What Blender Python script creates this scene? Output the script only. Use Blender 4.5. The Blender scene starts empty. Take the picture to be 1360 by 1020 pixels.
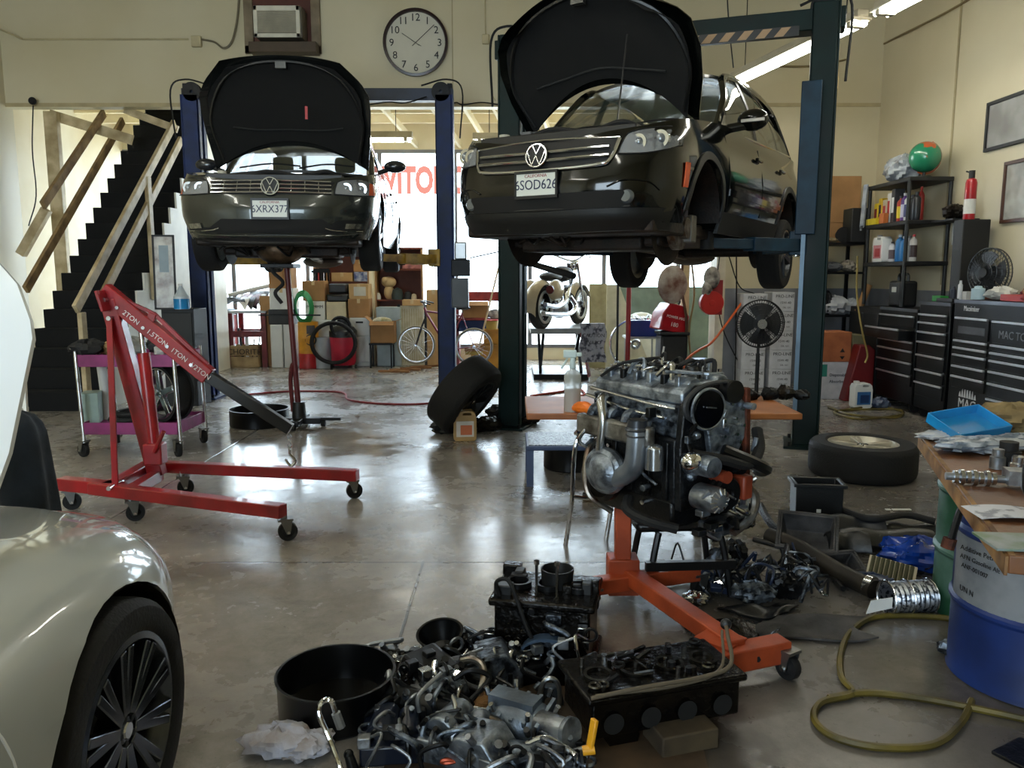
import bpy, bmesh, math, random
from mathutils import Vector, Matrix
PI = math.pi
sin, cos, rad = math.sin, math.cos, math.radians
R = random.Random(7)
SC = bpy.context.scene
COL = SC.collection
V = Vector
# ---------------------------------------------------------------- camera
F = 1047.0; PITCH = rad(7.8); CH = 1.5
cam = bpy.data.cameras.new('camera'); camo = bpy.data.objects.new('camera', cam); COL.objects.link(camo)
camo.location = (0, 0, CH); camo.rotation_euler = (PI/2 - PITCH, 0, 0)
cam.sensor_width = 36; cam.lens = 36*F/1360; cam.clip_end = 200
SC.camera = camo
def ray(px, py):
    a = (px-680)/F; b = (510-py)/F
    return V((a, cos(PITCH)+b*sin(PITCH), -sin(PITCH)+b*cos(PITCH)))
def G(px, py, z=0.0):
    d = ray(px, py); t = (z-CH)/d.z
    return V((d.x*t, d.y*t, z))
def A(px, py, Y):
    d = ray(px, py); t = Y/d.y
    return V((d.x*t, Y, CH+d.z*t))
def AX(px, py, X):
    d = ray(px, py); t = X/d.x
    return V((X, d.y*t, CH+d.z*t))
# ---------------------------------------------------------------- materials
MATS = {}
def lin(c):
    if isinstance(c, str):
        c = [int(c[i:i+2], 16)/255 for i in (0, 2, 4)]
        c = [x/12.92 if x <= .04045 else ((x+.055)/1.055)**2.4 for x in c]
    return (c[0], c[1], c[2], 1)
def M(name, c='808080', r=.5, m=0.0, var=.12, sc=6.0, bump=0.0, coat=0.0, c2=None, e=0.0, trans=0.0, rv=0.0, bs=60.0, lo=.35, hi=.65, alpha=1.0, ior=1.5):
    if name in MATS: return MATS[name]
    mt = bpy.data.materials.new(name); mt.use_nodes = True; MATS[name] = mt
    nt = mt.node_tree; N = nt.nodes; L = nt.links
    b = N['Principled BSDF']
    c = lin(c); b.inputs['Roughness'].default_value = r; b.inputs['Metallic'].default_value = m
    b.inputs['Base Color'].default_value = c; b.inputs['IOR'].default_value = ior
    if coat: b.inputs['Coat Weight'].default_value = coat; b.inputs['Coat Roughness'].default_value = .04
    if trans: b.inputs['Transmission Weight'].default_value = trans
    if alpha < 1: b.inputs['Alpha'].default_value = alpha
    if e: b.inputs['Emission Color'].default_value = c; b.inputs['Emission Strength'].default_value = e
    if var or c2 or rv or bump:
        tc = N.new('ShaderNodeTexCoord')
    if var or c2 or rv:
        n = N.new('ShaderNodeTexNoise'); n.inputs['Scale'].default_value = sc; n.inputs['Detail'].default_value = 5
        L.new(tc.outputs['Object'], n.inputs['Vector'])
        if c2 or var:
            cr = N.new('ShaderNodeValToRGB')
            k = lin(c2) if c2 else tuple(x*(1-var*1.6) for x in c[:3])+(1,)
            cr.color_ramp.elements[0].position = lo; cr.color_ramp.elements[0].color = k
            cr.color_ramp.elements[1].position = hi; cr.color_ramp.elements[1].color = c
            L.new(n.outputs['Fac'], cr.inputs['Fac']); L.new(cr.outputs['Color'], b.inputs['Base Color'])
        if rv:
            mr = N.new('ShaderNodeMapRange'); mr.inputs['From Min'].default_value = .3; mr.inputs['From Max'].default_value = .7
            mr.inputs['To Min'].default_value = r-rv; mr.inputs['To Max'].default_value = r+rv
            L.new(n.outputs['Fac'], mr.inputs['Value']); L.new(mr.outputs['Result'], b.inputs['Roughness'])
    if bump:
        n2 = N.new('ShaderNodeTexNoise'); n2.inputs['Scale'].default_value = bs; n2.inputs['Detail'].default_value = 4
        bp = N.new('ShaderNodeBump'); bp.inputs['Strength'].default_value = bump; bp.inputs['Distance'].default_value = .01
        L.new(tc.outputs['Object'], n2.inputs['Vector']); L.new(n2.outputs['Fac'], bp.inputs['Height']); L.new(bp.outputs['Normal'], b.inputs['Normal'])
    return mt
def wire(mt, x, fromout, toin): mt.node_tree.links.new(fromout, toin)
# ---------------------------------------------------------------- mesh builder
def basis(d):
    d = V(d).normalized()
    u = d.cross(V((0, 0, 1)) if abs(d.z) < .95 else V((1, 0, 0))).normalized()
    return u, d.cross(u).normalized(), d
def RZ(a): return Matrix.Rotation(a, 4, 'Z')
def RX(a): return Matrix.Rotation(a, 4, 'X')
def RY(a): return Matrix.Rotation(a, 4, 'Y')
def T(x, y=0, z=0):
    return Matrix.Translation(V((x, y, z)) if not hasattr(x, '__len__') else V(x))
def smooth_path(pts, k=6, closed=False):
    P = [V(p) for p in pts]; n = len(P)
    if n < 3: return P
    out = []
    for i in range(n if closed else n-1):
        p1, p2 = P[i], P[(i+1) % n]
        p0 = P[i-1] if (i > 0 or closed) else p1*2-p2
        p3 = P[(i+2) % n] if (i+2 < n or closed) else p2*2-p1
        for j in range(k):
            t = j/k
            out.append(.5*((2*p1)+(p2-p0)*t+(2*p0-5*p1+4*p2-p3)*t*t+(3*p1-p0-3*p2+p3)*t**3))
    if not closed: out.append(P[-1])
    return out
class MB:
    def __init__(s): s.v = []; s.f = []; s.M = Matrix()
    def at(s, m): s.M = m; return s
    def add(s, vs, fs, m=None):
        b = len(s.v); mm = s.M @ m if m is not None else s.M
        s.v += [mm @ V(p) for p in vs]; s.f += [tuple(b+i for i in f) for f in fs]; return s
    def bx(s, x0, x1, y0, y1, z0, z1, m=None):
        return s.add([(x0,y0,z0),(x1,y0,z0),(x1,y1,z0),(x0,y1,z0),(x0,y0,z1),(x1,y0,z1),(x1,y1,z1),(x0,y1,z1)],
                     [(0,3,2,1),(4,5,6,7),(0,1,5,4),(1,2,6,5),(2,3,7,6),(3,0,4,7)], m)
    def box(s, c, d, m=None):
        return s.bx(c[0]-d[0]/2, c[0]+d[0]/2, c[1]-d[1]/2, c[1]+d[1]/2, c[2]-d[2]/2, c[2]+d[2]/2, m)
    def beam(s, p, q, w, h, up=(0,0,1)):
        p = V(p); q = V(q); d = (q-p).normalized(); u = d.cross(V(up))
        u = u.normalized() if u.length > 1e-4 else V((1,0,0)); w2 = u*(w/2); h2 = u.cross(d).normalized()*(h/2)
        vs = [p-w2-h2, p+w2-h2, p+w2+h2, p-w2+h2, q-w2-h2, q+w2-h2, q+w2+h2, q-w2+h2]
        return s.add(vs, [(0,1,2,3),(7,6,5,4),(0,4,5,1),(1,5,6,2),(2,6,7,3),(3,7,4,0)])
    def cyl(s, p, q, r, r2=None, n=14, cap=True):
        p = V(p); q = V(q); r2 = r if r2 is None else r2; u, w, d = basis(q-p)
        vs = []
        for i in range(n):
            a = 2*PI*i/n; e = u*cos(a)+w*sin(a); vs += [p+e*r, q+e*r2]
        fs = [(2*i, 2*((i+1) % n), 2*((i+1) % n)+1, 2*i+1) for i in range(n)]
        if cap: fs += [tuple(2*i for i in reversed(range(n))), tuple(2*i+1 for i in range(n))]
        return s.add(vs, fs)
    def tube(s, pts, r, n=8, closed=False, k=6):
        P = smooth_path(pts, k, closed) if k else [V(p) for p in pts]
        m = len(P); vs = []; u0 = None
        for i in range(m):
            d = (P[(i+1) % m]-P[i-1]) if (closed or 0 < i < m-1) else (P[1]-P[0] if i == 0 else P[-1]-P[-2])
            if d.length < 1e-7: d = V((0,0,1))
            d.normalize()
            if u0 is None: u0 = basis(d)[0]
            u = (u0-d*u0.dot(d)); u = u.normalized() if u.length > 1e-5 else basis(d)[0]; u0 = u; w = d.cross(u)
            rr = r(i/(m-1)) if callable(r) else r
            vs += [P[i]+(u*cos(2*PI*j/n)+w*sin(2*PI*j/n))*rr for j in range(n)]
        fs = []
        for i in range(m if closed else m-1):
            for j in range(n):
                a = i*n+j; b = i*n+(j+1) % n; c = ((i+1) % m)*n
                fs.append((a, b, c+(j+1) % n, c+j))
        if not closed: fs += [tuple(reversed(range(n))), tuple((m-1)*n+j for j in range(n))]
        return s.add(vs, fs)
    def lathe(s, prof, n=24, m=None, cap=False):
        k = len(prof); vs = []
        for i in range(n):
            a = 2*PI*i/n
            vs += [(r*cos(a), r*sin(a), z) for r, z in prof]
        fs = [(i*k+j, ((i+1) % n)*k+j, ((i+1) % n)*k+j+1, i*k+j+1) for i in range(n) for j in range(k-1)]
        if cap: fs += [tuple(i*k for i in reversed(range(n))), tuple(i*k+k-1 for i in range(n))]
        return s.add(vs, fs, m)
    def torus(s, c, Rr, r, ax='z', n=28, k=8, m=None):
        mm = {'z': Matrix(), 'x': RY(PI/2), 'y': RX(PI/2)}[ax]
        pr = [(Rr+r*cos(2*PI*j/k), r*sin(2*PI*j/k)) for j in range(k+1)]
        return s.lathe(pr, n, (m or Matrix()) @ T(c) @ mm)
    def sph(s, c, r, nu=14, nv=9, m=None):
        r = r if hasattr(r, '__len__') else (r,)*3
        vs = []; 
        for j in range(nv+1):
            t = PI*j/nv
            vs += [(c[0]+r[0]*sin(t)*cos(2*PI*i/nu), c[1]+r[1]*sin(t)*sin(2*PI*i/nu), c[2]+r[2]*cos(t)) for i in range(nu)]
        fs = [(j*nu+i, (j+1)*nu+i, (j+1)*nu+(i+1) % nu, j*nu+(i+1) % nu) for j in range(nv) for i in range(nu)]
        return s.add(vs, fs, m)
    def prism(s, poly, t0, t1, m=None, plane='xz'):
        """poly in 2-D; extruded along the third axis from t0 to t1"""
        n = len(poly)
        def p3(p, t): return {'xz': (p[0], t, p[1]), 'xy': (p[0], p[1], t), 'yz': (t, p[0], p[1])}[plane]
        vs = [p3(p, t0) for p in poly]+[p3(p, t1) for p in poly]
        fs = [tuple(range(n)), tuple(reversed(range(n, 2*n)))]+[(i, n+i, n+(i+1) % n, (i+1) % n) for i in range(n)]
        return s.add(vs, fs, m)
    def grid(s, fn, nu, nv, thick=None, cu=False):
        """fn(u,v)->point ; u,v in 0..1"""
        vs = [V(fn(i/nu, j/nv)) for j in range(nv+1) for i in range(nu+1)]
        w = nu+1
        fs = [(j*w+i, j*w+i+1, (j+1)*w+i+1, (j+1)*w+i) for j in range(nv) for i in range(nu)]
        if thick is not None:
            th = V(thick); n = len(vs); vs = vs+[p+th for p in vs]
            fs += [tuple(n+a for a in reversed(f)) for f in fs[:]]
            edge = [i for i in range(nu+1)]+[j*w+nu for j in range(1, nv+1)]+[nv*w+i for i in range(nu-1, -1, -1)]+[j*w for j in range(nv-1, 0, -1)]
            m = len(edge)
            fs += [(edge[(i+1) % m], edge[i], n+edge[i], n+edge[(i+1) % m]) for i in range(m)]
        return s.add(vs, fs)
    def loft(s, rings, close=True, cap=True):
        n = len(rings[0]); vs = [p for r in rings for p in r]
        fs = [(j*n+i, j*n+(i+1) % n, (j+1)*n+(i+1) % n, (j+1)*n+i) for j in range(len(rings)-1) for i in range(n if close else n-1)]
        if cap: fs += [tuple(reversed(range(n))), tuple((len(rings)-1)*n+i for i in range(n))]
        return s.add(vs, fs)
    def build(s, name, mat, parent=None, bev=0, ang=35, sub=0, loc=None, fix=True):
        me = bpy.data.meshes.new(name); me.from_pydata([tuple(p) for p in s.v], [], s.f)
        if fix:
            bm = bmesh.new(); bm.from_mesh(me); bmesh.ops.recalc_face_normals(bm, faces=bm.faces); bm.to_mesh(me); bm.free()
        me.polygons.foreach_set('use_smooth', [True]*len(me.polygons)); me.set_sharp_from_angle(angle=rad(ang))
        mats = mat if isinstance(mat, (list, tuple)) else [mat]
        for m in mats: me.materials.append(m)
        o = bpy.data.objects.new(name, me); COL.objects.link(o)
        if parent: o.parent = parent
        if loc is not None: o.location = loc
        if bev:
            b = o.modifiers.new('bevel', 'BEVEL'); b.width = bev; b.segments = 2; b.limit_method = 'ANGLE'; b.angle_limit = rad(40); b.harden_normals = False
        if sub:
            b = o.modifiers.new('sub', 'SUBSURF'); b.levels = sub; b.render_levels = sub
        return o
def thing(name, label, cat, loc=(0,0,0), rz=0.0, group=None):
    o = bpy.data.objects.new(name, None); COL.objects.link(o); o.location = loc
    o.rotation_euler = (0, 0, rz) if not hasattr(rz, '__len__') else rz
    o.empty_display_size = .1
    return tag(o, label, cat, group)
def tag(o, label, cat, group=None, kind=None):
    o['label'] = label; o['category'] = cat
    if group: o['group'] = group
    if kind: o['kind'] = kind
    return o
def struct(o): o['kind'] = 'structure'; return o
def place(o, loc, rz=0.0):
    o.location = loc; o.rotation_euler = (0, 0, rz) if not hasattr(rz, '__len__') else rz; return o
def dup(root, loc=None, rz=None, label=None, scale=None, mat=None):
    def cp(o, par):
        c = o.copy(); COL.objects.link(c); c.parent = par
        for ch in o.children: cp(ch, c)
        return c
    r = cp(root, None)
    if loc is not None: r.location = loc
    if rz is not None: r.rotation_euler = (0, 0, rz) if not hasattr(rz, '__len__') else rz
    if label: r['label'] = label
    if scale: r.scale = scale if hasattr(scale, '__len__') else (scale,)*3
    return r
def text(name, s, size, mat, parent, loc, rot=(PI/2,0,0), ext=.001, sx=1.0, align='CENTER', flip=False, off=0.0):
    cu = bpy.data.curves.new(name, 'FONT'); cu.body = s; cu.size = size; cu.extrude = ext; cu.align_x = align; cu.align_y = 'CENTER'
    cu.resolution_u = 3; cu.offset = off
    o = bpy.data.objects.new(name, cu); COL.objects.link(o)
    bpy.context.view_layer.update()
    me = bpy.data.meshes.new_from_object(o.evaluated_get(bpy.context.evaluated_depsgraph_get()))
    bpy.data.objects.remove(o); me.materials.clear(); me.materials.append(mat)
    o = bpy.data.objects.new(name, me); COL.objects.link(o)
    if parent: o.parent = parent
    o.location = loc; o.rotation_euler = rot; o.scale = (-sx if flip else sx, 1, 1)
    return o
def boolcut(o, cutters):
    """subtract MB shapes from o and bake the result"""
    tmp = []
    for c in cutters:
        q = c.build('cut', o.data.materials[0]); tmp.append(q)
        q.matrix_world = o.matrix_world if o.parent is None else Matrix()
        md = o.modifiers.new('b', 'BOOLEAN'); md.operation = 'DIFFERENCE'; md.object = q; md.solver = 'EXACT'
    par = o.parent; o.parent = None
    bpy.context.view_layer.update()
    me = bpy.data.meshes.new_from_object(o.evaluated_get(bpy.context.evaluated_depsgraph_get()))
    o.modifiers.clear(); o.data = me
    me.polygons.foreach_set('use_smooth', [True]*len(me.polygons)); me.set_sharp_from_angle(angle=rad(35))
    for q in tmp: bpy.data.objects.remove(q)
    o.parent = par
    return o
# common materials
black_plastic = M('black_plastic', '141516', r=.45, sc=20, var=.2)
rubber = M('rubber', '0b0b0c', r=.75, var=.2, bump=.2)
dark_metal = M('dark_metal', '1a1b1d', r=.45, m=.6, var=.3, sc=15)
greasy = M('greasy_iron', '0c0c0c', r=.28, m=.5, c2='241c14', sc=9, bump=.5, bs=50)
alu = M('cast_aluminium', 'a3a8ae', r=.38, m=.85, c2='4a4c50', sc=11, bump=.35, bs=40, lo=.3, hi=.6)
alu_dk = M('grimy_aluminium', '7c8188', r=.4, m=.8, c2='1a1a1c', sc=14, bump=.5, bs=45, lo=.4, hi=.62)
steel = M('bright_steel', 'd5d8dc', r=.22, m=1, var=.15, sc=20)
chrome = M('chrome', 'e6e8ea', r=.08, m=1, var=0)
rust = M('rusty_steel', '6a3018', r=.7, m=.3, c2='2c160e', sc=14, bump=.4)
white_pl = M('white_plastic', 'e4e4e0', r=.4, var=.05)
paper = M('paper', 'dcdad2', r=.8, var=.06)
card = M('cardboard', 'a87d50', r=.85, var=.15, sc=4)
card2 = M('pale_cardboard', 'c09a68', r=.85, var=.12, sc=4)
ink = M('black_ink', '151515', r=.6, var=0)
red_pl = M('red_plastic', 'b01c1c', r=.4, var=.1)
wood = M('plain_wood', '9a6a3c', r=.65, c2='7a4f2a', sc=7)
# ================================================================ ROOM
XL, XR, YB, YF, CZ = -6.8, 4.95, 11.0, -4.0, 5.6
YA = 14.2          # annex window wall
ZS = A(400, 142, YB).z   # soffit height
wallm = M('wall_paint', 'd0c6a8', r=.5, c2='c2b694', sc=.7, lo=.3, hi=.7, bump=.05, bs=8)
wallm_l = M('wall_paint_side', 'cdc3a6', r=.4, c2='beb292', sc=.6, lo=.3, hi=.7)
dado = M('grey_dado_paint', '8b8d92', r=.45, c2='6f7074', sc=2)
cream = M('cream_painted_timber', 'cdbb96', r=.55, c2='a08c66', sc=5)
annexm = M('annex_paint', 'f0e4c6', r=.6, c2='e4d4ae', sc=1.5)
# floor material
fm = bpy.data.materials.new('concrete_floor'); fm.use_nodes = True
def _floor():
    nt = fm.node_tree; N = nt.nodes; L = nt.links; b = N['Principled BSDF']
    tc = N.new('ShaderNodeTexCoord')
    def noise(sc, det=6, dist=0.0, rough=.6):
        n = N.new('ShaderNodeTexNoise'); n.inputs['Scale'].default_value = sc; n.inputs['Detail'].default_value = det; n.inputs['Distortion'].default_value = dist
        n.inputs['Roughness'].default_value = rough
        L.new(tc.outputs['Object'], n.inputs['Vector']); return n.outputs['Fac']
    def ramp(src, stops):
        r = N.new('ShaderNodeValToRGB'); cr = r.color_ramp
        while len(cr.elements) < len(stops): cr.elements.new(.5)
        for e, (p, c) in zip(cr.elements, stops): e.position = p; e.color = lin(c)
        L.new(src, r.inputs['Fac']); return r.outputs['Color']
    def mix(f, a, c, mode='MIX'):
        m = N.new('ShaderNodeMix'); m.data_type = 'RGBA'; m.blend_type = mode
        if isinstance(f, float): m.inputs['Factor'].default_value = f
        else: L.new(f, m.inputs['Factor'])
        L.new(a, m.inputs[6])
        if isinstance(c, str): m.inputs[7].default_value = lin(c)
        else: L.new(c, m.inputs[7])
        return m.outputs[2]
    def math_(op, a, bb=None, cc=None):
        m = N.new('ShaderNodeMath'); m.operation = op
        for i, x in enumerate((a, bb, cc)):
            if x is None: continue
            if isinstance(x, (int, float)): m.inputs[i].default_value = x
            else: L.new(x, m.inputs[i])
        return m.outputs[0]
    base = ramp(noise(.55, 4, .3), [(.3, '777067'), (.5, '8e8880'), (.7, 'a09a91')])
    fine = ramp(noise(9, 8, .4, .7), [(.3, '5c564e'), (.62, 'a09a92')])
    col = mix(.4, base, fine)
    st = ramp(noise(1.7, 9, .8, .72), [(.5, '000000'), (.72, 'ffffff')])
    col = mix(math_('MULTIPLY', st, .6), col, '463b30')
    spk = ramp(noise(38, 3, 0, .5), [(.66, '000000'), (.72, 'ffffff')])
    col = mix(math_('MULTIPLY', spk, .4), col, '352c24')
    scf = ramp(noise(11, 12, 3.5, .85), [(.5, '000000'), (.74, 'ffffff')])
    col = mix(math_('MULTIPLY', scf, .3), col, 'b8b6b2')
    dk = ramp(noise(24, 10, 1.5, .85), [(.58, '000000'), (.66, 'ffffff')])
    col = mix(math_('MULTIPLY', dk, .35), col, '3a342e')
    # oily stains around the dismantled engines; right-hand blobs also paint in the dimmer light
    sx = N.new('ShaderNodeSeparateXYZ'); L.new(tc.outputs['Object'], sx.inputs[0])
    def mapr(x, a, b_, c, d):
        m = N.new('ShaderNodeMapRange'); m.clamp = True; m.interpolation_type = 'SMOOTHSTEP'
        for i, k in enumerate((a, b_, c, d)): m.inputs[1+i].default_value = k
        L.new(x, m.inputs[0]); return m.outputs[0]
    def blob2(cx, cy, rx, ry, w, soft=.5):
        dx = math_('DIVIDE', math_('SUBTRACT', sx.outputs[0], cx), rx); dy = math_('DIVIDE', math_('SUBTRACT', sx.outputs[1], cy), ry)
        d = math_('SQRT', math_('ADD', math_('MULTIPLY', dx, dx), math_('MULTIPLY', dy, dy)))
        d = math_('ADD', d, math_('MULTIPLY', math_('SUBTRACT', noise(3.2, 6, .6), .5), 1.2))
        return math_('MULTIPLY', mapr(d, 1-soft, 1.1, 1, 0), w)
    oil_and_dim = None
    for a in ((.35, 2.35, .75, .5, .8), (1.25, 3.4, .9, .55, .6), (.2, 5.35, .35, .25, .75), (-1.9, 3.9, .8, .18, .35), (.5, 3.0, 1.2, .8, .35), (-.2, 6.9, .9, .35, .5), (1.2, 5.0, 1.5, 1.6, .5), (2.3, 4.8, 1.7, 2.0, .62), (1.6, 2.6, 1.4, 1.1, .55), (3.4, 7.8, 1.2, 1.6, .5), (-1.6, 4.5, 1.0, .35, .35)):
        bb = blob2(*a); oil_and_dim = bb if oil_and_dim is None else math_('MAXIMUM', oil_and_dim, bb)
    col = mix(oil_and_dim, col, '1d1712')
    # joints
    jn = None
    for ax, p, lo_, hi_ in ((0, -.47, -3, 4.02), (1, 4.0, -1.7, 6), (0, -2.5, 3.0, 30), (1, 8.6, -8, 8)):
        o1 = sx.outputs[ax]; o2 = sx.outputs[1-ax]
        d = math_('ABSOLUTE', math_('SUBTRACT', math_('ADD', o1, math_('MULTIPLY', math_('SUBTRACT', noise(6, 3), .5), .012)), p))
        w = mapr(d, .004, .009, 1, 0)
        w = math_('MULTIPLY', w, math_('MULTIPLY', math_('GREATER_THAN', o2, lo_), math_('LESS_THAN', o2, hi_)))
        jn = w if jn is None else math_('MAXIMUM', jn, w)
    col = mix(math_('MULTIPLY', jn, .85), col, '15110e')
    L.new(col, b.inputs['Base Color'])
    rr = mapr(noise(1.3, 7, .6), .3, .7, .15, .36)
    rr2 = math_('ADD', rr, math_('MULTIPLY', math_('SUBTRACT', noise(14, 6, .5), .5), .3))
    rr2 = math_('SUBTRACT', rr2, blob2(-1.85, 6.5, 1.1, 1.6, .2, .6))
    L.new(math_('MAXIMUM', rr2, .07), b.inputs['Roughness'])
    b.inputs['Specular IOR Level'].default_value = .6
    bp = N.new('ShaderNodeBump'); bp.inputs['Strength'].default_value = .13; bp.inputs['Distance'].default_value = .008
    hh = math_('SUBTRACT', noise(7, 8, .4, .7), math_('MULTIPLY', jn, 1.5))
    L.new(hh, bp.inputs['Height']); L.new(bp.outputs['Normal'], b.inputs['Normal'])
_floor()
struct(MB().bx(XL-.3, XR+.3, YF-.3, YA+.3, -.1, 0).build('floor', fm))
struct(MB().bx(XL, XR, YF, YB+.15, CZ, CZ+.1).build('ceiling', M('ceiling_paint', 'b8ab8c', r=.7)))
struct(MB().bx(XL-.15, XL, YF, YB+.15, 0, CZ).build('wall_left', wallm_l))
wr = struct(MB().bx(XR, XR+.15, YF, YB+.15, 0, CZ).build('wall_right', wallm_l))
# back wall: upper part above the opening, solid bay at the right with grey dado
XO = A(955, 500, YB).x      # right jamb of opening
b = MB().bx(XL, XO, YB, YB+.18, ZS, CZ); b.bx(XO, XR, YB, YB+.18, 0, CZ)
struct(b.build('wall_back', wallm))
dz = A(1000, 383, YB).z
struct(MB().bx(XO-.01, XR-.01, YB-.012, YB-.001, 0, dz).build('trim_1', dado))
MB_ = MB().bx(XR-.012, XR-.001, 7.0, YB-.02, 0, dz); struct(MB_.build('trim_2', dado))
# front wall behind camera with roll-up doorway left open to daylight
b = MB().bx(XL, -5.2, YF-.15, YF, 0, CZ).bx(-.8, XR, YF-.15, YF, 0, CZ).bx(-5.2, -.8, YF-.15, YF, 3.8, CZ)
struct(b.build('wall_front', wallm))
# seams and trims of the plaster sheets
seam = M('sheet_seam', 'a99a76', r=.6)
struct(MB().bx(XR-.012, XR-.002, 9.14, 9.17, 1.4, CZ).bx(XR-.012, XR-.002, 7.0, 7.02, 2.9, CZ).build('trim_3', seam))
struct(MB().bx(XL, XR, YB-.01, YB-.001, ZS, ZS+.05).build('trim_4', M('soffit_edge', 'b5a47c', r=.5)))
x = A(600, 20, YB).x
struct(MB().bx(x, x+.012, YB-.006, YB-.001, ZS, CZ).build('trim_5', seam))
# ---- annex behind the opening
AZ = 4.25
struct(MB().bx(XL, XR, YB+.18, YA+.2, AZ, AZ+.1).build('ceiling_annex', annexm))
struct(MB().bx(XL-.15, XL, YB+.15, YA+.2, 0, AZ).build('wall_annex_left', annexm))
struct(MB().bx(XR, XR+.15, YB+.15, YA+.2, 0, AZ).build('wall_annex_right', annexm))
zt = A(500, 199, YA).z; zb = .22
struct(MB().bx(XL, XR, YA, YA+.15, zt, AZ).bx(XL, XR, YA, YA+.15, 0, zb).build('wall_annex_back', annexm))
for i, yy in enumerate((11.9, 12.7, 13.5)):
    struct(MB().bx(XL, XR, yy, yy+.06, AZ-.24, AZ).build('trim_joist_%d' % (i+1), annexm))
for i, px in enumerate((495, 560, 602, 640, 700, 430)):
    xx = A(px, 170, 12.6).x
    struct(MB().beam((xx, YB+.3, AZ-.03), (xx+.5, YA-.05, AZ-.5), .05, .1).build('trim_brace_%d' % (i+1), annexm))
# window wall: mullions every 100 px and glass
mull = M('window_mullion', '77777a', r=.4, m=.3)
mpx = [108, 208, 308, 407, 506, 605, 704, 803, 902]
wx = [A(p, 300, YA).x for p in mpx]
glass = M('window_glass', 'ffffff', r=.02, var=0, trans=1, ior=1.02)
edges = [XL]+wx+[XR]
for i in range(len(edges)-1):
    x0, x1 = edges[i], edges[i+1]
    if x1-x0 < .1: continue
    w = struct(thing('window_%d' % (i+1), 'tall shopfront window pane in the annex wall', 'window', (x0, YA, zb)))
    del w['category']
    W_ = x1-x0; H_ = zt-zb
    MB().bx(0, .035, -.03, .05, 0, H_).bx(W_-.035, W_, -.03, .05, 0, H_).bx(.035, W_-.035, -.03, .05, 0, .06).bx(.035, W_-.035, -.03, .05, H_-.06, H_).build('window_frame', mull, w)
    MB().bx(.035, W_-.035, .0, .006, .06, H_-.06).build('window_pane', glass, w)
# ---- outside: pale pavement and low wall with a red lettered board seen through the panes
struct(MB().bx(-25, 25, YA+.2, 40, -.1, -.02).build('ground_outside', M('pavement', 'cfcac0', r=.8)))
# ---- world and light
w = bpy.data.worlds.new('sky'); SC.world = w; w.use_nodes = True
bg = w.node_tree.nodes['Background']; bg.inputs['Color'].default_value = (.72, .88, 1, 1); bg.inputs['Strength'].default_value = 9.0
def area(name, loc, rot, sx, sy, power, col=(1,1,1), portal=False):
    l = bpy.data.lights.new(name, 'AREA'); l.shape = 'RECTANGLE'; l.size = sx; l.size_y = sy; l.energy = power; l.color = col
    o = bpy.data.objects.new(name, l); COL.objects.link(o); o.location = loc; o.rotation_euler = rot
    if portal: l.cycles.is_portal = True
    return o
area('portal_windows', ((XL+XR)/2, YA+.3, (zt+zb)/2), (-PI/2, 0, 0), XR-XL, zt-zb, 1, portal=True)
area('portal_door', (-3.0, YF-.2, 1.9), (PI/2, 0, 0), 4.4, 3.8, 1, portal=True)
SC.view_settings.view_transform = 'Standard'; SC.view_settings.look = 'None'; SC.view_settings.exposure = 0.36; SC.view_settings.gamma = 1
SC.cycles.max_bounces = 7; SC.cycles.diffuse_bounces = 4; SC.cycles.glossy_bounces = 3; SC.cycles.transmission_bounces = 6
SC.cycles.sample_clamp_indirect = 4; SC.cycles.use_denoising = True
# ---- fluorescent fixtures
tubem = M('lit_fluorescent_tube', 'fbfbf2', r=.4, var=0, e=34)
fixm = M('fixture_enamel', 'b9ad93', r=.5)
def fixture(p, q, label, grp='fluorescent strip lights', two=True, n=2, rods=CZ, e=None):
    p = V(p); q = V(q); d = q-p; L_ = d.length; rz = math.atan2(d.y, d.x)
    t = thing('fluorescent_light', label, 'light', p, (0, 0, rz), grp)
    MB().bx(0, L_, -.06, .06, .03, .1).bx(0, L_, -.1, .1, .0, .03).build('housing', fixm, t, bev=.008)
    for s in ((-.06, .06) if two else (0,)):
        MB().cyl((.04, s, -.022), (L_-.04, s, -.022), .019, n=10).build('tube', tubem, t)
    for xx in (.1, L_-.1):
        MB().bx(xx-.03, xx+.03, -.08, .08, -.045, .0).build('lamp_holder', fixm, t)
    if rods:
        for xx in (.25, L_-.25): MB().cyl((xx, 0, .1), (xx, 0, rods-p.z-.002), .006, n=6).build('hanger_rod', dark_metal, t)
    return t
p1 = G(975, 108, 3.85); p2 = G(1146, 26, 3.85)
fixture(p1, p2, 'fluorescent strip hanging between the tall green lift post and the corner')
fixture(p2+V((.1,-.1,.02)), p2+V((.45,-2.4,.02)), 'fluorescent strip continuing overhead past the green lift post')
for i, (x, y) in enumerate(((-4.6, 7.2), (-4.6, 4.2), (-4.6, 1.2), (-.6, 5.2), (-.6, 2.0))):
    fixture((x, y, 4.75), (x+.01, y-2.3, 4.75), ['fluorescent strip above the white car bay', 'second overhead strip above the first bay', 'third overhead strip above the first bay',
        'overhead strip between the two bays', 'overhead strip behind the engine stand', 'overhead strip above the drum workbench'][i])
# annex strips seen below the joists
for i, (a, b_, yy) in enumerate((((478, 184), (548, 184), 12.3), ((628, 186), (668, 186), 12.3))):
    q1 = A(a[0], a[1], yy); q2 = A(b_[0], b_[1], yy)
    if i: q2.x = q1.x+1.25
    else: q1.x = q2.x-1.25
    fixture(q1, q2, ['fluorescent strip under the annex joists behind the sedan mirror', 'fluorescent strip under the annex joists beside the dark green post'][i], 'annex strip lights', rods=AZ)
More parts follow.
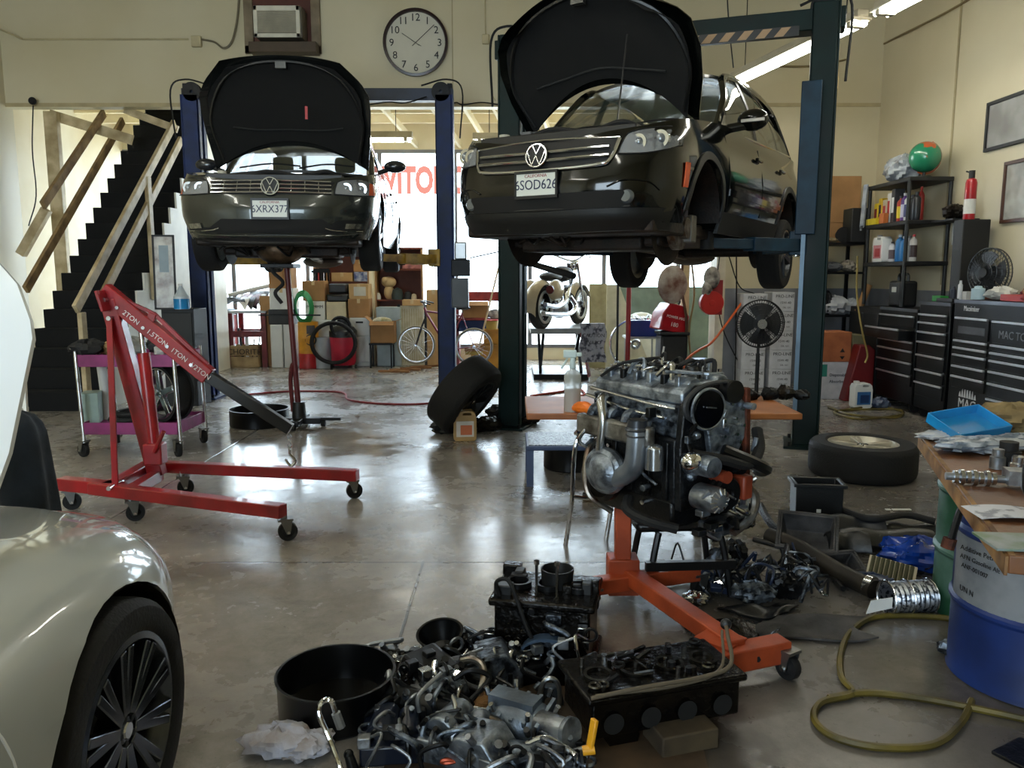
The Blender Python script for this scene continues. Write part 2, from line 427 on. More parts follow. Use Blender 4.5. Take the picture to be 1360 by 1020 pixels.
# ================================================================ CARS
chrome_trim = M('chrome_trim', 'cfd2d4', r=.12, m=1, var=0)
glass_dk = M('car_glass', '3d4a44', r=.03, var=0, coat=1, alpha=.4)
lampglass = M('headlight_lens', 'dfe2e4', r=.05, var=0, alpha=.2, coat=1)
lampbowl = M('headlight_bowl', 'd0d4d6', r=.15, m=1, var=.3, sc=30)
amber = M('amber_reflector', 'c2481c', r=.2, var=0)
tread = M('tyre_rubber', '070708', r=.85, var=.25, bump=.3, bs=90)
under = M('underbody', '0e0d0c', r=.6, m=.3, c2='2a1d14', sc=6, bump=.4)
felt = M('hood_liner', '070808', r=.95, var=.2, bump=.3, bs=25)
plate_m = M('plate_enamel', 'd9dcd4', r=.4, var=.04)
def interp(pl, x):
    if x <= pl[0][0]: return pl[0][1]
    for (a, b), (c, d) in zip(pl, pl[1:]):
        if x <= c: return b+(d-b)*(x-a)/(c-a)
    return pl[-1][1]
class Car:
    """local frame: x across, y from nose to tail, z up from the tyre contact plane"""
    def __init__(s, **k): s.__dict__.update(k)
    def S(s, x, z, off=0.0):       # point on the nose surface
        t = min(abs(x)/s.W, .9995); y = s.a*(1-(1-t**s.n)**(1/s.n))+interp(s.insf, z)
        return V((x*(1-interp(s.inss, z)/s.W), y-off, z))
    def side(s, y, z, sgn=1, off=0.0):
        return V((sgn*(s.planx(y)-interp(s.inss, z)+off), y, z))
    def planx(s, y):
        if y < s.a: return s.W*(1-(1-max(y, 0)/s.a)**s.n)**(1/s.n)
        if y > s.L-s.ar: return s.W*(1-((y-s.L+s.ar)/s.ar)**s.n)**(1/s.n)
        return s.W
    def ring(s, v):
        pts = []; K = 14
        half = []
        for i in range(K+1):
            f = PI/2*i/K; x = s.W*sin(f)**(2/s.n) if i else 0; y = s.a*(1-cos(f)**(2/s.n)) if i < K else s.a
            half.append((x, y, 1-i/K))
        ys = [s.a+(s.L-s.ar-s.a)*i/22 for i in range(1, 22)]
        half += [(s.W, y, 0) for y in ys]
        for i in range(K, -1, -1):
            f = PI/2*i/K; x = s.W*sin(f)**(2/s.n) if i else 0; y = s.L-s.ar*(1-cos(f)**(2/s.n)) if i < K else s.L-s.ar
            half.append((x, y, -(1-i/K)))
        out = []
        for x, y, k in half:
            zt = interp(s.top, y); z = s.zb+v*(zt-s.zb)
            iy = interp(s.insf, z)*(1-y/s.L) - .6*interp(s.insf, z)*(y/s.L)
            out.append((x*(1-interp(s.inss, z)/s.W), y+iy, z))
        return out+[(-x, y, z) for x, y, z in reversed(out[1:-1])]
    def body(s, mat, parent, arches, name='body_shell'):
        rings = [s.ring(j/12) for j in range(13)]
        t0 = s.ring(1.0); k_ = getattr(s, 'inn', .93); inner = [(x*k_, s.L/2+(y-s.L/2)*.97, z-.015+getattr(s, 'crown', 0)) for x, y, z in t0]; mid = [((a[0]+b_[0])/2, (a[1]+b_[1])/2, (a[2]+b_[2])/2+getattr(s, 'crown', 0)*.6) for a, b_ in zip(t0, inner)]; inner2 = [(x, y, z-.32) for x, y, z in inner]
        b = MB(); b.loft(rings+[mid, inner, inner2], cap=True)
        o = b.build(name, mat, parent, fix=True)
        cut = []
        for y, r, zc in arches:
            for sg in (-1, 1):
                cut.append(MB().cyl((sg*(s.W-.32), y, zc), (sg*(s.W+.2), y, zc), r, n=40))
        if cut:
            boolcut(o, cut)
        for y, r, zc in arches:
            for sg in (-1, 1):
                w = MB()
                def fn(u, v): 
                    a = PI*(1.08*u-.04); return (sg*(s.W-.035-.28*v), y+(r-.006)*cos(a), zc+(r-.006)*sin(a))
                w.grid(fn, 18, 3); w.build('wheel_arch_liner', under, parent)
                MB().cyl((sg*(s.W-.315), y, zc), (sg*(s.W-.31), y, zc), r*.985, n=30).build('inner_arch_panel', under, parent)
        return o
    def patch(s, lo, hi, off=.004, th=.02, n=20, m=5, name='panel', mat=None, parent=None):
        b = MB(); x0, x1 = lo[0][0], lo[-1][0]
        def fn(u, v):
            t = u; xl = x0+(x1-x0)*t; 
            xh = hi[0][0]+(hi[-1][0]-hi[0][0])*t
            zl = interp(lo, xl); zh = interp(hi, xh)
            return s.S(xl+(xh-xl)*v, zl+(zh-zl)*v, off)
        b.grid(fn, n, m, thick=(0, th, 0)); return b.build(name, mat, parent)
    def strip(s, pts, r=.006, off=.008, n=8, name='trim', mat=None, parent=None, k=5):
        P = [s.S(x, z, off) for x, z in pts]; P2 = []
        return MB().tube(P, r, n=n, k=k).build(name, mat, parent)
def roundel(parent, c, r, rx, sx=1):
    """round badge: ring with a V above a W"""
    o = MB().at(T(c) @ RX(rx))
    o.torus((0, 0, 0), r*.93, r*.09, 'y', n=32, k=6)
    w = r*.13
    def bar(x0, z0, x1, z1): o.beam((x0*r, 0, z0*r), (x1*r, 0, z1*r), w*.6, w, up=(0, 1, 0))
    bar(-.38, .8, 0, .12); bar(.38, .8, 0, .12)
    bar(-.83, .32, -.36, -.78); bar(-.36, -.78, 0, -.02); bar(0, -.02, .36, -.78); bar(.36, -.78, .83, .32)
    bd = o.build('badge_emblem', chrome_trim, parent)
    MB().at(T(c) @ RX(rx)).cyl((0, .004, 0), (0, .02, 0), r*.95, n=32).build('badge_disc', black_plastic, parent)
def numplate(parent, c, txt, rz=0.0, w=.305, h=.152):
    t = MB().at(T(c) @ RZ(rz)); t.bx(-w/2, w/2, -.006, 0, -h/2, h/2)
    p = t.build('number_plate', plate_m, parent, bev=.003)
    f = MB().at(T(c) @ RZ(rz))
    f.bx(-w/2-.012, w/2+.012, -.01, .01, h/2-.004, h/2+.016).bx(-w/2-.012, w/2+.012, -.01, .01, -h/2-.016, -h/2+.004).bx(-w/2-.012, -w/2+.003, -.01, .01, -h/2, h/2).bx(w/2-.003, w/2+.012, -.01, .01, -h/2, h/2)
    f.build('plate_frame', black_plastic, p)
    c = V(c); d = RZ(rz) @ V((0, -.0075, 0))
    text('plate_number', txt, .092, M('plate_ink', '1a2348', r=.5, var=0), p, c+d+V((0,0,-.004)), (PI/2, 0, rz), sx=.88)
    text('plate_state', 'CALIFORNIA', .03, M('plate_red', '8c3030', r=.5, var=0), p, c+d+V((0,0,h/2-.02)), (PI/2, 0, rz))
def make_wheel(parent, c, r, w, sgn, rimmat, spokes=10, name='wheel', rimr=.66, style=0, tilt=0.0, tyremat=None):
    """sgn: +1 outer face towards +x"""
    mm = T(c) @ RZ(tilt) @ (RY(PI/2) if sgn > 0 else RY(-PI/2))
    rr = r*rimr
    pr = [(rr, -w*.36), (rr+.01, -w*.45), (rr+.03, -w*.5), (r*.93, -w*.48), (r*.985, -w*.4), (r, -w*.3), (r, w*.3), (r*.985, w*.4), (r*.93, w*.48), (rr+.03, w*.5), (rr+.01, w*.45), (rr, w*.36)]
    t = MB().at(mm); t.lathe(pr, 48)
    tyre = t.build('tire', tyremat or tread, parent)
    b = MB().at(mm)
    b.lathe([(rr+.012, w*.46), (rr-.006, w*.47), (rr-.014, w*.4), (rr-.03, w*.3), (rr-.035, -w*.35), (rr+.01, -w*.44)], 48)
    rim = b.build('rim', rimmat, parent)
    s = MB().at(mm)
    hub = rr*.2
    for i in range(spokes):
        a = 2*PI*i/spokes
        if style == 0:      # split pairs
            for da in (-.075, .075):
                p0 = V((hub*.9*cos(a+da*.6), hub*.9*sin(a+da*.6), w*.34)); p1 = V(((rr-.01)*cos(a+da*1.25), (rr-.01)*sin(a+da*1.25), w*.40))
                s.beam(p0, p1, .026, .035)
        else:
            p0 = V((hub*.7*cos(a), hub*.7*sin(a), w*.32)); p1 = V(((rr-.01)*cos(a), (rr-.01)*sin(a), w*.40))
            s.beam(p0, p1, .05, .035)
    s.lathe([(0, w*.40), (hub*.7, w*.40), (hub, w*.34), (hub, w*.1), (0, w*.1)], 20)
    s.build('spoke', rimmat, rim, bev=.004)
    q = MB().at(mm); q.lathe([(0, w*.42), (hub*.42, w*.42), (hub*.5, w*.39)], 20); q.build('centre_cap', chrome_trim, rim)
    for k in range(5):
        a = 2*PI*k/5+.3
        s2 = MB().at(mm); s2.cyl((hub*.72*cos(a), hub*.72*sin(a), w*.37), (hub*.72*cos(a), hub*.72*sin(a), w*.41), .009, n=6); s2.build('wheel_nut', dark_metal, rim)
    return tyre
def headlamp(car, parent, lo, hi, sg, bulbs, name='headlight'):
    f = lambda P: [(sg*x, z) for x, z in (P if sg > 0 else P)]
    flip = (lambda P: [(sg*x, z) for x, z in P])
    L_, H_ = flip(lo), flip(hi)
    h = car.patch(L_, H_, off=-.035, th=.05, name=name, mat=lampbowl, parent=parent)
    for x, z, r in bulbs:
        p = car.S(sg*x, z, -.01)
        MB().at(T(p)).lathe([(r, -.03), (r*.97, 0), (r*.85, .0), (r*.6, -.0)], 24, RX(PI/2)).build('lamp_ring', chrome_trim, h)
        MB().sph(tuple(p+V((0, .012, 0))), r*.62).build('lamp_projector', M('lamp_glass_ball', '9fa6ac', r=.05, m=.6, var=.2, sc=40), h)
    car.patch(L_, H_, off=.006, th=.004, name='lens', mat=lampglass, parent=h)
    b = black_plastic
    car.strip(L_+[L_[-1]]+[H_[-1]]+H_[::-1]+[L_[0]], r=.005, off=.006, name='lamp_bezel', mat=b, parent=h, k=2)
    return h
def open_hood(parent, paint, W0, W1, Ln, bow, ang, hinge, prof, arch=.2):
    """hinge=(y,z); ang from horizontal; local v runs hinge->front edge.  prof: [(v, halfwidth)]"""
    hy, hz = hinge
    mm = T(0, hy, hz) @ RX(-ang)
    def fn(off, sc=1.0):
        def f(u, v):
            hw = interp(prof, v)*sc; x = (2*u-1)*hw
            y = -v*Ln*sc-(1-sc)*Ln*.5; y += bow*((2*u-1)**2)*v
            zz = .06*(1-(2*u-1)**2)*(1-.5*v)-.06*(max(0, v-.75)/.25)**2+off-.05*((2*u-1)**4)
            pass
            # curved rear edge
            yy = y-arch*(1-(2*u-1)**2)*(1-v)**2
            return mm @ V((x, yy, zz))
        return f
    up = (mm.to_3x3() @ V((0, 0, 1)))
    h = MB().grid(fn(0.0), 26, 20, thick=up*.014).build('hood', paint, parent)
    MB().grid(fn(-.012, .9), 22, 16, thick=up*-.012).build('hood_liner', felt, h)
    # stiffening ribs on the inner panel
    r = MB()
    g = fn(-.03, .93)
    r.tube([g(.03, .04), g(.02, .5), g(.1, .9), g(.5, .985), g(.9, .9), g(.98, .5), g(.97, .04)], .016, n=6)
    r.build('hood_inner_rib', M('hood_inner_paint', '121313', r=.4, var=.2), h)
    g2 = fn(-.03, .8)
    MB().tube([g2(.08, .34), g2(.25, .2), g2(.5, .13), g2(.75, .2), g2(.92, .34)], .008, n=6).build('hood_seal', M('hood_seal', '2a2b2b', r=.4), h)
    MB().at(T(g2(.5, 1.03))).bx(-.05, .05, -.02, .03, -.03, .03).build('hood_latch', M('zinc', '5b5b58', r=.4, m=.7), h)
    return h
def engine_bay(c, parent, y0, y1, z, hw, seed, pm):
    """what shows above the slam panel: covers, reservoirs, battery, hoses"""
    rr = random.Random(seed)
    MB().bx(-hw, hw, y0, y1, .25, z-.28).build('bay_floor', under, parent)
    MB().bx(-hw+.05, hw-.05, y0-.04, y0+.06, z-.12, z-.02).build('slam_panel', black_plastic, parent, bev=.01)
    MB().bx(-.34, .22, y0+.18, y0+.62, z-.28, z-.01).bx(-.28, .16, y0+.22, y0+.58, z-.01, z+.015).build('engine_cover', M('engine_cover', '1d1e20', r=.35), parent, bev=.03)
    MB().bx(.32, .58, y0+.15, y0+.55, z-.28, z+.02).build('air_box', black_plastic, parent, bev=.03)
    MB().bx(-.66, -.42, y0+.3, y0+.62, z-.28, z-.02).build('battery', M('battery_case', '232427', r=.5), parent, bev=.01)
    MB().cyl((-.5, y0+.12, z-.25), (-.5, y0+.12, z-.01), .07).cyl((-.5, y0+.12, z-.01), (-.5, y0+.12, z+.02), .04).build('coolant_bottle', M('coolant_bottle', 'b9b5a4', r=.5), parent)
    MB().tube([(-.4, y0+.1, z-.08), (-.1, y0+.07, z+.01), (.2, y0+.12, z-.02), (.45, y0+.1, z+.02), (.6, y0+.2, z-.05)], .022).build('radiator_hose', rubber, parent)
    for i in range(7):
        x = rr.uniform(-.6, .6); y = y0+rr.uniform(.08, .6)
        MB().bx(x-.04, x+.04, y-.03, y+.03, z-.1, z+rr.uniform(-.01, .035)).build('bracket', rr.choice([black_plastic, M('grey_pl', '5a5c5e', r=.5), dark_metal]), parent, bev=.006)
    MB().bx(-hw, hw, y1-.1, y1+.02, .4, z+.05).build('firewall', black_plastic, parent)
def wiper_and_cowl(c, parent, yc, z, hw):
    def f(u, v):
        x = (2*u-1)*hw; return (x, yc+.14*(2*u-1)**2-.22*(1-v), z+.0+.02*v-.03*(2*u-1)**2)
    MB().grid(f, 16, 3, thick=(0, 0, -.02)).build('cowl', black_plastic, parent)
    for x0, x1 in ((-.55, .05), (.05, .6)):
        MB().tube([(x0, yc-.05, z+.04), ((x0+x1)/2, yc+.02, z+.09), (x1, yc+.03, z+.07)], .009, n=6).build('wiper', black_plastic, parent)
def greenhouse(c, parent, paint, P):
    """P: yc cowl, zc, hwc ; yr0 roof front, zr, hwr ; yr1 roof rear ; yb tail base, zbk"""
    yc, zc, hwc, y0, zr, hwr, y1, y2, z2 = P
    def ws(u, v):
        t = 2*u-1; hw = hwc+(hwr-hwc)*v
        return V((t*hw, yc+(y0-yc)*v+.16*t*t*(1-.4*v), zc+(zr-zc)*v-.015*t*t+.05*sin(PI*v)))
    MB().grid(ws, 18, 8, thick=(0, .006, -.003)).build('windshield', glass_dk, parent)
    def roof(u, v):
        t = 2*u-1; y = y0+(y1-y0)*v
        return V((t*hwr, y+.16*.6*t*t*(1-v), zr+.05*sin(PI*min(1, v*1.1+.08))+.02*(1-t*t)-.03*t**6))
    MB().grid(roof, 16, 12, thick=(0, 0, -.03)).build('roof', paint, parent)
    def rg(u, v):
        t = 2*u-1; hw = hwr+(hwc*.94-hwr)*v
        return V((t*hw, y1+(y2-y1)*v-.1*t*t*v, zr+.02+(z2-zr)*v+.05*sin(PI*v)))
    MB().grid(rg, 12, 6, thick=(0, -.006, -.01)).build('rear_window', glass_dk, parent)
    for sg in (-1, 1):
        a = MB()
        A0 = V((sg*hwc, yc+.17, zc-.02)); A1 = V((sg*(hwr+.01), y0+.1, zr-.02)); C0 = V((sg*hwr, y1, zr)); C1 = V((sg*hwc*.97, y2-.1, z2))
        a.tube([A0, A0.lerp(A1, .5)+V((sg*.03, 0, .02)), A1, V((sg*(hwr+.01), (y0+y1)/2, zr+.03)), C0, C0.lerp(C1, .5)+V((0, 0, .03)), C1], .032, n=8)
        a.build('roof_pillar', paint, parent)
    return ws
def side_glass(c, parent, pts_lo, pts_hi, sg, name='side_window', mat=None, th=.005):
    n = len(pts_lo)
    def f(u, v):
        i = min(int(u*(n-1)), n-2); t = u*(n-1)-i
        a = V(pts_lo[i]).lerp(V(pts_lo[i+1]), t); b = V(pts_hi[i]).lerp(V(pts_hi[i+1]), t)
        p = a.lerp(b, v); p.x = sg*(p.x+.025*sin(PI*v)); return p
    return MB().grid(f, (n-1)*4, 5, thick=(-sg*th, 0, 0)).build(name, mat or glass_dk, parent)
def underside(c, parent, y0, y1, z, hw, seed, pan=True):
    rr = random.Random(seed)
    MB().bx(-hw, hw, y0+.15, y1, z, z+.1).build('floor_pan', under, parent, bev=.02)
    s = MB(); s.bx(-.5, .5, y0+.55, y0+.95, z-.1, z).bx(-.62, -.4, y0+.6, y0+.9, z-.07, z).bx(.4, .62, y0+.6, y0+.9, z-.07, z)
    s.build('subframe', under, parent, bev=.02)
    MB().tube([(.1, y0+.8, z-.03), (.15, y0+1.6, z-.06), (-.1, y0+2.6, z-.05), (-.2, y1-.5, z-.08)], .035).build('exhaust_pipe', M('exhaust_steel', '6b5b4a', r=.5, m=.8, c2='3a2a1e'), parent)
    MB().at(T(-.2, y1-.35, z-.08)).sph((0, 0, 0), (.28, .2, .09)).build('muffler', M('exhaust_steel2', '5b5048', r=.5, m=.7), parent)
    for i in range(8):
        x = rr.uniform(-.6, .6); y = y0+rr.uniform(.2, .7)
        MB().tube([(x, y, z), (x+rr.uniform(-.1, .1), y+.05, z-rr.uniform(.03, .09)), (x+rr.uniform(-.2, .2), y+.12, z)], .012, n=6).build('hanging_bracket', rr.choice([under, dark_metal]), parent)
def hub_and_strut(parent, x, y, z, sg):
    MB().at(T(x, y, z)).cyl((sg*-.06, 0, 0), (sg*.0, 0, 0), .155, n=30).cyl((0, 0, 0), (sg*.05, 0, 0), .075, n=20).build('brake_disc', M('brake_disc', '8d8780', r=.35, m=.9, c2='5a4436', sc=20), parent)
    MB().at(T(x, y, z)).bx(-.05 if sg > 0 else -.06, .06 if sg > 0 else .05, .06, .17, -.1, .1).build('brake_caliper', M('caliper', '77746e', r=.5, m=.6), parent, bev=.01)
    MB().cyl((x-sg*.1, y, z+.02), (x-sg*.16, y, z+.5), .03).cyl((x-sg*.12, y, z+.2), (x-sg*.16, y, z+.48), .06, n=12).build('strut', dark_metal, parent)
    MB().tube([(x-sg*.08, y, z-.08), (x-sg*.3, y+.03, z-.12), (x-sg*.5, y+.1, z-.1)], .03).build('control_arm', under, parent)
# ---------------------------------------------------------------- black SUV on the right lift
blackpaint = M('black_car_paint', '060807', r=.12, var=0, coat=.6, ior=1.35)
TH = rad(31)
tz = 1.585
F0 = A(713, 240, 5.45); F0.z = tz
suv = thing('car', 'black compact SUV raised on the green lift with its hood open and front wheels off', 'car', F0, -TH)
sv = Car(W=.905, L=4.42, a=.62, ar=.45, n=2.7, zb=.27, inss=[(.2, .09), (.45, .02), (.65, 0), (.85, .02), (1.02, .07)], insf=[(.2, .10), (.30, .03), (.5, .0), (.7, .03), (.80, .06), (.95, .16)],
    top=[(0, .82), (.05, .86), (.3, .95), (.9, 1.02), (1.3, 1.06), (3.6, 1.10), (4.4, 1.08)])
sv.body(blackpaint, suv, [(.92, .375, .36), (3.53, .375, .36)])
clad = M('grey_cladding', '0e1011', r=.5)
sv.patch([(-.86, .22), (0, .20), (.86, .22)], [(-.88, .36), (0, .345), (.88, .36)], off=.012, th=.06, name='lower_bumper', mat=clad, parent=suv, n=30)
sv.patch([(-.66, .36), (0, .35), (.66, .36)], [(-.60, .47), (0, .455), (.60, .47)], off=.004, th=.03, name='lower_intake', mat=M('mesh_black', '050505', r=.8), parent=suv, n=24)
sv.strip([(-.66, .365), (0, .355), (.66, .365)], r=.008, off=.012, name='intake_lip', mat=clad, parent=suv)
# grille
glo = [(-.50, .665), (-.40, .635), (0, .625), (.40, .635), (.50, .665)]; ghi = [(-.56, .80), (0, .815), (.56, .80)]
gr = sv.patch(glo, ghi, off=.004, th=.05, name='grille', mat=M('grille_black', '060606', r=.6), parent=suv, n=24)
for z in (.685, .74):
    sv.strip([(-.50, z+.005), (-.3, z), (0, z-.005), (.3, z), (.50, z+.005)], r=.012, off=.022, name='grille_bar', mat=chrome_trim, parent=gr)
sv.strip([(-.56, .80), (-.51, .67), (-.42, .632), (0, .618), (.42, .632), (.51, .67), (.56, .80)], r=.012, off=.018, name='grille_surround', mat=chrome_trim, parent=gr, k=6)
sv.strip([(-.56, .805), (0, .82), (.56, .805)], r=.007, off=.018, name='grille_top_trim', mat=chrome_trim, parent=gr)
p = sv.S(0, .715, .045); roundel(gr, p, .082, rad(-8))
for sg in (-1, 1):
    headlamp(sv, suv, [(.55, .70), (.70, .70), (.80, .725), (.875, .77)], [(.60, .835), (.72, .87), (.82, .89), (.885, .90)], sg, [(.66, .775, .055), (.775, .80, .06)])
    p = sv.S(sg*.62, .43, .0)
    MB().at(T(p) @ RX(PI/2)).lathe([(0, .01), (.035, .012), (.045, .002), (.05, -.02)], 20).build('fog_lamp', M('fog_lens', '6f7478', r=.1, m=.5), suv)
    sv.strip([(sg*.50, .49), (sg*.60, .53), (sg*.74, .52), (sg*.80, .47)], r=.006, off=.004, name='bumper_crease', mat=blackpaint, parent=suv)
    # side marker, cladding along arch and sill, doors
    MB().grid(lambda u, v: sv.side(.42+.05*u, .50+.16*v, sg, .012), 3, 4, thick=(-sg*.01, 0, 0)).build('side_marker', amber, suv)
    def arch(yc, rz_=.36):
        def f(u, v):
            a = PI*u; r_ = .375+.055*v; p_ = sv.side(yc-cos(a)*r_, rz_+sin(a)*r_, sg, .012); return p_
        return f
    for yc in (.92, 3.53): MB().grid(arch(yc), 20, 2, thick=(-sg*.01, 0, 0)).build('arch_cladding', clad, suv)
    MB().grid(lambda u, v: sv.side(1.33+1.82*u, .24+.16*v, sg, .014), 8, 3, thick=(-sg*.03, 0, 0)).build('sill_cladding', clad, suv)
    for k, (y0_, y1_) in enumerate(((1.42, 2.42), (2.44, 3.30))):
        seamp = [sv.side(y0_, z, sg, .002) for z in (.42, .7, 1.0)]
        MB().tube(seamp, .004, n=5).build('door_seam', M('gap_black', '020202', r=1), suv)
        q = sv.side(y1_-.17, .90, sg, .02)
        MB().beam(q, q+V((0, .17, 0)), .03, .028).build('door_handle', blackpaint, suv, bev=.008)
    MB().grid(lambda u, v: sv.side(1.45+1.8*u, .53+.05*v, sg, .01), 8, 2, thick=(-sg*.01, 0, 0)).build('door_moulding', blackpaint, suv)
numplate(suv, sv.S(0, .525, .015)+V((0, 0, 0)), '6SOD626')
ws = greenhouse(sv, suv, blackpaint, (1.30, 1.05, .76, 2.02, 1.60, .60, 3.75, 4.28, 1.12))
for sg in (-1, 1):
    zb1 = 1.06
    side_glass(sv, suv, [(.80, 1.52, zb1), (.82, 2.0, zb1+.01), (.82, 2.42, zb1+.02)], [(.72, 1.80, 1.30), (.62, 2.16, 1.565), (.62, 2.45, 1.595)], sg)
    side_glass(sv, suv, [(.82, 2.50, zb1+.02), (.82, 2.9, zb1+.03), (.81, 3.28, zb1+.04)], [(.62, 2.52, 1.595), (.62, 2.9, 1.59), (.63, 3.24, 1.55)], sg)
    side_glass(sv, suv, [(.81, 3.34, zb1+.05), (.80, 3.85, 1.14)], [(.63, 3.32, 1.54), (.66, 3.62, 1.44)], sg)
    side_glass(sv, suv, [(.825, 2.42, zb1), (.825, 2.51, zb1)], [(.625, 2.44, 1.60), (.625, 2.53, 1.60)], sg, 'door_pillar', black_plastic, .02)
    MB().tube([(sg*.81, 1.45, 1.045), (sg*.835, 2.4, 1.065), (sg*.825, 3.3, 1.10), (sg*.80, 3.9, 1.13)], .009, n=6).build('beltline_trim', chrome_trim, suv)
    MB().tube([(sg*.78, 1.50, 1.10), (sg*.70, 1.82, 1.34), (sg*.632, 2.16, 1.585), (sg*.632, 2.6, 1.612), (sg*.635, 3.2, 1.57), (sg*.67, 3.7, 1.42)], .009, n=6).build('window_trim', chrome_trim, suv)
    # mirrors
    m_ = MB(); m_.at(T(sg*.98, 1.72, 1.13)).sph((0, 0, 0), (.125, .08, .085), 16, 10)
    mo = m_.build('wing_mirror', blackpaint, suv)
    MB().cyl((sg*.80, 1.66, 1.07), (sg*.93, 1.70, 1.09), .035).build('mirror_arm', blackpaint, mo)
    MB().at(T(sg*1.0, 1.66, 1.115)).bx(-.09, .09, -.03, -.012, -.012, .012).build('mirror_indicator', M('indicator', 'c9c3b8', r=.2), mo, bev=.004)
# seats and cabin
MB().bx(-.72, .72, 1.7, 4.1, .4, .5).build('cabin_floor', black_plastic, suv)
for x in (-.36, .36):
    MB().bx(x-.23, x+.23, 2.35, 2.5, .6, 1.2).bx(x-.12, x+.12, 2.4, 2.48, 1.22, 1.38).build('front_seat', M('seat_leather', 'a39a86', r=.6), suv, bev=.04)
MB().bx(-.6, .6, 3.2, 3.35, .6, 1.25).build('rear_seat', M('seat_leather', 'a39a86'), suv, bev=.04)
MB().bx(-.74, .74, 1.62, 1.85, .8, 1.08).build('dashboard', black_plastic, suv, bev=.04)
engine_bay(sv, suv, .28, 1.2, .93, .66, 3, blackpaint)
wiper_and_cowl(sv, suv, 1.26, 1.03, .70)
open_hood(suv, blackpaint, .76, .6, 1.10, .16, rad(56), (1.22, 1.07), [(0, .72), (.35, .80), (.6, .82), (.8, .78), (.92, .69), (1, .55)], arch=.34)
MB().cyl((.42, .35, .9), (.33, .72, 1.62), .006, n=6).build('hood_prop', M('prop_rod', '3a3a3a', r=.4, m=.6), suv)
underside(sv, suv, .1, 4.2, .20, .74, 5)
for sg in (-1, 1):
    hub_and_strut(suv, sg*.70, .92, .26, sg)
    w_ = thing('wheel', '', '', (0, 0, 0)); del w_['label'], w_['category']; w_.parent = suv
    w_.name = 'rear_wheel'
    make_wheel(w_, (sg*.785, 3.53, .13), .345, .225, sg, M('suv_rim', '55585c', r=.35, m=.9), 5, style=1)
MB().at(T(0, 3.53, .16)).cyl((-.6, 0, 0), (.6, 0, 0), .05).build('rear_axle', under, suv)
# ---------------------------------------------------------------- grey-green sedan on the left lift
greypaint = M('graphite_car_paint', '343835', r=.22, m=.5, var=0, coat=.8)
F1 = A(358, 250, 7.15); F1.z = 1.64
sed = thing('car', 'dark grey sedan raised on the blue lift with its hood open', 'car', F1, rad(4.5))
sd = Car(W=.915, L=4.77, a=.55, ar=.45, n=2.7, zb=.20, inss=[(.2, .09), (.4, .02), (.6, 0), (.8, .03), (.98, .09)], insf=[(.15, .09), (.25, .02), (.45, .0), (.6, .03), (.72, .09), (.85, .2)],
    top=[(0, .71), (.06, .745), (.35, .82), (.9, .89), (1.35, .93), (3.6, .97), (4.7, .95)])
sd.body(greypaint, sed, [(.93, .36, .33), (3.73, .36, .33)])
glo = [(-.50, .585), (0, .575), (.50, .585)]; ghi = [(-.56, .705), (0, .72), (.56, .705)]
gr = sd.patch(glo, ghi, off=.002, th=.05, name='grille', mat=M('grille_black', '060606'), parent=sed, n=24)
for z in (.597, .632, .668, .703):
    sd.strip([(-.53, z), (-.3, z+.001), (0, z+.004), (.3, z+.001), (.53, z)], r=.0085, off=.014, name='grille_bar', mat=chrome_trim, parent=gr)
for x in (-.42, -.3, -.18, .18, .3, .42):
    sd.strip([(x, .59), (x, .71)], r=.004, off=.006, name='grille_post', mat=chrome_trim, parent=gr, k=0)
roundel(gr, sd.S(0, .652, .04), .082, rad(-8))
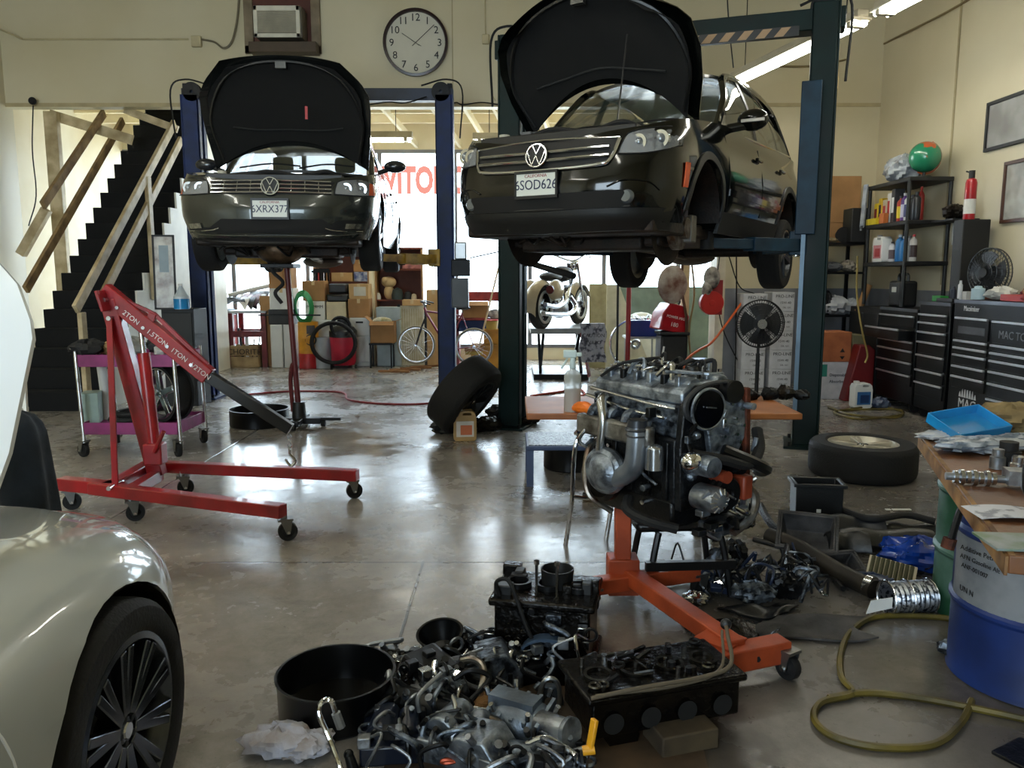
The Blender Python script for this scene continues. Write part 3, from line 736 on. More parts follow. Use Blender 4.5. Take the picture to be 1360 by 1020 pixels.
# lower intake
sd.patch([(-.68, .245), (0, .235), (.68, .245)], [(-.46, .365), (0, .36), (.46, .365)], off=.004, th=.03, name='lower_intake', mat=M('mesh_black', '050505'), parent=sed, n=24)
sd.strip([(-.84, .20), (-.5, .165), (0, .155), (.5, .165), (.84, .20)], r=.014, off=.012, name='chin_spoiler', mat=black_plastic, parent=sed)
sd.strip([(-.84, .255), (-.6, .225), (0, .215), (.6, .225), (.84, .255)], r=.006, off=.01, name='bumper_lower_trim', mat=M('greypaint_l', '4a4d48', r=.2, m=.5, coat=1), parent=sed)
for sg in (-1, 1):
    headlamp(sd, sed, [(.555, .59), (.7, .585), (.82, .59), (.88, .60)], [(.585, .705), (.7, .735), (.8, .75), (.885, .74)], sg, [(.655, .65, .05), (.78, .655, .055)])
    sd.patch([(sg*.845, .60), (sg*.893, .605)], [(sg*.86, .72), (sg*.895, .715)], off=.012, th=.01, name='turn_signal', mat=amber, parent=sed, n=4, m=3)
    sd.patch([(sg*.52, .275), (sg*.62, .265), (sg*.84, .285)], [(sg*.50, .29), (sg*.62, .36), (sg*.84, .365)], off=.008, th=.02, name='fog_recess', mat=M('mesh_black', '050505'), parent=sed, n=10, m=3)
    sd.patch([(sg*.68, .285), (sg*.82, .29)], [(sg*.68, .33), (sg*.82, .335)], off=.016, th=.02, name='fog_lamp', mat=lampbowl, parent=sed, n=6, m=2)
    sd.strip([(sg*.50, .285), (sg*.60, .265), (sg*.84, .27)], r=.006, off=.014, name='fog_trim', mat=chrome_trim, parent=sed)
    MB().tube([sd.side(1.35, z, sg, .002) for z in (.3, .6, .92)], .004, n=5).build('door_seam', M('gap_black', '020202', r=1), sed)
    MB().tube([sd.side(2.4, z, sg, .002) for z in (.3, .6, .95)], .004, n=5).build('door_seam', M('gap_black', '020202', r=1), sed)
    for y in (2.2, 3.2):
        q = sd.side(y, .80, sg, .02); MB().beam(q, q+V((0, .17, 0)), .03, .028).build('door_handle', greypaint, sed, bev=.008)
    side_glass(sd, sed, [(.82, 1.55, .94), (.83, 2.0, .95), (.83, 2.42, .96)], [(.74, 1.95, 1.20), (.62, 2.3, 1.42), (.62, 2.45, 1.43)], sg)
    side_glass(sd, sed, [(.83, 2.50, .96), (.82, 3.5, .98)], [(.62, 2.52, 1.43), (.64, 3.3, 1.38)], sg)
    mo = MB().at(T(sg*1.0, 1.62, 1.04)).sph((0, 0, 0), (.12, .07, .065), 16, 10).build('wing_mirror', M('mirror_dark', '22252a', r=.25, coat=.6), sed)
    MB().cyl((sg*.82, 1.6, .97), (sg*.93, 1.62, 1.01), .025).build('mirror_arm', black_plastic, mo)
numplate(sed, sd.S(0, .45, .02), '6XRX377')
greenhouse(sd, sed, greypaint, (1.30, .94, .76, 2.15, 1.43, .60, 3.5, 4.3, 1.0))
MB().bx(-.72, .72, 1.7, 4.0, .3, .4).build('cabin_floor', black_plastic, sed)
for x in (-.36, .36): MB().bx(x-.23, x+.23, 2.35, 2.5, .5, 1.05).bx(x-.12, x+.12, 2.4, 2.48, 1.07, 1.25).build('front_seat', M('seat_cloth', '8c8468', r=.8), sed, bev=.04)
MB().bx(-.74, .74, 1.6, 1.8, .7, .95).build('dashboard', black_plastic, sed, bev=.04)
engine_bay(sd, sed, .24, 1.15, .80, .66, 9, greypaint)
wiper_and_cowl(sd, sed, 1.24, .92, .70)
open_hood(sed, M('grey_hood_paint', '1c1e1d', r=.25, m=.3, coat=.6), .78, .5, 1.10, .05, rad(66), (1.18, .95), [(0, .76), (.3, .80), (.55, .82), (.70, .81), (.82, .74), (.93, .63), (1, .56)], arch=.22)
MB().bx(-.012, .012, .5, .515, 1.28, 1.40).build('hood_tag', red_pl, sed).location = (.22, .22, .08)
underside(sd, sed, .1, 4.5, .14, .74, 11)
for sg in (-1, 1):
    w_ = thing('front_wheel', '', ''); del w_['label'], w_['category']; w_.parent = sed
    make_wheel(w_, (sg*.79, .93, .24), .33, .21, sg, M('sedan_rim', '9a9da0', r=.3, m=.9), 7, style=1)
    w_ = thing('rear_wheel', '', ''); del w_['label'], w_['category']; w_.parent = sed
    make_wheel(w_, (sg*.79, 3.73, .24), .33, .21, sg, M('sedan_rim', '9a9da0'), 7, style=1)
# ================================================================ LIFTS
def settle(root, loc):
    loc = V(loc); root.location = loc
    for c in root.children: c.location = V(c.location)-loc
    return root
def lift(name, label, c, rz, sep, H, pm, am, carr, w=.36, dp=.26, beamz=None, arms=(), hazard=False, bm=None):
    """two-post lift; local x runs between posts; channel open inward"""
    t = thing(name, label, 'vehicle lift', c, rz)
    for sg in (-1, 1):
        x = sg*sep/2
        p = MB()
        p.bx(min(x, x+sg*.02), max(x, x+sg*.02), -w/2, w/2, .02, H)
        for s2 in (-1, 1):
            y0, y1 = sorted((s2*w/2, s2*(w/2-.02)))
            p.bx(min(x, x-sg*dp), max(x, x-sg*dp), y0, y1, .02, H)
            y0, y1 = sorted((s2*w/2, s2*(w/2-.09)))
            p.bx(min(x-sg*dp, x-sg*(dp-.02)), max(x-sg*dp, x-sg*(dp-.02)), y0, y1, .02, H)
        post = p.build('lift_post', pm, t, bev=.006)
        b = MB(); b.bx(x-.27, x+.27, -w/2-.12, w/2+.12, 0, .02)
        bp = b.build('base_plate', pm, post)
        for a, d in ((-.22, -w/2-.07), (.22, -w/2-.07), (-.22, w/2+.07), (.22, w/2+.07)):
            MB().cyl((x+a, d, .02), (x+a, d, .055), .016, n=6).build('anchor_bolt', dark_metal, bp)
        # carriage
        k = MB(); k.bx(min(x-sg*.03, x-sg*(dp-.03)), max(x-sg*.03, x-sg*(dp-.03)), -w/2+.035, w/2-.035, carr-.12, carr+1.05)
        kk = k.build('carriage', bm or am, t, bev=.008)
        k = MB(); x2 = x-sg*(dp+.10); k.bx(min(x-sg*(dp-.04), x2), max(x-sg*(dp-.04), x2), -w/2-.04, w/2+.04, carr-.1, carr+.1)
        k.build('arm_bracket', am, kk, bev=.008)
        MB().cyl((x-sg*dp*.55, 0, .03), (x-sg*dp*.55, 0, carr-.12), .035, n=12).build('hydraulic_cylinder', M('cylinder_grey', '4b4e52', r=.35, m=.7), post)
        MB().tube([(x-sg*dp*.7, .09, .05), (x-sg*dp*.7, .09, H-.1)], .008, n=6, k=0).build('lift_cable', dark_metal, post)
        for (s_, ax, ay, L_) in arms:
            if s_ != sg: continue
            q0 = V((x-sg*(dp+.04), ay*w*.42, carr-.02)); q1 = V((ax, ay*L_, carr-.02))
            a_ = MB(); m_ = q0.lerp(q1, .55); a_.beam(q0, m_, .13, .11); ar = a_.build('lift_arm', am, t, bev=.006)
            MB().beam(m_-(m_-q0)*.2, q1, .095, .08).build('arm_extension', am, ar, bev=.005)
            MB().cyl(q1+V((0, 0, -.05)), q1+V((0, 0, .09)), .055, n=18).build('lift_pad', rubber, ar)
            MB().cyl(q0+V((0, 0, -.09)), q0+V((0, 0, .09)), .03, n=12).build('pivot_pin', steel, ar)
    if beamz:
        MB().bx(-sep/2-.06, sep/2+.06, -.1, .1, beamz+.03, beamz+.2).build('overhead_beam', pm, t, bev=.008)
        for sg in (-1, 1):
            pl = MB().at(T(sg*(sep/2-.12), 0, beamz+.24) @ RX(PI/2)); pl.lathe([(.02, -.02), (.1, -.02), (.08, 0), (.1, .02), (.02, .02)], 20); pl.build('pulley', dark_metal, t)
            MB().tube([(sg*(sep/2-.3), 0, beamz+.26), (sg*(sep/2-.05), -.05, beamz+.33), (sg*(sep/2+.1), -.08, beamz+.2), (sg*(sep/2+.08), -.1, beamz-.4)], .012, n=6).build('hydraulic_hose', rubber, t)
    return t
bluel = M('blue_lift_paint', '182c5c', r=.5, c2='122246', sc=5, rv=.06, ior=1.35)
bluel_d = M('dark_blue_lift_paint', '1b2840', r=.45, c2='141e30', sc=5)
yel = M('yellow_arm_paint', 'c29a2e', r=.5, c2='80631c', sc=8)
La = A(281, 520, 9.75); Lb = A(590, 520, 9.75)
H1 = A(590, 128, 9.75).z
l1 = lift('two_post_lift', 'blue two-post lift carrying the grey sedan', ((La.x+Lb.x)/2, 9.75, 0), 0, Lb.x-La.x+.26, H1, bluel, yel, 1.72,
     arms=[(-1, -.78, -1, 1.1), (-1, -.78, 1, 1.2), (1, .78, -1, 1.1), (1, .78, 1, 1.2)], bm=bluel_d, w=.24, dp=.19)
sp = Lb.x-La.x+.26
MB().bx(-sp/2-.02, sp/2+.02, -.07, .07, H1-.06, H1+.08).build('overhead_beam', bluel_d, l1, bev=.006)
MB().cyl((-.1, -.12, H1-.12), (.62, -.12, H1-.12), .035, n=12).build('shutoff_bar', rubber, l1)
MB().tube([(.62, -.12, H1-.12), (.85, -.12, H1-.09), (1.05, -.12, H1-.1), (1.3, -.12, H1-.03)], .008, n=5).build('bar_chain', dark_metal, l1)
for sg in (-1, 1):
    MB().at(T(sg*(sp/2-.12), -.09, H1+.03) @ RX(PI/2)).lathe([(.02, -.03), (.11, -.03), (.09, 0), (.11, .03), (.02, .03)], 20).build('pulley', dark_metal, l1)
    MB().bx(sg*(sp/2-.02)-.03, sg*(sp/2-.02)+.03, -.05, .05, H1, H1+.14).build('top_bracket', dark_metal, l1, bev=.004)
    MB().tube([(sg*(sp/2-.35), -.1, H1+.1), (sg*(sp/2-.05), -.1, H1+.17), (sg*(sp/2+.13), -.1, H1+.05), (sg*(sp/2+.1), -.1, H1-.5)], .01, n=6).build('hydraulic_hose', rubber, l1)
# power unit on the inner post face
pu = A(598, 350, 9.5)
x_ = sp/2+.1
z1 = A(598, 322, 9.55).z; z2 = A(598, 345, 9.55).z; z3 = A(598, 367, 9.55).z; z4 = A(598, 408, 9.55).z
pw = MB().bx(x_-.06, x_+.08, -.34, -.2, z2, z1).build('power_unit_motor', M('motor_silver', 'b8babb', r=.35, m=.7), l1, bev=.015)
MB().bx(x_-.10, x_+.12, -.36, -.2, z3, z2).build('valve_block', dark_metal, l1, bev=.01)
MB().bx(x_-.10, x_+.10, -.38, -.2, z4, z3-.02).build('oil_tank', M('tank_grey', '54585c', r=.45), l1, bev=.012)
MB().cyl((x_+.12, -.28, z2+.02), (x_+.5, -.3, z2+.1), .008, n=6).build('release_lever', dark_metal, l1)
MB().sph((x_+.5, -.3, z2+.1), .02).build('lever_knob', rubber, l1)
# green lift under the SUV
greenl = M('dark_green_lift_paint', '08201f', r=.5, c2='051514', sc=4, rv=.06, ior=1.3)
blueg = M('blue_green_carriage_paint', '123448', r=.5, c2='0c2434', sc=5, ior=1.35)
Ra = G(686, 566); Rb = G(1062, 590)
Rc = (Ra+Rb)/2; rr_ = math.atan2(Rb.y-Ra.y, Rb.x-Ra.x); sp2 = (Rb-Ra).length+.26
H2 = A(1088, 8, Rb.y).z
l2 = lift('two_post_lift', 'tall dark green two-post lift carrying the black SUV', (Rc.x, Rc.y, 0), rr_, sp2, H2, greenl, blueg, 1.78, w=.25, dp=.20,
     arms=[(-1, -.45, -1, 1.0), (-1, -.6, 1, 1.2), (1, .55, -1, .9), (1, .8, 1, 1.25)], beamz=H2-.24, bm=blueg)
hz = MB()
n_ = 15
for i in range(n_):
    x0 = -sp2/2+.35+(sp2-.7)*i/n_; wd = (sp2-.7)/n_*.5
    hz.prism([(x0, H2-.245), (x0+wd, H2-.245), (x0+wd+.06, H2-.175), (x0+.06, H2-.175)], -.114, -.1105)
hz.build('hazard_stripe', M('faded_orange_stripe', 'a88a68', r=.6), l2)
MB().bx(-sp2/2+.3, sp2/2-.3, -.1125, -.1102, H2-.25, H2-.17).build('stripe_band', black_plastic, l2)
MB().beam((sp2/2-.19, -.175, .3), (sp2/2-.19, -.175, 2.0), .035, .02).build('steel_edge_rail', M('rail_grey', '5c7080', r=.4, m=.4), l2)
MB().bx(sp2/2-.26, sp2/2-.10, -.2, -.142, 1.85, 3.1).build('carriage_cover', blueg, l2, bev=.006)
MB().tube([(-sp2/2+.3, -.1, 1.7), (-sp2/2+.4, -.4, 1.62), (-sp2/2+.9, -.75, 1.5)], .03).build('hose_loom', rubber, l2)
# ================================================================ STAIRS
st = thing('staircase', 'steep black-carpeted staircase with cream timber handrails rising beside the side wall', 'staircase', (0,0,0))
sx0, sx1, sy0, RR, TT = -5.68, -4.66, 8.7, .22, .22
blackc = M('black_carpet', '090a0b', r=.95, var=.3)
stw = M('white_stringer', 'e9e6da', r=.5, var=.05)
b = MB(); ns = 19
for i in range(ns):
    b = MB(); b.bx(sx0, sx1, sy0+i*TT, sy0+(i+1)*TT+.02, i*RR, (i+1)*RR); b.build('step', blackc, st, bev=.008)
poly = [(sy0, 0)]
for i in range(ns): poly += [(sy0+i*TT, (i+1)*RR), (sy0+(i+1)*TT, (i+1)*RR)]
poly += [(sy0+ns*TT, 0)]
MB().prism(poly, sx1+.003, sx1+.03, plane='yz').build('side_panel', stw, st)
def rail(p, q, X, nm='handrail', ext0=0, ext1=0, w=.045, h=.11):
    P = AX(p[0], p[1], X); Q = AX(q[0], q[1], X); d = Q-P
    MB().beam(P-d*ext0, Q+d*ext1, w, h).build(nm, cream, st, bev=.006)
rail((227, 172), (138, 340), sx1+.05, ext1=.33, ext0=.06)
rail((237, 192), (163, 340), sx1+.05, 'lower_rail', ext1=.3, ext0=.05)
P = AX(199, 235, sx1+.09); Q = AX(214, 368, sx1+.09)
MB().bx(sx1+.035, sx1+.085, P.y-.05, P.y+.05, Q.y*0+1.2, P.z).build('rail_post', cream, st, bev=.006)
P = AX(112, 415, sx1+.09)
MB().bx(sx1+.035, sx1+.085, P.y-.05, P.y+.05, 0, P.z).build('newel_post', cream, st, bev=.006)
browntim = M('bare_timber', '9b7f55', r=.6, c2='6d5535', sc=6)
for a, bb in (((163, 160), (60, 340)), ((138, 150), (72, 250))):
    P = AX(a[0], a[1], sx0-.05); Q = AX(bb[0], bb[1], sx0-.05); d = Q-P
    MB().beam(P, Q+d*.2, .045, .11).build('handrail', browntim, st, bev=.006)
settle(st, ((sx0+sx1)/2, sy0, 0))
# timber framing around the stair opening
def timber(name, label, p, q, w, h, m=cream, up=(0,0,1)):
    o = MB().beam(p, q, w, h, up).build(name, m, bev=.006); return tag(o, label, 'timber')
pp = A(58, 148, 11.12)
timber('timber_post', 'cream timber post standing in the corner beside the stairs', (pp.x, 11.3, 0), (pp.x, 11.3, ZS), .18, .1, up=(0,1,0))
timber('timber_brace', 'cream diagonal brace leaning on the corner post', A(28, 338, 10.85), A(62, 278, 10.85), .1, .12)
timber('timber_brace', 'sloping cream board under the soffit above the stairs', A(66, 152, 11.4), A(176, 186, 11.4), .05, .14)
timber('timber_brace', 'short cream beam under the soffit next to the blue lift post', A(166, 146, 11.25), A(236, 172, 11.25), .06, .1)
# ================================================================ WALL FITTINGS
clk = A(552, 57, YB-.03)
rC = 41*clk.y/F*1.0
c_ = thing('wall_clock', 'large round wall clock with dark rim reading eight past ten', 'clock', clk)
MB().lathe([(rC*.91, -.0), (rC*.91, .03), (rC*.93, .05), (rC, .045), (rC*1.0, 0), (rC*.9, -.02)], 56, RX(PI/2)).build('clock_rim', M('clock_rim', '2c1a1c', r=.3), c_)
MB().cyl((0, .01, 0), (0, 0, 0), rC*.92, n=48).build('clock_face', M('clock_face', 'cfcab8', r=.6, var=.03), c_)
for k in range(1, 13):
    a = PI/2-2*PI*k/12
    text('numeral', str(k), rC*.31, ink, c_, (rC*.74*cos(a), -.005, rC*.74*sin(a)))
def hand(ang, L_, w):
    a = PI/2-ang
    MB().beam((-.06*cos(a), -.015, -.06*sin(a)), (L_*cos(a), -.015, L_*sin(a)), .004, w, up=(0,1,0)).at(Matrix()).build('clock_hand', ink, c_)
hand(2*PI*(10.13/12), rC*.5, .02); hand(2*PI*(8/60), rC*.78, .014)
hand(2*PI*(20/60), rC*.2, .008)
# window air conditioner
a0 = A(327, 72, YB); a1 = A(425, -4, YB)
acf = thing('air_conditioner', 'white window air conditioner set in a brown boarded wall recess', 'air conditioner', (A(376, 40, YB-.05)))
ox, oz = acf.location.x, acf.location.z
brownb = M('recess_board', '8a7a62', r=.6, c2='6f6049', sc=5)
x0, x1, z0, z1 = a0.x-ox, a1.x-ox, a0.z-oz, a1.z-oz
MB().bx(x0, x0+.12, 0, .045, z0, z1).bx(x1-.12, x1, 0, .045, z0, z1).bx(x0, x1, 0, .045, z0, z0+.1).build('recess_frame', brownb, acf, bev=.006)
MB().bx(x0+.12, x1-.12, .03, .045, z0+.1, z1).build('recess_board', M('red_brown_board', '5a2c1c', r=.6), acf)
q0 = A(338, 50, YB-.3); q1 = A(398, 8, YB-.3)
X0, X1, Z0, Z1 = q0.x-ox, q1.x-ox, q0.z-oz, q1.z-oz
MB().bx(X0+.02, X1+.02, -.25, .04, Z0, Z1).build('cabinet_case', M('ac_case', '5e564a', r=.5), acf, bev=.01)
MB().bx(X0, X1, -.275, -.25, Z0, Z0+.05).bx(X0, X1, -.275, -.25, Z1-.06, Z1).bx(X0, X0+.05, -.275, -.25, Z0, Z1).bx(X1-.05, X1, -.275, -.25, Z0, Z1).build('front_bezel', M('ac_white', 'ded8c6', r=.45), acf, bev=.006)
g = MB()
for i in range(15):
    z = Z0+.06+(Z1-Z0-.13)*i/14
    g.bx(X0+.05, X1-.05, -.27, -.255, z, z+.012)
g.build('louver_grille', M('ac_grille', 'b5ad98', r=.5), acf)
MB().bx(X0-.1, X1+.18, -.2, .0, Z0-.16, Z0-.03).build('support_shelf', M('dark_board', '4a3a28', r=.6), acf, bev=.006)
# conduits, boxes and cables
def cable(name, label, pts, r, mat, cat='cable', k=6, grp=None):
    return tag(MB().tube(pts, r, n=6, k=k).build(name, mat), label, cat, grp)
cond = M('painted_conduit', 'c0b28c', r=.5)
cable('conduit', 'painted conduit running level along the upper wall to a small box', [A(32, 52, YB-.02), A(250, 52, YB-.02)], .012, cond, 'conduit', 0)
tag(MB().box(A(261, 55, YB-.03), (.13, .05, .14)).build('junction_box', cond, bev=.008), 'small painted junction box at the end of the level conduit', 'junction box')
cable('wall_cable', 'grey cable looping from the junction box up past the air conditioner', [A(267, 52, YB-.03), A(285, 56, YB-.03), A(297, 64, YB-.03), A(308, 55, YB-.03), A(315, 25, YB-.03), A(318, -15, YB-.03)], .014, M('grey_cable', '7a705a', r=.5))
cable('wall_cable', 'thin cable rising from the corner across the side wall', [A(30, 52, YB-.02), V((XL+.02, 10.2, A(30, 52, YB).z+.12)), V((XL+.02, 8.5, A(30, 52, YB).z+.3))], .012, cond)
cable('wall_conduit', 'thin vertical conduit dropping beside the clock to the soffit', [A(644, -10, YB-.02), A(645, 45, YB-.02), A(650, 60, YB-.02), A(652, 118, YB-.02), A(658, 134, YB-.02)], .008, cond)
tag(MB().box(A(645, 52, YB-.03), (.09, .05, .12)).build('junction_box', cond, bev=.008), 'small box on the thin conduit beside the clock', 'junction box')
cable('wall_cable', 'dark cable strung along the soffit edge behind the blue lift', [A(597, 140, YB-.03), A(606, 136, YB-.03), A(615, 139, YB-.03), A(640, 136, YB-.03), A(668, 140, YB-.03)], .008, rubber)
cam_ = MB().sph(A(43, 134, YB-.1), .05); cam_.cyl(A(43, 134, YB-.1), A(43, 134, YB-.01), .02)
tag(cam_.build('security_camera', rubber), 'small black dome camera at the corner above the stairs', 'camera')
cable('wall_cable', 'dark cable hanging in the corner beside the timber post', [A(44, 140, 10.95), A(43, 200, 10.95), A(48, 260, 10.95), A(38, 300, 10.95)], .008, rubber)
# long sagging cable on the right walls
cable('wall_cable', 'long sagging cable crossing from the back corner up the side wall', [A(1030, 88, YB-.03), A(1075, 88, YB-.03), A(1120, 80, YB-.03), AX(1150, 70, XR-.03), AX(1200, 45, XR-.03), AX(1250, 20, XR-.03), AX(1300, -8, XR-.03)], .014, M('brown_cable', '7d6b48', r=.6))
cable('hanging_cable', 'thin tan cable hanging down beside the green lift post', [A(1113, 30, 9.0), A(1113, 100, 9.0), A(1108, 150, 9.0), A(1101, 190, 9.0), A(1097, 225, 9.0)], .008, M('tan_cable', 'b09a6a', r=.6))
cable('hanging_cable', 'dark cable hanging from above in front of the overhead lift beam', [A(965, -20, 8.5), A(968, 30, 8.5), A(974, 90, 8.8)], .007, rubber)
# ================================================================ ENGINE HOIST
hr = M('hoist_red', 'a3121c', r=.35, c2='7d0e16', sc=5, coat=.3)
ho = thing('engine_hoist', 'red folding engine hoist with black boom extension and hook', 'engine hoist', (0,0,0))
def caster(parent, p, yaw, r=.055, m=None, z0=None, name='caster'):
    """p: floor point; yaw: rolling direction"""
    mm = T(p) @ RZ(yaw)
    o = MB().at(mm)
    o.prism([(-.02, r*2.2), (.045, r*2.2), (.03, r*.8), (.01, r*.8)], -.032, -.028).prism([(-.02, r*2.2), (.045, r*2.2), (.03, r*.8), (.01, r*.8)], .028, .032).bx(-.035, .05, -.034, .034, r*2.2, r*2.2+.012).cyl((.0, 0, r*2.2), (.0, 0, z0 or r*2.6), .02, n=10)
    k = o.build(name, M('caster_zinc', '8a8a88', r=.35, m=.9), parent)
    w = MB().at(mm @ T(.02, 0, r) @ RX(PI/2)); w.lathe([(.012, -.018), (r*.55, -.014), (r*.6, -.018), (r*.95, -.018), (r, -.012), (r, .012), (r*.95, .018), (r*.6, .018), (r*.55, .014), (.012, .018)], 24)
    w.build('caster_wheel', rubber, k)
    MB().at(mm @ T(.02, 0, r)).cyl((0, -.04, 0), (0, .04, 0), .009, n=8).build('axle_bolt', steel, k)
    return k
zl = .19
nf = G(372, 716); ff = G(462, 662); nr = G(95, 676); fr = G(225, 652)
nl0 = G(165, 686); 
def up(p, z): return V((p.x, p.y, z))
near0 = up(G(150, 690), zl); near1 = up(G(384, 724), zl); near1 = up(G(378, 722), zl)
far0 = up(G(205, 654), zl); far1 = up(G(476, 668), zl)
MB().beam(near0-(near1-near0)*.12, near1, .075, .075).build('front_leg', hr, ho, bev=.006)
MB().beam(far0, far1, .075, .075).build('front_leg', hr, ho, bev=.006)
rearL = up(G(84, 680), zl)
MB().beam(rearL, near0+V((.05, .02, 0)), .085, .08).build('base_frame', hr, ho, bev=.006)
rb = up(G(165, 655), zl)
MB().beam(near0+V((-.02, 0, 0)), far0+V((-.02, .0, 0)), .08, .08).build('rear_crossmember', hr, ho, bev=.006)
mb_ = up(G(212, 668), zl)
MB().beam(near0.lerp(near1, .12), mb_, .07, .07).build('centre_brace', hr, ho, bev=.005)
MB().beam(far0, mb_, .07, .07).build('centre_brace', hr, ho, bev=.005)
for p in (up(G(378, 718), 0), up(G(467, 662), 0), up(G(176, 692), 0), up(G(92, 677), 0), up(G(243, 657), 0)):
    caster(ho, p, .4, z0=zl-.02)
Ym = mb_.y
mt = A(146, 398, Ym-.02)
ax_ = (mt-mb_)
MB().beam(mb_, mt, .085, .10, up=(1,0,0)).build('mast', hr, ho, bev=.006)
MB().beam(mt-ax_*.06+V((0,-.06,0)), mt+V((-.02,-.06,.06)), .02, .15, up=(0,1,0)).build('mast_plate', hr, ho, bev=.004)
MB().beam(mt-ax_*.06+V((0,.06,0)), mt+V((-.02,.06,.06)), .02, .15, up=(0,1,0)).build('mast_plate', hr, ho, bev=.004)
s1 = mt-ax_*.10
MB().beam(s1+V((-.01,-.05,0)), near0+V((.03,0,.03)), .035, .05).build('support_strut', hr, ho, bev=.004)
MB().beam(mt-ax_*.4+V((0,.05,0)), far0+V((-.0,0,.03)), .035, .05).build('support_strut', hr, ho, bev=.004)
bt = A(278, 500, Ym-.03); bend = mt+V((0, 0, 0))
MB().beam(mt+(mt-bt)*.06+V((0,0,.03)), bt, .075, .11).build('boom', hr, ho, bev=.006)
tip = A(386, 570, Ym-.04)
MB().beam(bt-(tip-bt)*.1, tip, .058, .075).build('boom_extension', M('hoist_black', '141416', r=.35), ho, bev=.006)
up0 = A(204, 416, Ym-.03)
MB().beam(A(160, 396, Ym-.03), up0, .02, .02).beam(up0, A(276, 484, Ym-.03), .022, .022).build('tie_bar', hr, ho)
MB().beam(up0, A(196, 442, Ym-.03), .04, .05).build('tie_bracket', hr, ho, bev=.004)
ra = A(206, 598, Ym-.09); rt = A(187, 436, Ym-.04)
MB().cyl(ra, ra.lerp(rt, .80), .038, n=18).build('ram_cylinder', hr, ho)
MB().cyl(ra.lerp(rt, .8), rt, .016, n=12).build('ram_piston', steel, ho)
MB().box(ra+V((0, 0, -.02)), (.12, .1, .14)).build('pump_block', hr, ho, bev=.01)
MB().cyl(ra+V((.02, -.06, 0)), ra+V((.1, -.08, .14)), .014, n=8).build('pump_socket', hr, ho)
for f_, s in ((.24, '2TON'), (.50, '1.5TON'), (.72, '1TON'), (.93, '1/2TON')):
    c = mt.lerp(bt, f_)+V((0, -.041, .005))
    an = math.atan2((bt-mt).z, (bt-mt).x)
    o = text('load_decal', s, .045, M('decal_white', 'e8dede', r=.5, var=0), ho, c, (PI/2, 0, 0)); o.rotation_euler = (Matrix.Rotation(-an, 4, 'Y') @ RX(PI/2)).to_euler()
for f_ in (.1, .36, .6, .84):
    c = mt.lerp(bt, f_)+V((0, 0, -.0)); MB().cyl(c+V((0, -.045, 0)), c+V((0, .045, 0)), .012, n=8).build('boom_bolt', steel, ho)
for p in (mt, mb_+V((.0, 0, .12)), s1, near0+V((.03,0,.03))):
    MB().cyl(p+V((0, -.085, 0)), p+V((0, .085, 0)), .015, n=8).build('pivot_bolt', steel, ho)
ch = MB()
hk = A(379, 590, tip.y)
for i in range(4):
    ch.torus((tip.x-.01, tip.y, tip.z-.05-i*.028), .014, .004, 'x' if i % 2 else 'y', 12, 6)
ch.build('hook_chain', steel, ho)
hz_ = tip.z-.17
MB().tube([(tip.x-.01, tip.y, hz_+.03), (tip.x-.01, tip.y, hz_), (tip.x+.022, tip.y, hz_-.04), (tip.x-.005, tip.y, hz_-.075), (tip.x-.035, tip.y, hz_-.045), (tip.x-.036, tip.y, hz_-.03)], .009).build('hook', steel, ho)
settle(ho, (near0.x, near0.y, 0))
# ================================================================ GENERIC ITEMS
def carton(label, px0, px1, py, zb, Y, dep=.35, mat=card, group=None, open_=False, tape=True, name='cardboard_box', rz=0, cat='box', txt=None):
    x0, x1 = A(px0, py, Y).x, A(px1, py, Y).x; zt = A(px0, py, Y).z; w = x1-x0; h = max(zt-zb, .05)
    t = thing(name, label, cat, ((x0+x1)/2, Y+dep/2, zb), rz, group)
    if open_:
        b = MB(); th = .008
        b.bx(-w/2, w/2, -dep/2, dep/2, 0, th).bx(-w/2, w/2, -dep/2, -dep/2+th, 0, h).bx(-w/2, w/2, dep/2-th, dep/2, 0, h).bx(-w/2, -w/2+th, -dep/2, dep/2, 0, h).bx(w/2-th, w/2, -dep/2, dep/2, 0, h)
        b.build('box_body', mat, t)
        MB().beam((-w/2, 0, h), (-w/2-.09, 0, h+.08), dep, .006, up=(0,0,1)).build('box_flap', mat, t)
        MB().beam((w/2, 0, h), (w/2+.1, 0, h+.03), dep, .006).build('box_flap', mat, t)
        MB().beam((0, -dep/2, h), (0, -dep/2-.07, h-.06), w, .006).build('box_flap', mat, t)
    else:
        MB().bx(-w/2, w/2, -dep/2, dep/2, 0, h).build('box_body', mat, t, bev=.008)
        if tape: MB().bx(-.025, .025, -dep/2-.002, dep/2, h-.001, h+.002).bx(-.025, .025, -dep/2-.002, -dep/2, h-.07, h+.002).build('packing_tape', M('tape', 'c9ad7c', r=.3), t)
    if txt: 
        for i, (s, sz, x, z) in enumerate(txt): text('box_print', s, sz, ink, t, (x*w, -dep/2-.003, z*h))
    return t, zb+h
def X_(px, Y): return A(px, 400, Y).x
def Z_(py, Y): return A(680, py, Y).z
def simple(name, label, cat, mb, mat, loc=None, rz=0, bev=0, group=None, kind=None, **k):
    o = mb.build(name, mat, bev=bev, **k); tag(o, label, cat, group, kind)
    if loc is not None: place(o, loc, rz)
    return o
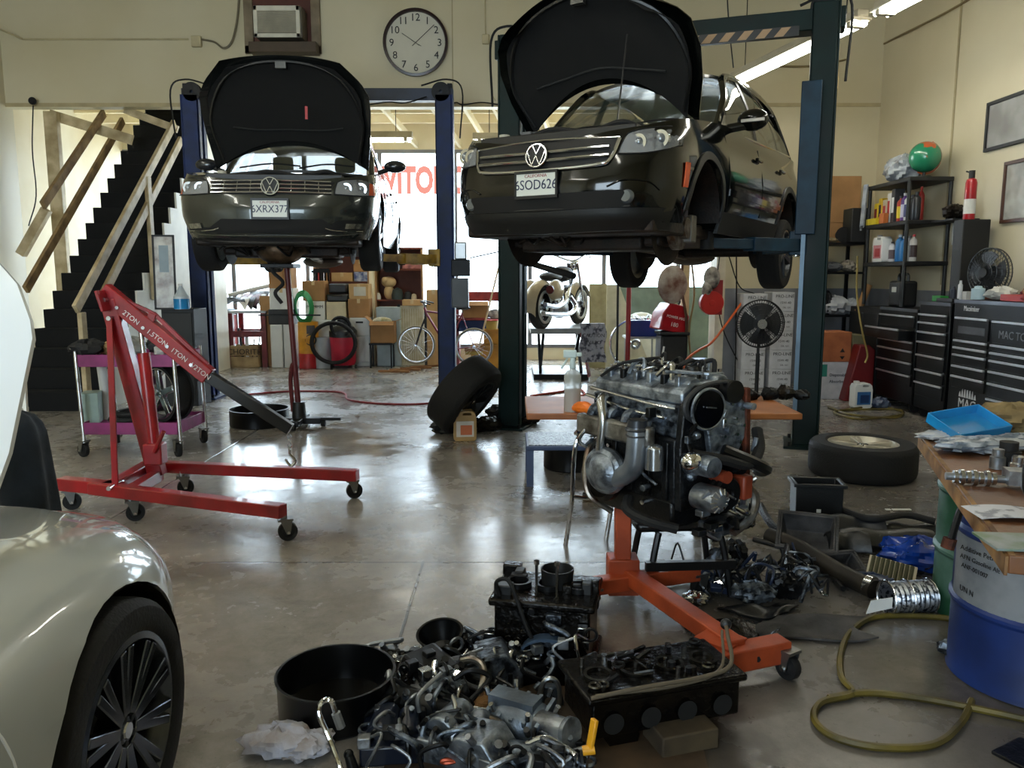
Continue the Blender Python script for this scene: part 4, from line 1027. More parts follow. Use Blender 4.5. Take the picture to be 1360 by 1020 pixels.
def bottle(name, label, cat, loc, r, h, mat, capmat, rz=0, group=None, band=None, shoulder=.75, neck=.35):
    t = thing(name, label, cat, loc, rz, group)
    MB().lathe([(0, 0), (r*.9, 0), (r, .01), (r, h*shoulder), (r*.8, h*(shoulder+.06)), (r*neck, h*.88), (r*neck, h*.93), (0, h*.93)], 20).build('bottle_body', mat, t)
    MB().cyl((0, 0, h*.91), (0, 0, h), r*(neck+.08), n=14).build('cap', capmat, t)
    if band: MB().lathe([(r*1.01, h*.15), (r*1.015, h*.15), (r*1.015, h*.6), (r*1.01, h*.6)], 20).build('bottle_label', band, t)
    return t
def jug(name, label, loc, w, d, h, mat, capm, lab, rz=0, group=None, lab2=None):
    """flat gallon jug with moulded handle hole and offset neck"""
    t = thing(name, label, 'jug', loc, rz, group)
    o = [(-w/2, .02), (-w/2+.02, 0), (w/2-.02, 0), (w/2, .02), (w/2, h*.68), (w/2-.01, h*.84), (w*.30, h*.93), (-w*.12, h*.93), (-w*.16, h*.90), (-w*.42, h*.90), (-w/2, h*.78)]
    i_ = [(-w*.10, h*.80), (w*.28, h*.80), (w*.26, h*.87), (-w*.06, h*.87)]
    b = MB(); b.prism(o, -d/2, d/2); body = b.build('jug_body', mat, t)
    boolcut(body, [MB().prism(i_, -d, d)])
    m = body.modifiers.new('b', 'BEVEL'); m.width = .008; m.segments = 2; m.limit_method = 'ANGLE'
    MB().cyl((-w*.30, 0, h*.88), (-w*.30, 0, h*.93), d*.2).build('jug_neck', mat, t)
    MB().cyl((-w*.30, 0, h*.92), (-w*.30, 0, h), d*.25).build('cap', capm, t)
    MB().bx(-w*.38, w*.38, -d/2-.003, -d/2+.002, h*.14, h*.62).build('jug_label', lab, t)
    if lab2: MB().bx(-w*.2, w*.3, -d/2-.005, -d/2-.002, h*.2, h*.5).build('label_print', lab2, t)
    return t
mapw = M('white_laminate', 'd6d6d2', r=.4, var=.05)
YB0 = 13.25
# red letters on the outer face of the panes
vin = bpy.data.materials.new('red_vinyl_film'); vin.use_nodes = True
_n = vin.node_tree.nodes; _l = vin.node_tree.links; _t = _n.new('ShaderNodeBsdfTransparent'); _t.inputs[0].default_value = (.34, .19, .16, 1)
_l.new(_t.outputs[0], _n['Material Output'].inputs['Surface'])
pz = A(587, 241, YA+.1)
o = text('window_lettering', 'AUTOMOTIVE', .62, vin, None, (pz.x, YA+.1, pz.z), (PI/2, 0, PI), ext=.001, sx=.62, off=.03)
tag(o, 'faded red capitals applied to the shopfront panes and read from outside', 'lettering')
# green-grey low panel along the right of the shopfront
struct(MB().bx(X_(783, YA), XR, YA-.05, YA-.035, 0, Z_(381, YA)).build('trim_6', M('green_grey_panel', '6d7c72', r=.5, c2='56645c', sc=3)))
# -------- tool cabinet, bench and crate at the far left
Y = 12.95
z0 = Z_(419, Y)
x0, x1 = X_(270, Y), X_(299, Y)
tc = thing('tool_cabinet', 'red roller tool cabinet behind the left blue lift post', 'tool cabinet', ((x0+x1)/2, Y+.25, 0)); tc['label'] = 'red roller tool cabinet standing behind the blue lift post near the stairs'
w = x1-x0
MB().bx(-w/2, w/2, -.25, .25, .08, z0).build('cabinet_case', M('cabinet_red', 'b3241c', r=.35, c2='8c1c16', sc=3), tc, bev=.01)
for k in range(5):
    z = .34+(z0-.4)*k/5
    d = MB().bx(-w/2+.03, w/2-.03, -.27, -.25, z, z+(z0-.44)/5).build('drawer', M('cabinet_red', ''), tc, bev=.004)
    MB().bx(-w/2+.05, w/2-.05, -.285, -.27, z+(z0-.44)/5-.025, z+(z0-.44)/5-.005).build('drawer_pull', steel, d)
MB().bx(-w/2+.06, w/2-.03, -.272, -.25, .14, .32).build('open_compartment', ink, tc)
for a in (-.2, .2): 
    MB().cyl((a*w*2, -.18, .04), (a*w*2+.03, -.18, .04), .04).cyl((a*w*2, .18, .04), (a*w*2+.03, .18, .04), .04).build('caster_wheel', rubber, tc)
MB().at(T(0, 0, z0)).bx(-w/2+.02, w/2, -.22, .2, 0, .10).bx(-w/2, w*.1, -.2, .1, .1, .2).build('tool_tray', M('charcoal_tray', '2a2c30', r=.6), tc, bev=.02)
Y = 13.0
bx0, bx1 = X_(300, Y), X_(352, Y); bz = Z_(413, Y)
bn = thing('workbench', 'metal bench with dark red legs under a heap of car trim', 'bench', ((bx0+bx1)/2, Y+.3, 0))
w = bx1-bx0; redfr = M('dark_red_frame', '7c2024', r=.45, c2='561a1c')
MB().bx(-w/2, w/2, -.3, .3, bz-.04, bz).build('bench_top', M('bench_steel', 'a2a2a0', r=.4, m=.6), bn, bev=.004)
for sx_ in (-1, 1):
    for sy_ in (-1, 1): MB().bx(sx_*(w/2-.05)-.04, sx_*(w/2-.05)+.04, sy_*.26-.03, sy_*.26+.03, 0, bz-.04).build('leg', redfr, bn)
MB().bx(-w/2+.06, w/2-.06, -.28, -.23, .50, .60).bx(-w/2+.06, w/2-.06, .23, .28, .50, .60).build('cross_rail', redfr, bn)
rr = random.Random(4)
trimm = [M('trim_white', 'd8d4d0', r=.4), M('trim_grey', '55565a', r=.5), M('trim_mauve', '7d5f66', r=.5), M('trim_black', '1c1c1e', r=.5)]
lbl = ['white bumper corner piece on top of the trim heap', 'mauve mirror housing in the middle of the trim heap', 'grey plastic trim panel at the near edge of the metal bench', 'dark fender liner lying across the trim heap',
       'white lamp housing at the end of the metal bench', 'long pale roof rack bar slanting over the trim heap', 'black grille piece low in the trim heap', 'mauve interior pillar trim leaning on the heap']
for i in range(8):
    x = -w/2+.12+(w-.25)*((i*3) % 8)/7; z = bz+.0+.05*(i % 3)+.03
    b = MB()
    if i == 5: b.tube([(-.5, -.1, .12), (0, -.1, .24), (.45, -.1, .33)], .035)
    else:
        L_ = rr.uniform(.16, .26)
        b.grid(lambda u, v: ((u-.5)*2*L_, .12*(v-.5)+.05*sin(PI*u), .05+.12*v+.08*sin(PI*u*1.3)*(1-v)), 10, 5, thick=(0, .03, .02))
    simple('trim_piece', lbl[i], 'car trim', b, trimm[[0, 2, 1, 3, 0, 0, 3, 2][i]], (bn.location.x+x*.8, Y+.12+.1*(i % 3), z), rr.uniform(-.5, .5))
cx0, cx1 = X_(304, 12.95), X_(341, 12.95); cz = Z_(459, 12.95)
cr = thing('wooden_crate', 'old wooden crate with stencilled lettering full of metal scraps under the bench', 'crate', ((cx0+cx1)/2, 13.05, 0))
w = cx1-cx0; crm = M('crate_wood', 'a98f66', r=.8, c2='7a6242', sc=5)
for k in range(2):
    MB().bx(-w/2, w/2, -.15, -.13, .02+k*cz/2, cz/2*(k+1)).build('front_slat', crm, cr)
MB().bx(-w/2, -w/2+.02, -.13, .13, 0, cz).bx(w/2-.02, w/2, -.13, .13, 0, cz).bx(-w/2, w/2, .13, .15, 0, cz).bx(-w/2, w/2, -.13, .13, 0, .02).build('crate_side', crm, cr)
text('stencil', 'CHORITE', .13, M('stencil_ink', '2a2018', r=.8, var=0), cr, (0, -.153, cz*.72), sx=1.0)
for i in range(5):
    simple('metal_scrap', ['bent steel bracket sticking up from the wooden crate', 'dark bar leaning out of the wooden crate', 'flat pale plate standing in the wooden crate', 'rusty strap in the wooden crate', 'small black casting in the wooden crate'][i],
           'metal scrap', MB().beam((0, 0, .06), ((i-2)*.05, .02, cz+.1+.09*((i*2) % 3)), .05, .015), [steel, ink, mapw, rust, dark_metal][i], (cr.location.x+(i-2)*.07, 13.05, 0))
simple('cardboard_sheet', 'folded brown cardboard standing between the bench and the white boxes', 'cardboard', MB().bx(-.08, .09, 0, .05, 0, Z_(393, 13.1)), card, (X_(351, 13.1), 13.1, 0), 0, .004)
# -------- white stack beside it
Y = 12.9
for k, (a, b_) in enumerate(((357, 373), (374.5, 390))):
    w = X_(b_, Y)-X_(a, Y)
    simple('foam_block', ['tall white foam block under the black crate, bench side', 'tall white foam block under the black crate, barrel side'][k], 'foam block',
           MB().bx(-w/2, w/2, 0, .35, 0, Z_(431, Y)), mapw, (X_((a+b_)/2, Y), Y, 0), 0, .015)
_, zt_ = carton('black plastic crate between white foam blocks and a white box', 356, 390, 411, Z_(431, Y), Y, mat=black_plastic, tape=False, name='plastic_crate', cat='crate')
MB().sph((0, 0, 0), (.03, .02, .07)).build('x', white_pl) if False else None
_, zt_ = carton('plain white box topped by a brown carton beside the trim bench', 357, 389, 383, zt_, Y, mat=mapw)
_, zt_ = carton('brown carton on top of the tall white stack', 356, 386, 355, zt_, Y, mat=card)
# barrel
Y = 12.8
r_ = (X_(418, Y)-X_(391, Y))/2; bzt = Z_(428, Y); bX = X_(404.5, Y)
ba = thing('barrel', 'yellow barrel with red base carrying a green hose coil', 'barrel', (bX, Y+r_, 0))
ylw = M('barrel_yellow', 'd6961e', r=.4, c2='b97a16'); rdd = M('barrel_red', 'b41f24', r=.4)
MB().lathe([(0, 0), (r_, 0), (r_*1.02, .02), (r_, .04), (r_, bzt*.32)], 28).build('barrel_base', rdd, ba)
MB().lathe([(r_, bzt*.32), (r_, bzt*.64), (r_*1.02, bzt*.66), (r_, bzt*.68), (r_, bzt-.02), (r_*1.02, bzt), (r_*.9, bzt-.01), (0, bzt-.01)], 28).build('barrel_wall', ylw, ba)
MB().at(T(r_*.45, -r_*.93, bzt*.62)).torus((0, 0, 0), .085, .012, 'y', 24, 6).build('barrel_mark', ink, ba)
MB().bx(.02, .14, -r_-.02, -r_+.05, bzt*.75, bzt*.93).build('barrel_decal', M('dark_decal', '2c2016'), ba)
hc = MB()
for i in range(6): hc.torus((0, 0, 0), .16+.012*i, .014, 'y', 28, 6, m=T(0, i*.015, .23) @ RX(.15) @ Matrix.Diagonal((.7, 1, 1.25, 1)))
simple('garden_hose', 'coil of green garden hose standing on the yellow barrel', 'hose', hc, M('hose_green', '1e8a4c', r=.4), (bX-.06, Y+.1, bzt), 0)
# white cabinet and boxes
Y = 13.15
def cupboard(label, px0, px1, py, Y, mat, dep=.4, drawers=2, handle=True):
    x0, x1 = X_(px0, Y), X_(px1, Y); h = Z_(py, Y); w = x1-x0
    t = thing('cabinet', label, 'cabinet', ((x0+x1)/2, Y+dep/2, 0))
    MB().bx(-w/2, w/2, -dep/2, dep/2, .06, h).bx(-w/2+.02, w/2-.02, -dep/2+.03, dep/2, 0, .06).build('cabinet_body', mat, t, bev=.006)
    dh = (h-.1)*.42
    if drawers:
        d = MB().bx(-w/2+.015, w/2-.015, -dep/2-.018, -dep/2, h-dh, h-.02).build('drawer', mat, t, bev=.004)
        if handle: MB().bx(-.06, .06, -dep/2-.03, -dep/2-.018, h-.09, h-.06).build('handle', ink, d)
    d = MB().bx(-w/2+.015, w/2-.015, -dep/2-.018, -dep/2, .08, h-dh-.015).build('door', mat, t, bev=.004)
    return t, h
_, zc = cupboard('low white cabinet under the white file boxes', 419, 461, 425, Y, mapw)
_, zf = carton('white file box above the low cabinet, beside the green hose', 405, 431, 400, zc, Y, mat=paper, tape=False, name='file_box', txt=[('MMMMM', .07, 0, .7)])
simple('box_stool', 'white box filling the gap behind the barrel', 'box', MB().bx(-.13, .13, 0, .3, 0, zc-.003), mapw, (X_(411, Y+.02), Y+.02, 0), 0, .01)
_, zg = carton('white file box beneath the black case', 433, 459, 401, zc, Y, mat=card2 if False else M('cream_box', 'd8c8a4', r=.7), tape=False, name='file_box')
_, _z = carton('brown carton above the file box next to the green hose', 401, 430, 373, zf, Y, mat=card)
bc = thing('equipment_case', 'black hard case lying on the cream file box', 'case', (X_(448, Y), Y+.17, zg))
w = X_(463, Y)-X_(434, Y)
MB().bx(-w/2, w/2, -.17, .17, 0, .13).bx(-w/2+.04, w/2-.02, -.17, .17, .14, .30).build('case_shell', black_plastic, bc, bev=.03)
MB().tube([(-.08, -.18, .1), (-.07, -.21, .1), (.07, -.21, .1), (.08, -.18, .1)], .01, n=6).build('handle', black_plastic, bc)
_, zd = cupboard('white dresser with a dark cup handle beneath two stacked cartons', 463, 491, 422, Y, mapw)
_, zd = carton('brown carton resting directly on the white dresser', 462, 490, 397, zd, Y, mat=card)
t_, zd = carton('open-printed carton with a silvery label, topmost above the white dresser', 463, 489, 377, zd, Y, mat=card2)
MB().bx(-.08, .12, -.18, -.176, .05, .2).build('box_sticker', M('silver_label', 'c8c2b0', r=.35), t_)
# canister group in front
Y = 12.75
simple('plastic_bin', 'light grey bin beside the red canister', 'bin', MB().lathe([(0, 0), (.15, 0), (.17, Z_(449, Y)), (.15, Z_(449, Y)), (.13, .02), (0, .02)], 20), M('bin_grey', 'b0b4b4', r=.5), (X_(421, Y), Y+.25, 0))
rc = thing('shop_vacuum', 'red canister vacuum with black lid wrapped by its thick black hose', 'vacuum', (X_(451, Y), Y+.2, 0))
r_ = (X_(469, Y)-X_(433, Y))/2; h_ = Z_(447, Y)
MB().lathe([(0, .05), (r_*.8, .05), (r_*.92, .1), (r_, h_-.04), (r_, h_)], 28).build('tank', M('vac_red', 'ba1f3a', r=.35), rc)
MB().lathe([(r_*1.04, h_-.02), (r_*1.04, h_+.08), (r_*.8, h_+.14), (r_*.45, h_+.17), (r_*.4, h_+.3), (0, h_+.32)], 28).build('motor_lid', black_plastic, rc)
MB().at(T(0, -r_-.06, Z_(455, Y))).torus((-.1, 0, 0), (X_(475, Y)-X_(412, Y))/2-.03, .035, 'y', 36, 8, m=Matrix.Diagonal((1, 1, .92, 1))).build('hose_loop', rubber, rc)
MB().at(T(0, -r_+.03, h_+.18)).torus((0, 0, -.02), .15, .028, 'y', 28, 8).build('small_hose_loop', rubber, rc)
for a in (-.2, .2): MB().cyl((a, -.1, .03), (a+.03, -.1, .03), .03).build('caster_wheel', rubber, rc)
# hutches
brn = M('hutch_brown', '74341c', r=.55, c2='5c2814', sc=3)
def hutch(label, px0, px1, pyt, zb, Y, shelves, dep=.35):
    x0, x1 = X_(px0, Y), X_(px1, Y); w = x1-x0; h = Z_(pyt, Y)
    t = thing('bookcase', label, 'bookcase', ((x0+x1)/2, Y+dep/2, 0))
    MB().bx(-w/2, w/2, dep/2-.02, dep/2, 0, h).build('back_panel', brn, t)
    for s in (-1, 1): MB().bx(min(s*w/2, s*(w/2-.03)), max(s*w/2, s*(w/2-.03)), -dep/2, dep/2-.02, 0, h).build('side_panel', M('hutch_edge', 'a37a4e', r=.5), t)
    MB().bx(-w/2, w/2, -dep/2, dep/2, h, h+.03).build('top_panel', brn, t)
    for py in shelves:
        z = Z_(py, Y); MB().bx(-w/2+.03, w/2-.03, -dep/2+.02, dep/2-.02, z-.025, z).build('shelf', brn, t)
    return t
YH = 13.65
hutch('tall brown bookcase behind the stacked boxes and black case', 417, 491, 329, 0, YH, [374])
hutch('tall brown bookcase behind the bicycle', 498, 562, 331, 0, YH, [357, 398])
zs = Z_(374, YH)
carton('yellow box on the shelf behind the black case', 440, 468, 362, zs, YH+.03, .25, card2)
t_, z_ = carton('blue and white printed box on the bookcase shelf', 470, 489, 361, zs, YH+.03, .25, M('blue_print', '3f4f86', r=.5, c2='c9ccd8', sc=12), tape=False)
carton('small brown carton above the blue printed box', 469, 488, 345, z_, YH+.03, .25, card)
tr = thing('tool_rack', 'black rack of hanging hand tools at the end of the bookcase', 'rack', (X_(427, 13.5), 13.5, Z_(400, 13.5)))
MB().bx(-.12, .14, .0, .04, 0, .55).bx(-.14, .16, -.08, .04, .48, .52).build('rack_board', dark_metal, tr)
for i in range(6): MB().cyl((-.11+.045*i, -.06, .2), (-.11+.045*i, -.06, .5), .012).build('hanging_tool', [steel, ink, red_pl, ink, steel, wood][i], tr)
MB_z = Z_(357, YH)
simple('duffel_bag', 'dark bag on the top shelf of the bookcase behind the bicycle', 'bag', MB().sph((0, 0, .13), (.17, .13, .135), 16, 10), M('dark_bag', '1b2024', r=.8, bump=.3), (X_(515, YH), YH+.17, MB_z), 0)
carton('pink patterned box on the top shelf beside the dark bag', 534, 559, 341, MB_z, YH+.03, .25, M('pink_box', 'b9756c', r=.6, c2='7e4a48', sc=14), tape=False)
zs2 = Z_(398, YH)
pl = MB().sph((0, 0, .12), (.09, .08, .13)); pl.sph((.0, 0, .30), (.13, .09, .10)).sph((-.06, -.05, .33), (.06, .06, .06))
simple('plush_toy', 'beige plush toy sitting on the middle shelf behind the handlebars', 'toy', pl, M('plush_beige', 'cdb083', r=.95, bump=.5), (X_(515, YH), YH+.17, zs2))
for i, (px, c, r0, s) in enumerate(((500, 'c8c4bc', .06, 'white mug on the middle shelf next to the plush toy'), (527, '2f3b3c', .10, 'dark round helmet on the middle shelf'), (541, '27292b', .07, 'black can beside the helmet on the middle shelf'), (549, 'c9b89c', .05, 'pale figurine near the end of the middle shelf'))):
    simple(['mug', 'helmet', 'spray_can', 'figurine'][i], s, ['mug', 'helmet', 'can', 'figurine'][i], MB().lathe([(0, 0), (r0, 0), (r0*1.05, r0*.8), (r0*.8, r0*1.7), (0, r0*2.1)], 18), M('it%d' % i, c, r=.5), (X_(px, YH), YH+.1, zs2))
struct(MB().bx(X_(491.5, 13.5), X_(497, 13.5), 13.45, 13.6, 0, AZ-.3).build('trim_7', annexm))
# low right group of boxes
Y = 13.0
simple('storage_tote', 'pale blue panel box behind the sagging open carton', 'box', MB().bx(-.2, .2, 0, .3, .0, Z_(408, Y+.2)), M('pale_blue_box', 'a9b6ba', r=.5), (X_(515, Y+.2), Y+.2, 0), 0, .01)
sk = thing('metal_stool', 'small black stool holding the sagging open carton', 'stool', (X_(506, Y), Y+.0, 0))
zt2 = Z_(455, Y)
MB().bx(-.19, .19, -.15, .15, zt2-.03, zt2).build('seat', dark_metal, sk)
for a in (-.17, .17):
    for b_ in (-.13, .13): MB().bx(a-.012, a+.012, b_-.012, b_+.012, 0, zt2-.03).build('leg', dark_metal, sk)
t_, _z = carton('sagging open carton stuffed with cloth on the small black stool', 491, 523, 427, zt2, Y-.14, .28, card, open_=True)
simple('rag', 'bundle of olive and white cloth bulging out of the open carton', 'cloth', MB().sph((0, 0, 0), (.16, .1, .07), 14, 8), M('olive_cloth', '8c8458', r=.95, c2='d0ccc0', sc=8, bump=.5), (X_(507, Y), Y, _z+.0))
ld = thing('louvered_door', 'cream louvered door panel standing behind the bicycle wheel', 'door panel', (X_(547, 13.3), 13.3, 0))
w = X_(562, 13.3)-X_(531, 13.3); h_ = Z_(406, 13.3)
MB().bx(-w/2, w/2, 0, .03, 0, h_).build('panel', M('cream_panel', 'cfc8ae', r=.5, c2='b3a888'), ld, bev=.003)
MB().bx(-w/2-.05, -w/2-.005, .0, .04, 0, h_+.02).bx(w/2+.005, w/2+.05, 0, .04, 0, h_+.02).build('dark_edge', ink, ld)
g = MB()
for i in range(9): g.bx(-w/2+.03+i*w/10, -w/2+.036+i*w/10, -.004, 0, .05, h_-.05)
g.build('groove', M('groove_tan', 'a08a58'), ld)
carton('flat brown carton lying on top of the louvered panel', 534, 560, 398, h_, 13.25, .2, card2)
carton('brown carton half hidden behind the blue lift post', 566, 585, 385, 0, 13.3, .3, card2)
for i in range(4):
    simple('timber_stick', ['short stick lying on the floor below the open carton', 'second stick lying beside the bicycle wheel', 'third stick crossing under the bicycle wheel', 'splintered board lying by the bicycle'][i], 'timber',
           MB().beam((0, 0, .015), (.5, .12*(i-1), .02), .05, .03), wood, (X_(503+12*i, 12.5), 12.35+.18*i, 0))
# bicycle
bk = thing('bicycle', 'red bicycle leaning on its stand behind the blue lift post', 'bicycle', (0, 0, 0))
bY = 12.55; w1 = V((X_(552, bY), bY, Z_(458, bY))); w2 = V((X_(629, bY), bY, Z_(461, bY))); wr_ = 24.5*bY/F
for k, wc in enumerate((w1, w2)):
    ty = MB().torus(tuple(wc), wr_, .014, 'y', 44, 8).build('tire', M('gumwall', '8f8572', r=.6), bk)
    MB().torus(tuple(wc), wr_-.022, .010, 'y', 44, 6).build('rim', steel, ty)
    sp_ = MB()
    for i in range(20):
        a = 2*PI*i/20; sp_.cyl(wc+V((.015*cos(a), 0, .015*sin(a))), wc+V(((wr_-.02)*cos(a), 0, (wr_-.02)*sin(a))), .0015, n=3, cap=False)
    sp_.cyl(wc+V((0, -.05, 0)), wc+V((0, .05, 0)), .02, n=10); sp_.build('spoke', steel, ty)
bf = M('bike_red', '7c1f3a', r=.3, coat=.5); hd = w1+V((.16, 0, wr_+.22)); seat = w2+V((-.18, 0, wr_+.25)); bb_ = (w1+w2)/2+V((.05, 0, -.06))
f = MB(); f.cyl(hd, bb_, .017).cyl(hd+V((0, 0, .02)), seat-V((0, 0, .05)), .015).cyl(bb_, seat, .015).cyl(bb_, w2+V((0, .05, 0)), .009).cyl(seat-V((0, 0, .05)), w2+V((0, .05, 0)), .008).cyl(hd+V((-.02, 0, .08)), hd+V((.02, 0, -.06)), .02)
f.build('frame', bf, bk)
MB().tube([hd+V((0, -.04, -.06)), w1.lerp(hd, .5)+V((0, -.05, 0)), w1+V((0, -.05, 0))], .011).tube([hd+V((0, .04, -.06)), w1.lerp(hd, .5)+V((0, .05, 0)), w1+V((0, .05, 0))], .011).build('fork', ink, bk)
MB().cyl(hd, hd+V((-.03, 0, .16)), .013).tube([hd+V((.1, -.28, .14)), hd+V((-.05, -.2, .18)), hd+V((-.05, 0, .16)), hd+V((-.05, .2, .18)), hd+V((.1, .28, .14))], .012).build('handlebar', black_plastic, bk)
MB().sph(tuple(seat+V((0, 0, .08))), (.13, .07, .035)).cyl(seat, seat+V((0, 0, .07)), .012).build('saddle', black_plastic, bk)
MB().at(T(bb_)).cyl((0, -.06, 0), (0, -.05, 0), .09, n=24).beam((0, -.07, 0), (.12, -.08, -.12), .02, .01).build('crankset', dark_metal, bk)
settle(bk, (w1.x, bY, 0))
# -------- right of the blue post: red bench, cartons, yellow crates, broom
Y = 13.4
x0, x1 = X_(604, Y), X_(668, Y); zt3 = Z_(388, Y)
rb_ = thing('bench', 'long faded red bench with blue apron behind the yellow crates', 'bench', ((x0+x1)/2, Y+.15, 0)); w = x1-x0
MB().bx(-w/2, w/2, .1, .2, zt3-.16, zt3).build('bench_back', M('faded_red', '8e2a26', r=.5, c2='6e1e1c'), rb_, bev=.01)
MB().bx(-w/2, w/2, -.25, .2, Z_(422, Y)-.04, Z_(422, Y)).build('bench_seat', M('faded_red', ''), rb_, bev=.01)
MB().bx(-w/2, w/2, -.2, -.17, Z_(440, Y), Z_(423, Y)-.03).build('apron', bluel, rb_)
for a in (-1, 1): MB().bx(a*(w/2-.04)-.03, a*(w/2-.04)+.03, -.2, .2, 0, zt3-.1).build('leg', redfr, rb_)
zb_ = Z_(422, Y)
carton('wide open carton resting on the red bench', 613, 648, 401, zb_, Y-.08, .22, card, open_=True)
carton('small brown carton at the end of the red bench', 606, 618, 380, zt3, Y, .2, card2)
for i, (px0, px1, py0, py1, yy, lb) in enumerate(((625, 664, 476, 458, 12.82, 'wide yellow crate on the floor holding the broom'), (642, 666, 457, 438, 12.9, 'square yellow crate stacked behind the broom'))):
    x0, x1 = X_(px0, yy), X_(px1, yy); w = x1-x0; h_ = Z_(py1, yy)-(0 if i == 0 else Z_(458, 12.82)); zz = 0 if i == 0 else Z_(458, 12.82)
    t = thing('plastic_crate', lb, 'crate', ((x0+x1)/2, yy+.15, zz)); ym = M('crate_yellow', 'c4881c', r=.5, c2='9c6a14', sc=4)
    if i == 0: h_ = Z_(458, 12.82)
    MB().bx(-w/2, w/2, -.15, -.14, 0, h_).bx(-w/2, w/2, .14, .15, 0, h_).bx(-w/2, -w/2+.01, -.15, .15, 0, h_).bx(w/2-.01, w/2, -.15, .15, 0, h_).bx(-w/2, w/2, -.15, .15, 0, .01).build('crate_wall', ym, t)
    MB().bx(-w/2-.01, w/2+.01, -.165, -.15, h_-.03, h_).bx(-w/2-.01, w/2+.01, .15, .165, h_-.03, h_).build('crate_rim', ym, t)
bu = thing('bucket', 'tan bucket with red rim on the square yellow crate', 'bucket', (X_(653, 13.0), 13.05, Z_(438, 12.9)))
MB().lathe([(0, .0), (.09, 0), (.11, .15), (.1, .15), (.08, .01), (0, .01)], 20).build('bucket_wall', M('bucket_tan', 'b89a4e', r=.5), bu); MB().torus((0, 0, .15), .11, .01).build('bucket_rim', red_pl, bu)
br = thing('broom', 'push broom with pale wooden handle leaning up from the yellow crate', 'broom', (0, 0, 0))
p0 = A(636, 462, 12.6); p1 = A(663, 352, 12.9)
MB().cyl(p0, p1, .014, n=8).build('handle', M('broom_handle', 'bda27c', r=.5), br)
MB().box(p0+V((-.08, .02, -.03)), (.3, .06, .05)).build('broom_head', wood, br); MB().box(p0+V((-.08, .02, -.08)), (.28, .05, .06)).build('bristle', M('bristle', 'b89b4e', r=.9), br)
simple('cloth_bundle', 'white and grey rags heaped at the end of the red bench', 'cloth', MB().sph((0, 0, .07), (.16, .1, .08), 14, 8), M('rags', 'cfc9c4', r=.95, c2='5c5a60', sc=9, bump=.5), (X_(658, Y), Y-.1, zb_))
simple('shrub', 'small potted shrub seen between bookcase and blue post', 'plant', MB().sph((0, 0, .9), (.12, .12, .2), 8, 6).cyl((0, 0, 0), (0, 0, .8), .09, .11), M('leaf_green', '5a7a5c', r=.7, bump=.8), (X_(577, 13.7), 13.7, 0))
# ================================================================ MIDDLE BACKGROUND
# motorcycle lift table and motorcycle
Y = 11.4
mx0, mx1 = X_(702, Y), X_(772, Y); mz = Z_(436, Y)
ml = thing('motorcycle_lift', 'low grey scissor lift table carrying the motorcycle', 'lift table', ((mx0+mx1)/2+.1, Y+.5, 0))
MB().bx(-.45, .42, -.55, .75, mz-.08, mz).build('platform', M('lift_table_grey', '8c8c8a', r=.4, m=.4), ml, bev=.01)
for s in (-1, 1):
    MB().beam((s*.3, -.4, .1), (s*.3, .6, mz-.1), .04, .06).beam((s*.26, .6, .1), (s*.26, -.4, mz-.1), .04, .06).build('scissor_arm', dark_metal, ml)
MB().bx(-.4, .4, -.5, .65, 0, .08).build('base_frame', dark_metal, ml)
MB().beam((.28, -.56, mz-.06), (.4, -.6, .06), .12, .02).build('end_ramp', redfr, ml)
mo = thing('motorcycle', 'cream and chrome cruiser motorcycle standing on the scissor lift table', 'motorcycle', (X_(745, Y), Y+.42, mz), rad(62))
creamp = M('bike_cream', 'b8a888', r=.25, coat=.6)
for x, r_, w_ in ((-.62, .31, .14), (.72, .31, .1)):
    t = MB().at(T(x, 0, r_) @ RX(PI/2)); t.lathe([(r_*.68, -w_/2), (r_*.9, -w_/2), (r_, -w_*.3), (r_, w_*.3), (r_*.9, w_/2), (r_*.68, w_/2), (r_*.68, -w_/2)], 36); ty = t.build('tire', tread, mo)
    MB().torus((x, -w_/2, r_), r_*.7, .02, 'y', 32, 6).torus((x, w_/2, r_), r_*.7, .02, 'y', 32, 6).build('rim', M('whitewall', 'c9c7c0', r=.4), ty)
    s_ = MB()
    for i in range(16):
        a = 2*PI*i/16; s_.cyl((x, 0, r_), (x+r_*.68*cos(a), 0, r_+r_*.68*sin(a)), .005, n=4, cap=False)
    s_.cyl((x, -.1, r_), (x, .1, r_), .05); s_.build('spoke', steel, ty)
def fend(cx, r_, a0, a1, w_):
    return lambda u, v: (cx+r_*cos(a0+(a1-a0)*u), w_*(v-.5), .31+r_*sin(a0+(a1-a0)*u)-.06*(2*v-1)**2)
MB().grid(fend(-.62, .38, rad(15), rad(190), .2), 18, 6, thick=(0, 0, .01)).build('rear_fender', creamp, mo)
MB().grid(fend(.72, .36, rad(20), rad(150), .15), 14, 6, thick=(0, 0, .01)).build('front_fender', creamp, mo)
MB().sph((-.55, -.2, .55), (.22, .09, .15)).build('saddle_bag', creamp, mo); MB().sph((-.55, .2, .55), (.22, .09, .15)).build('saddle_bag', creamp, mo)
MB().cyl((-.78, -.22, .56), (-.80, -.22, .56), .06).build('tail_lamp', M('tail_red', '5a1414', r=.2), mo)
MB().sph((-.3, 0, .74), (.3, .13, .07)).sph((.1, 0, .78), (.26, .14, .12)).build('seat_and_tank', ink, mo)
for s in (-.12, .12): MB().cyl((0+s, 0, .3), (s*2.2, 0, .58), .085, .075, n=18).build('engine_cylinder', steel, mo)
MB().sph((0, 0, .26), (.2, .13, .14)).build('crankcase', alu, mo)
MB().tube([(.1, -.13, .45), (.2, -.18, .3), (0, -.19, .2), (-.4, -.2, .2), (-.95, -.2, .24)], .035).build('exhaust_pipe', steel, mo)
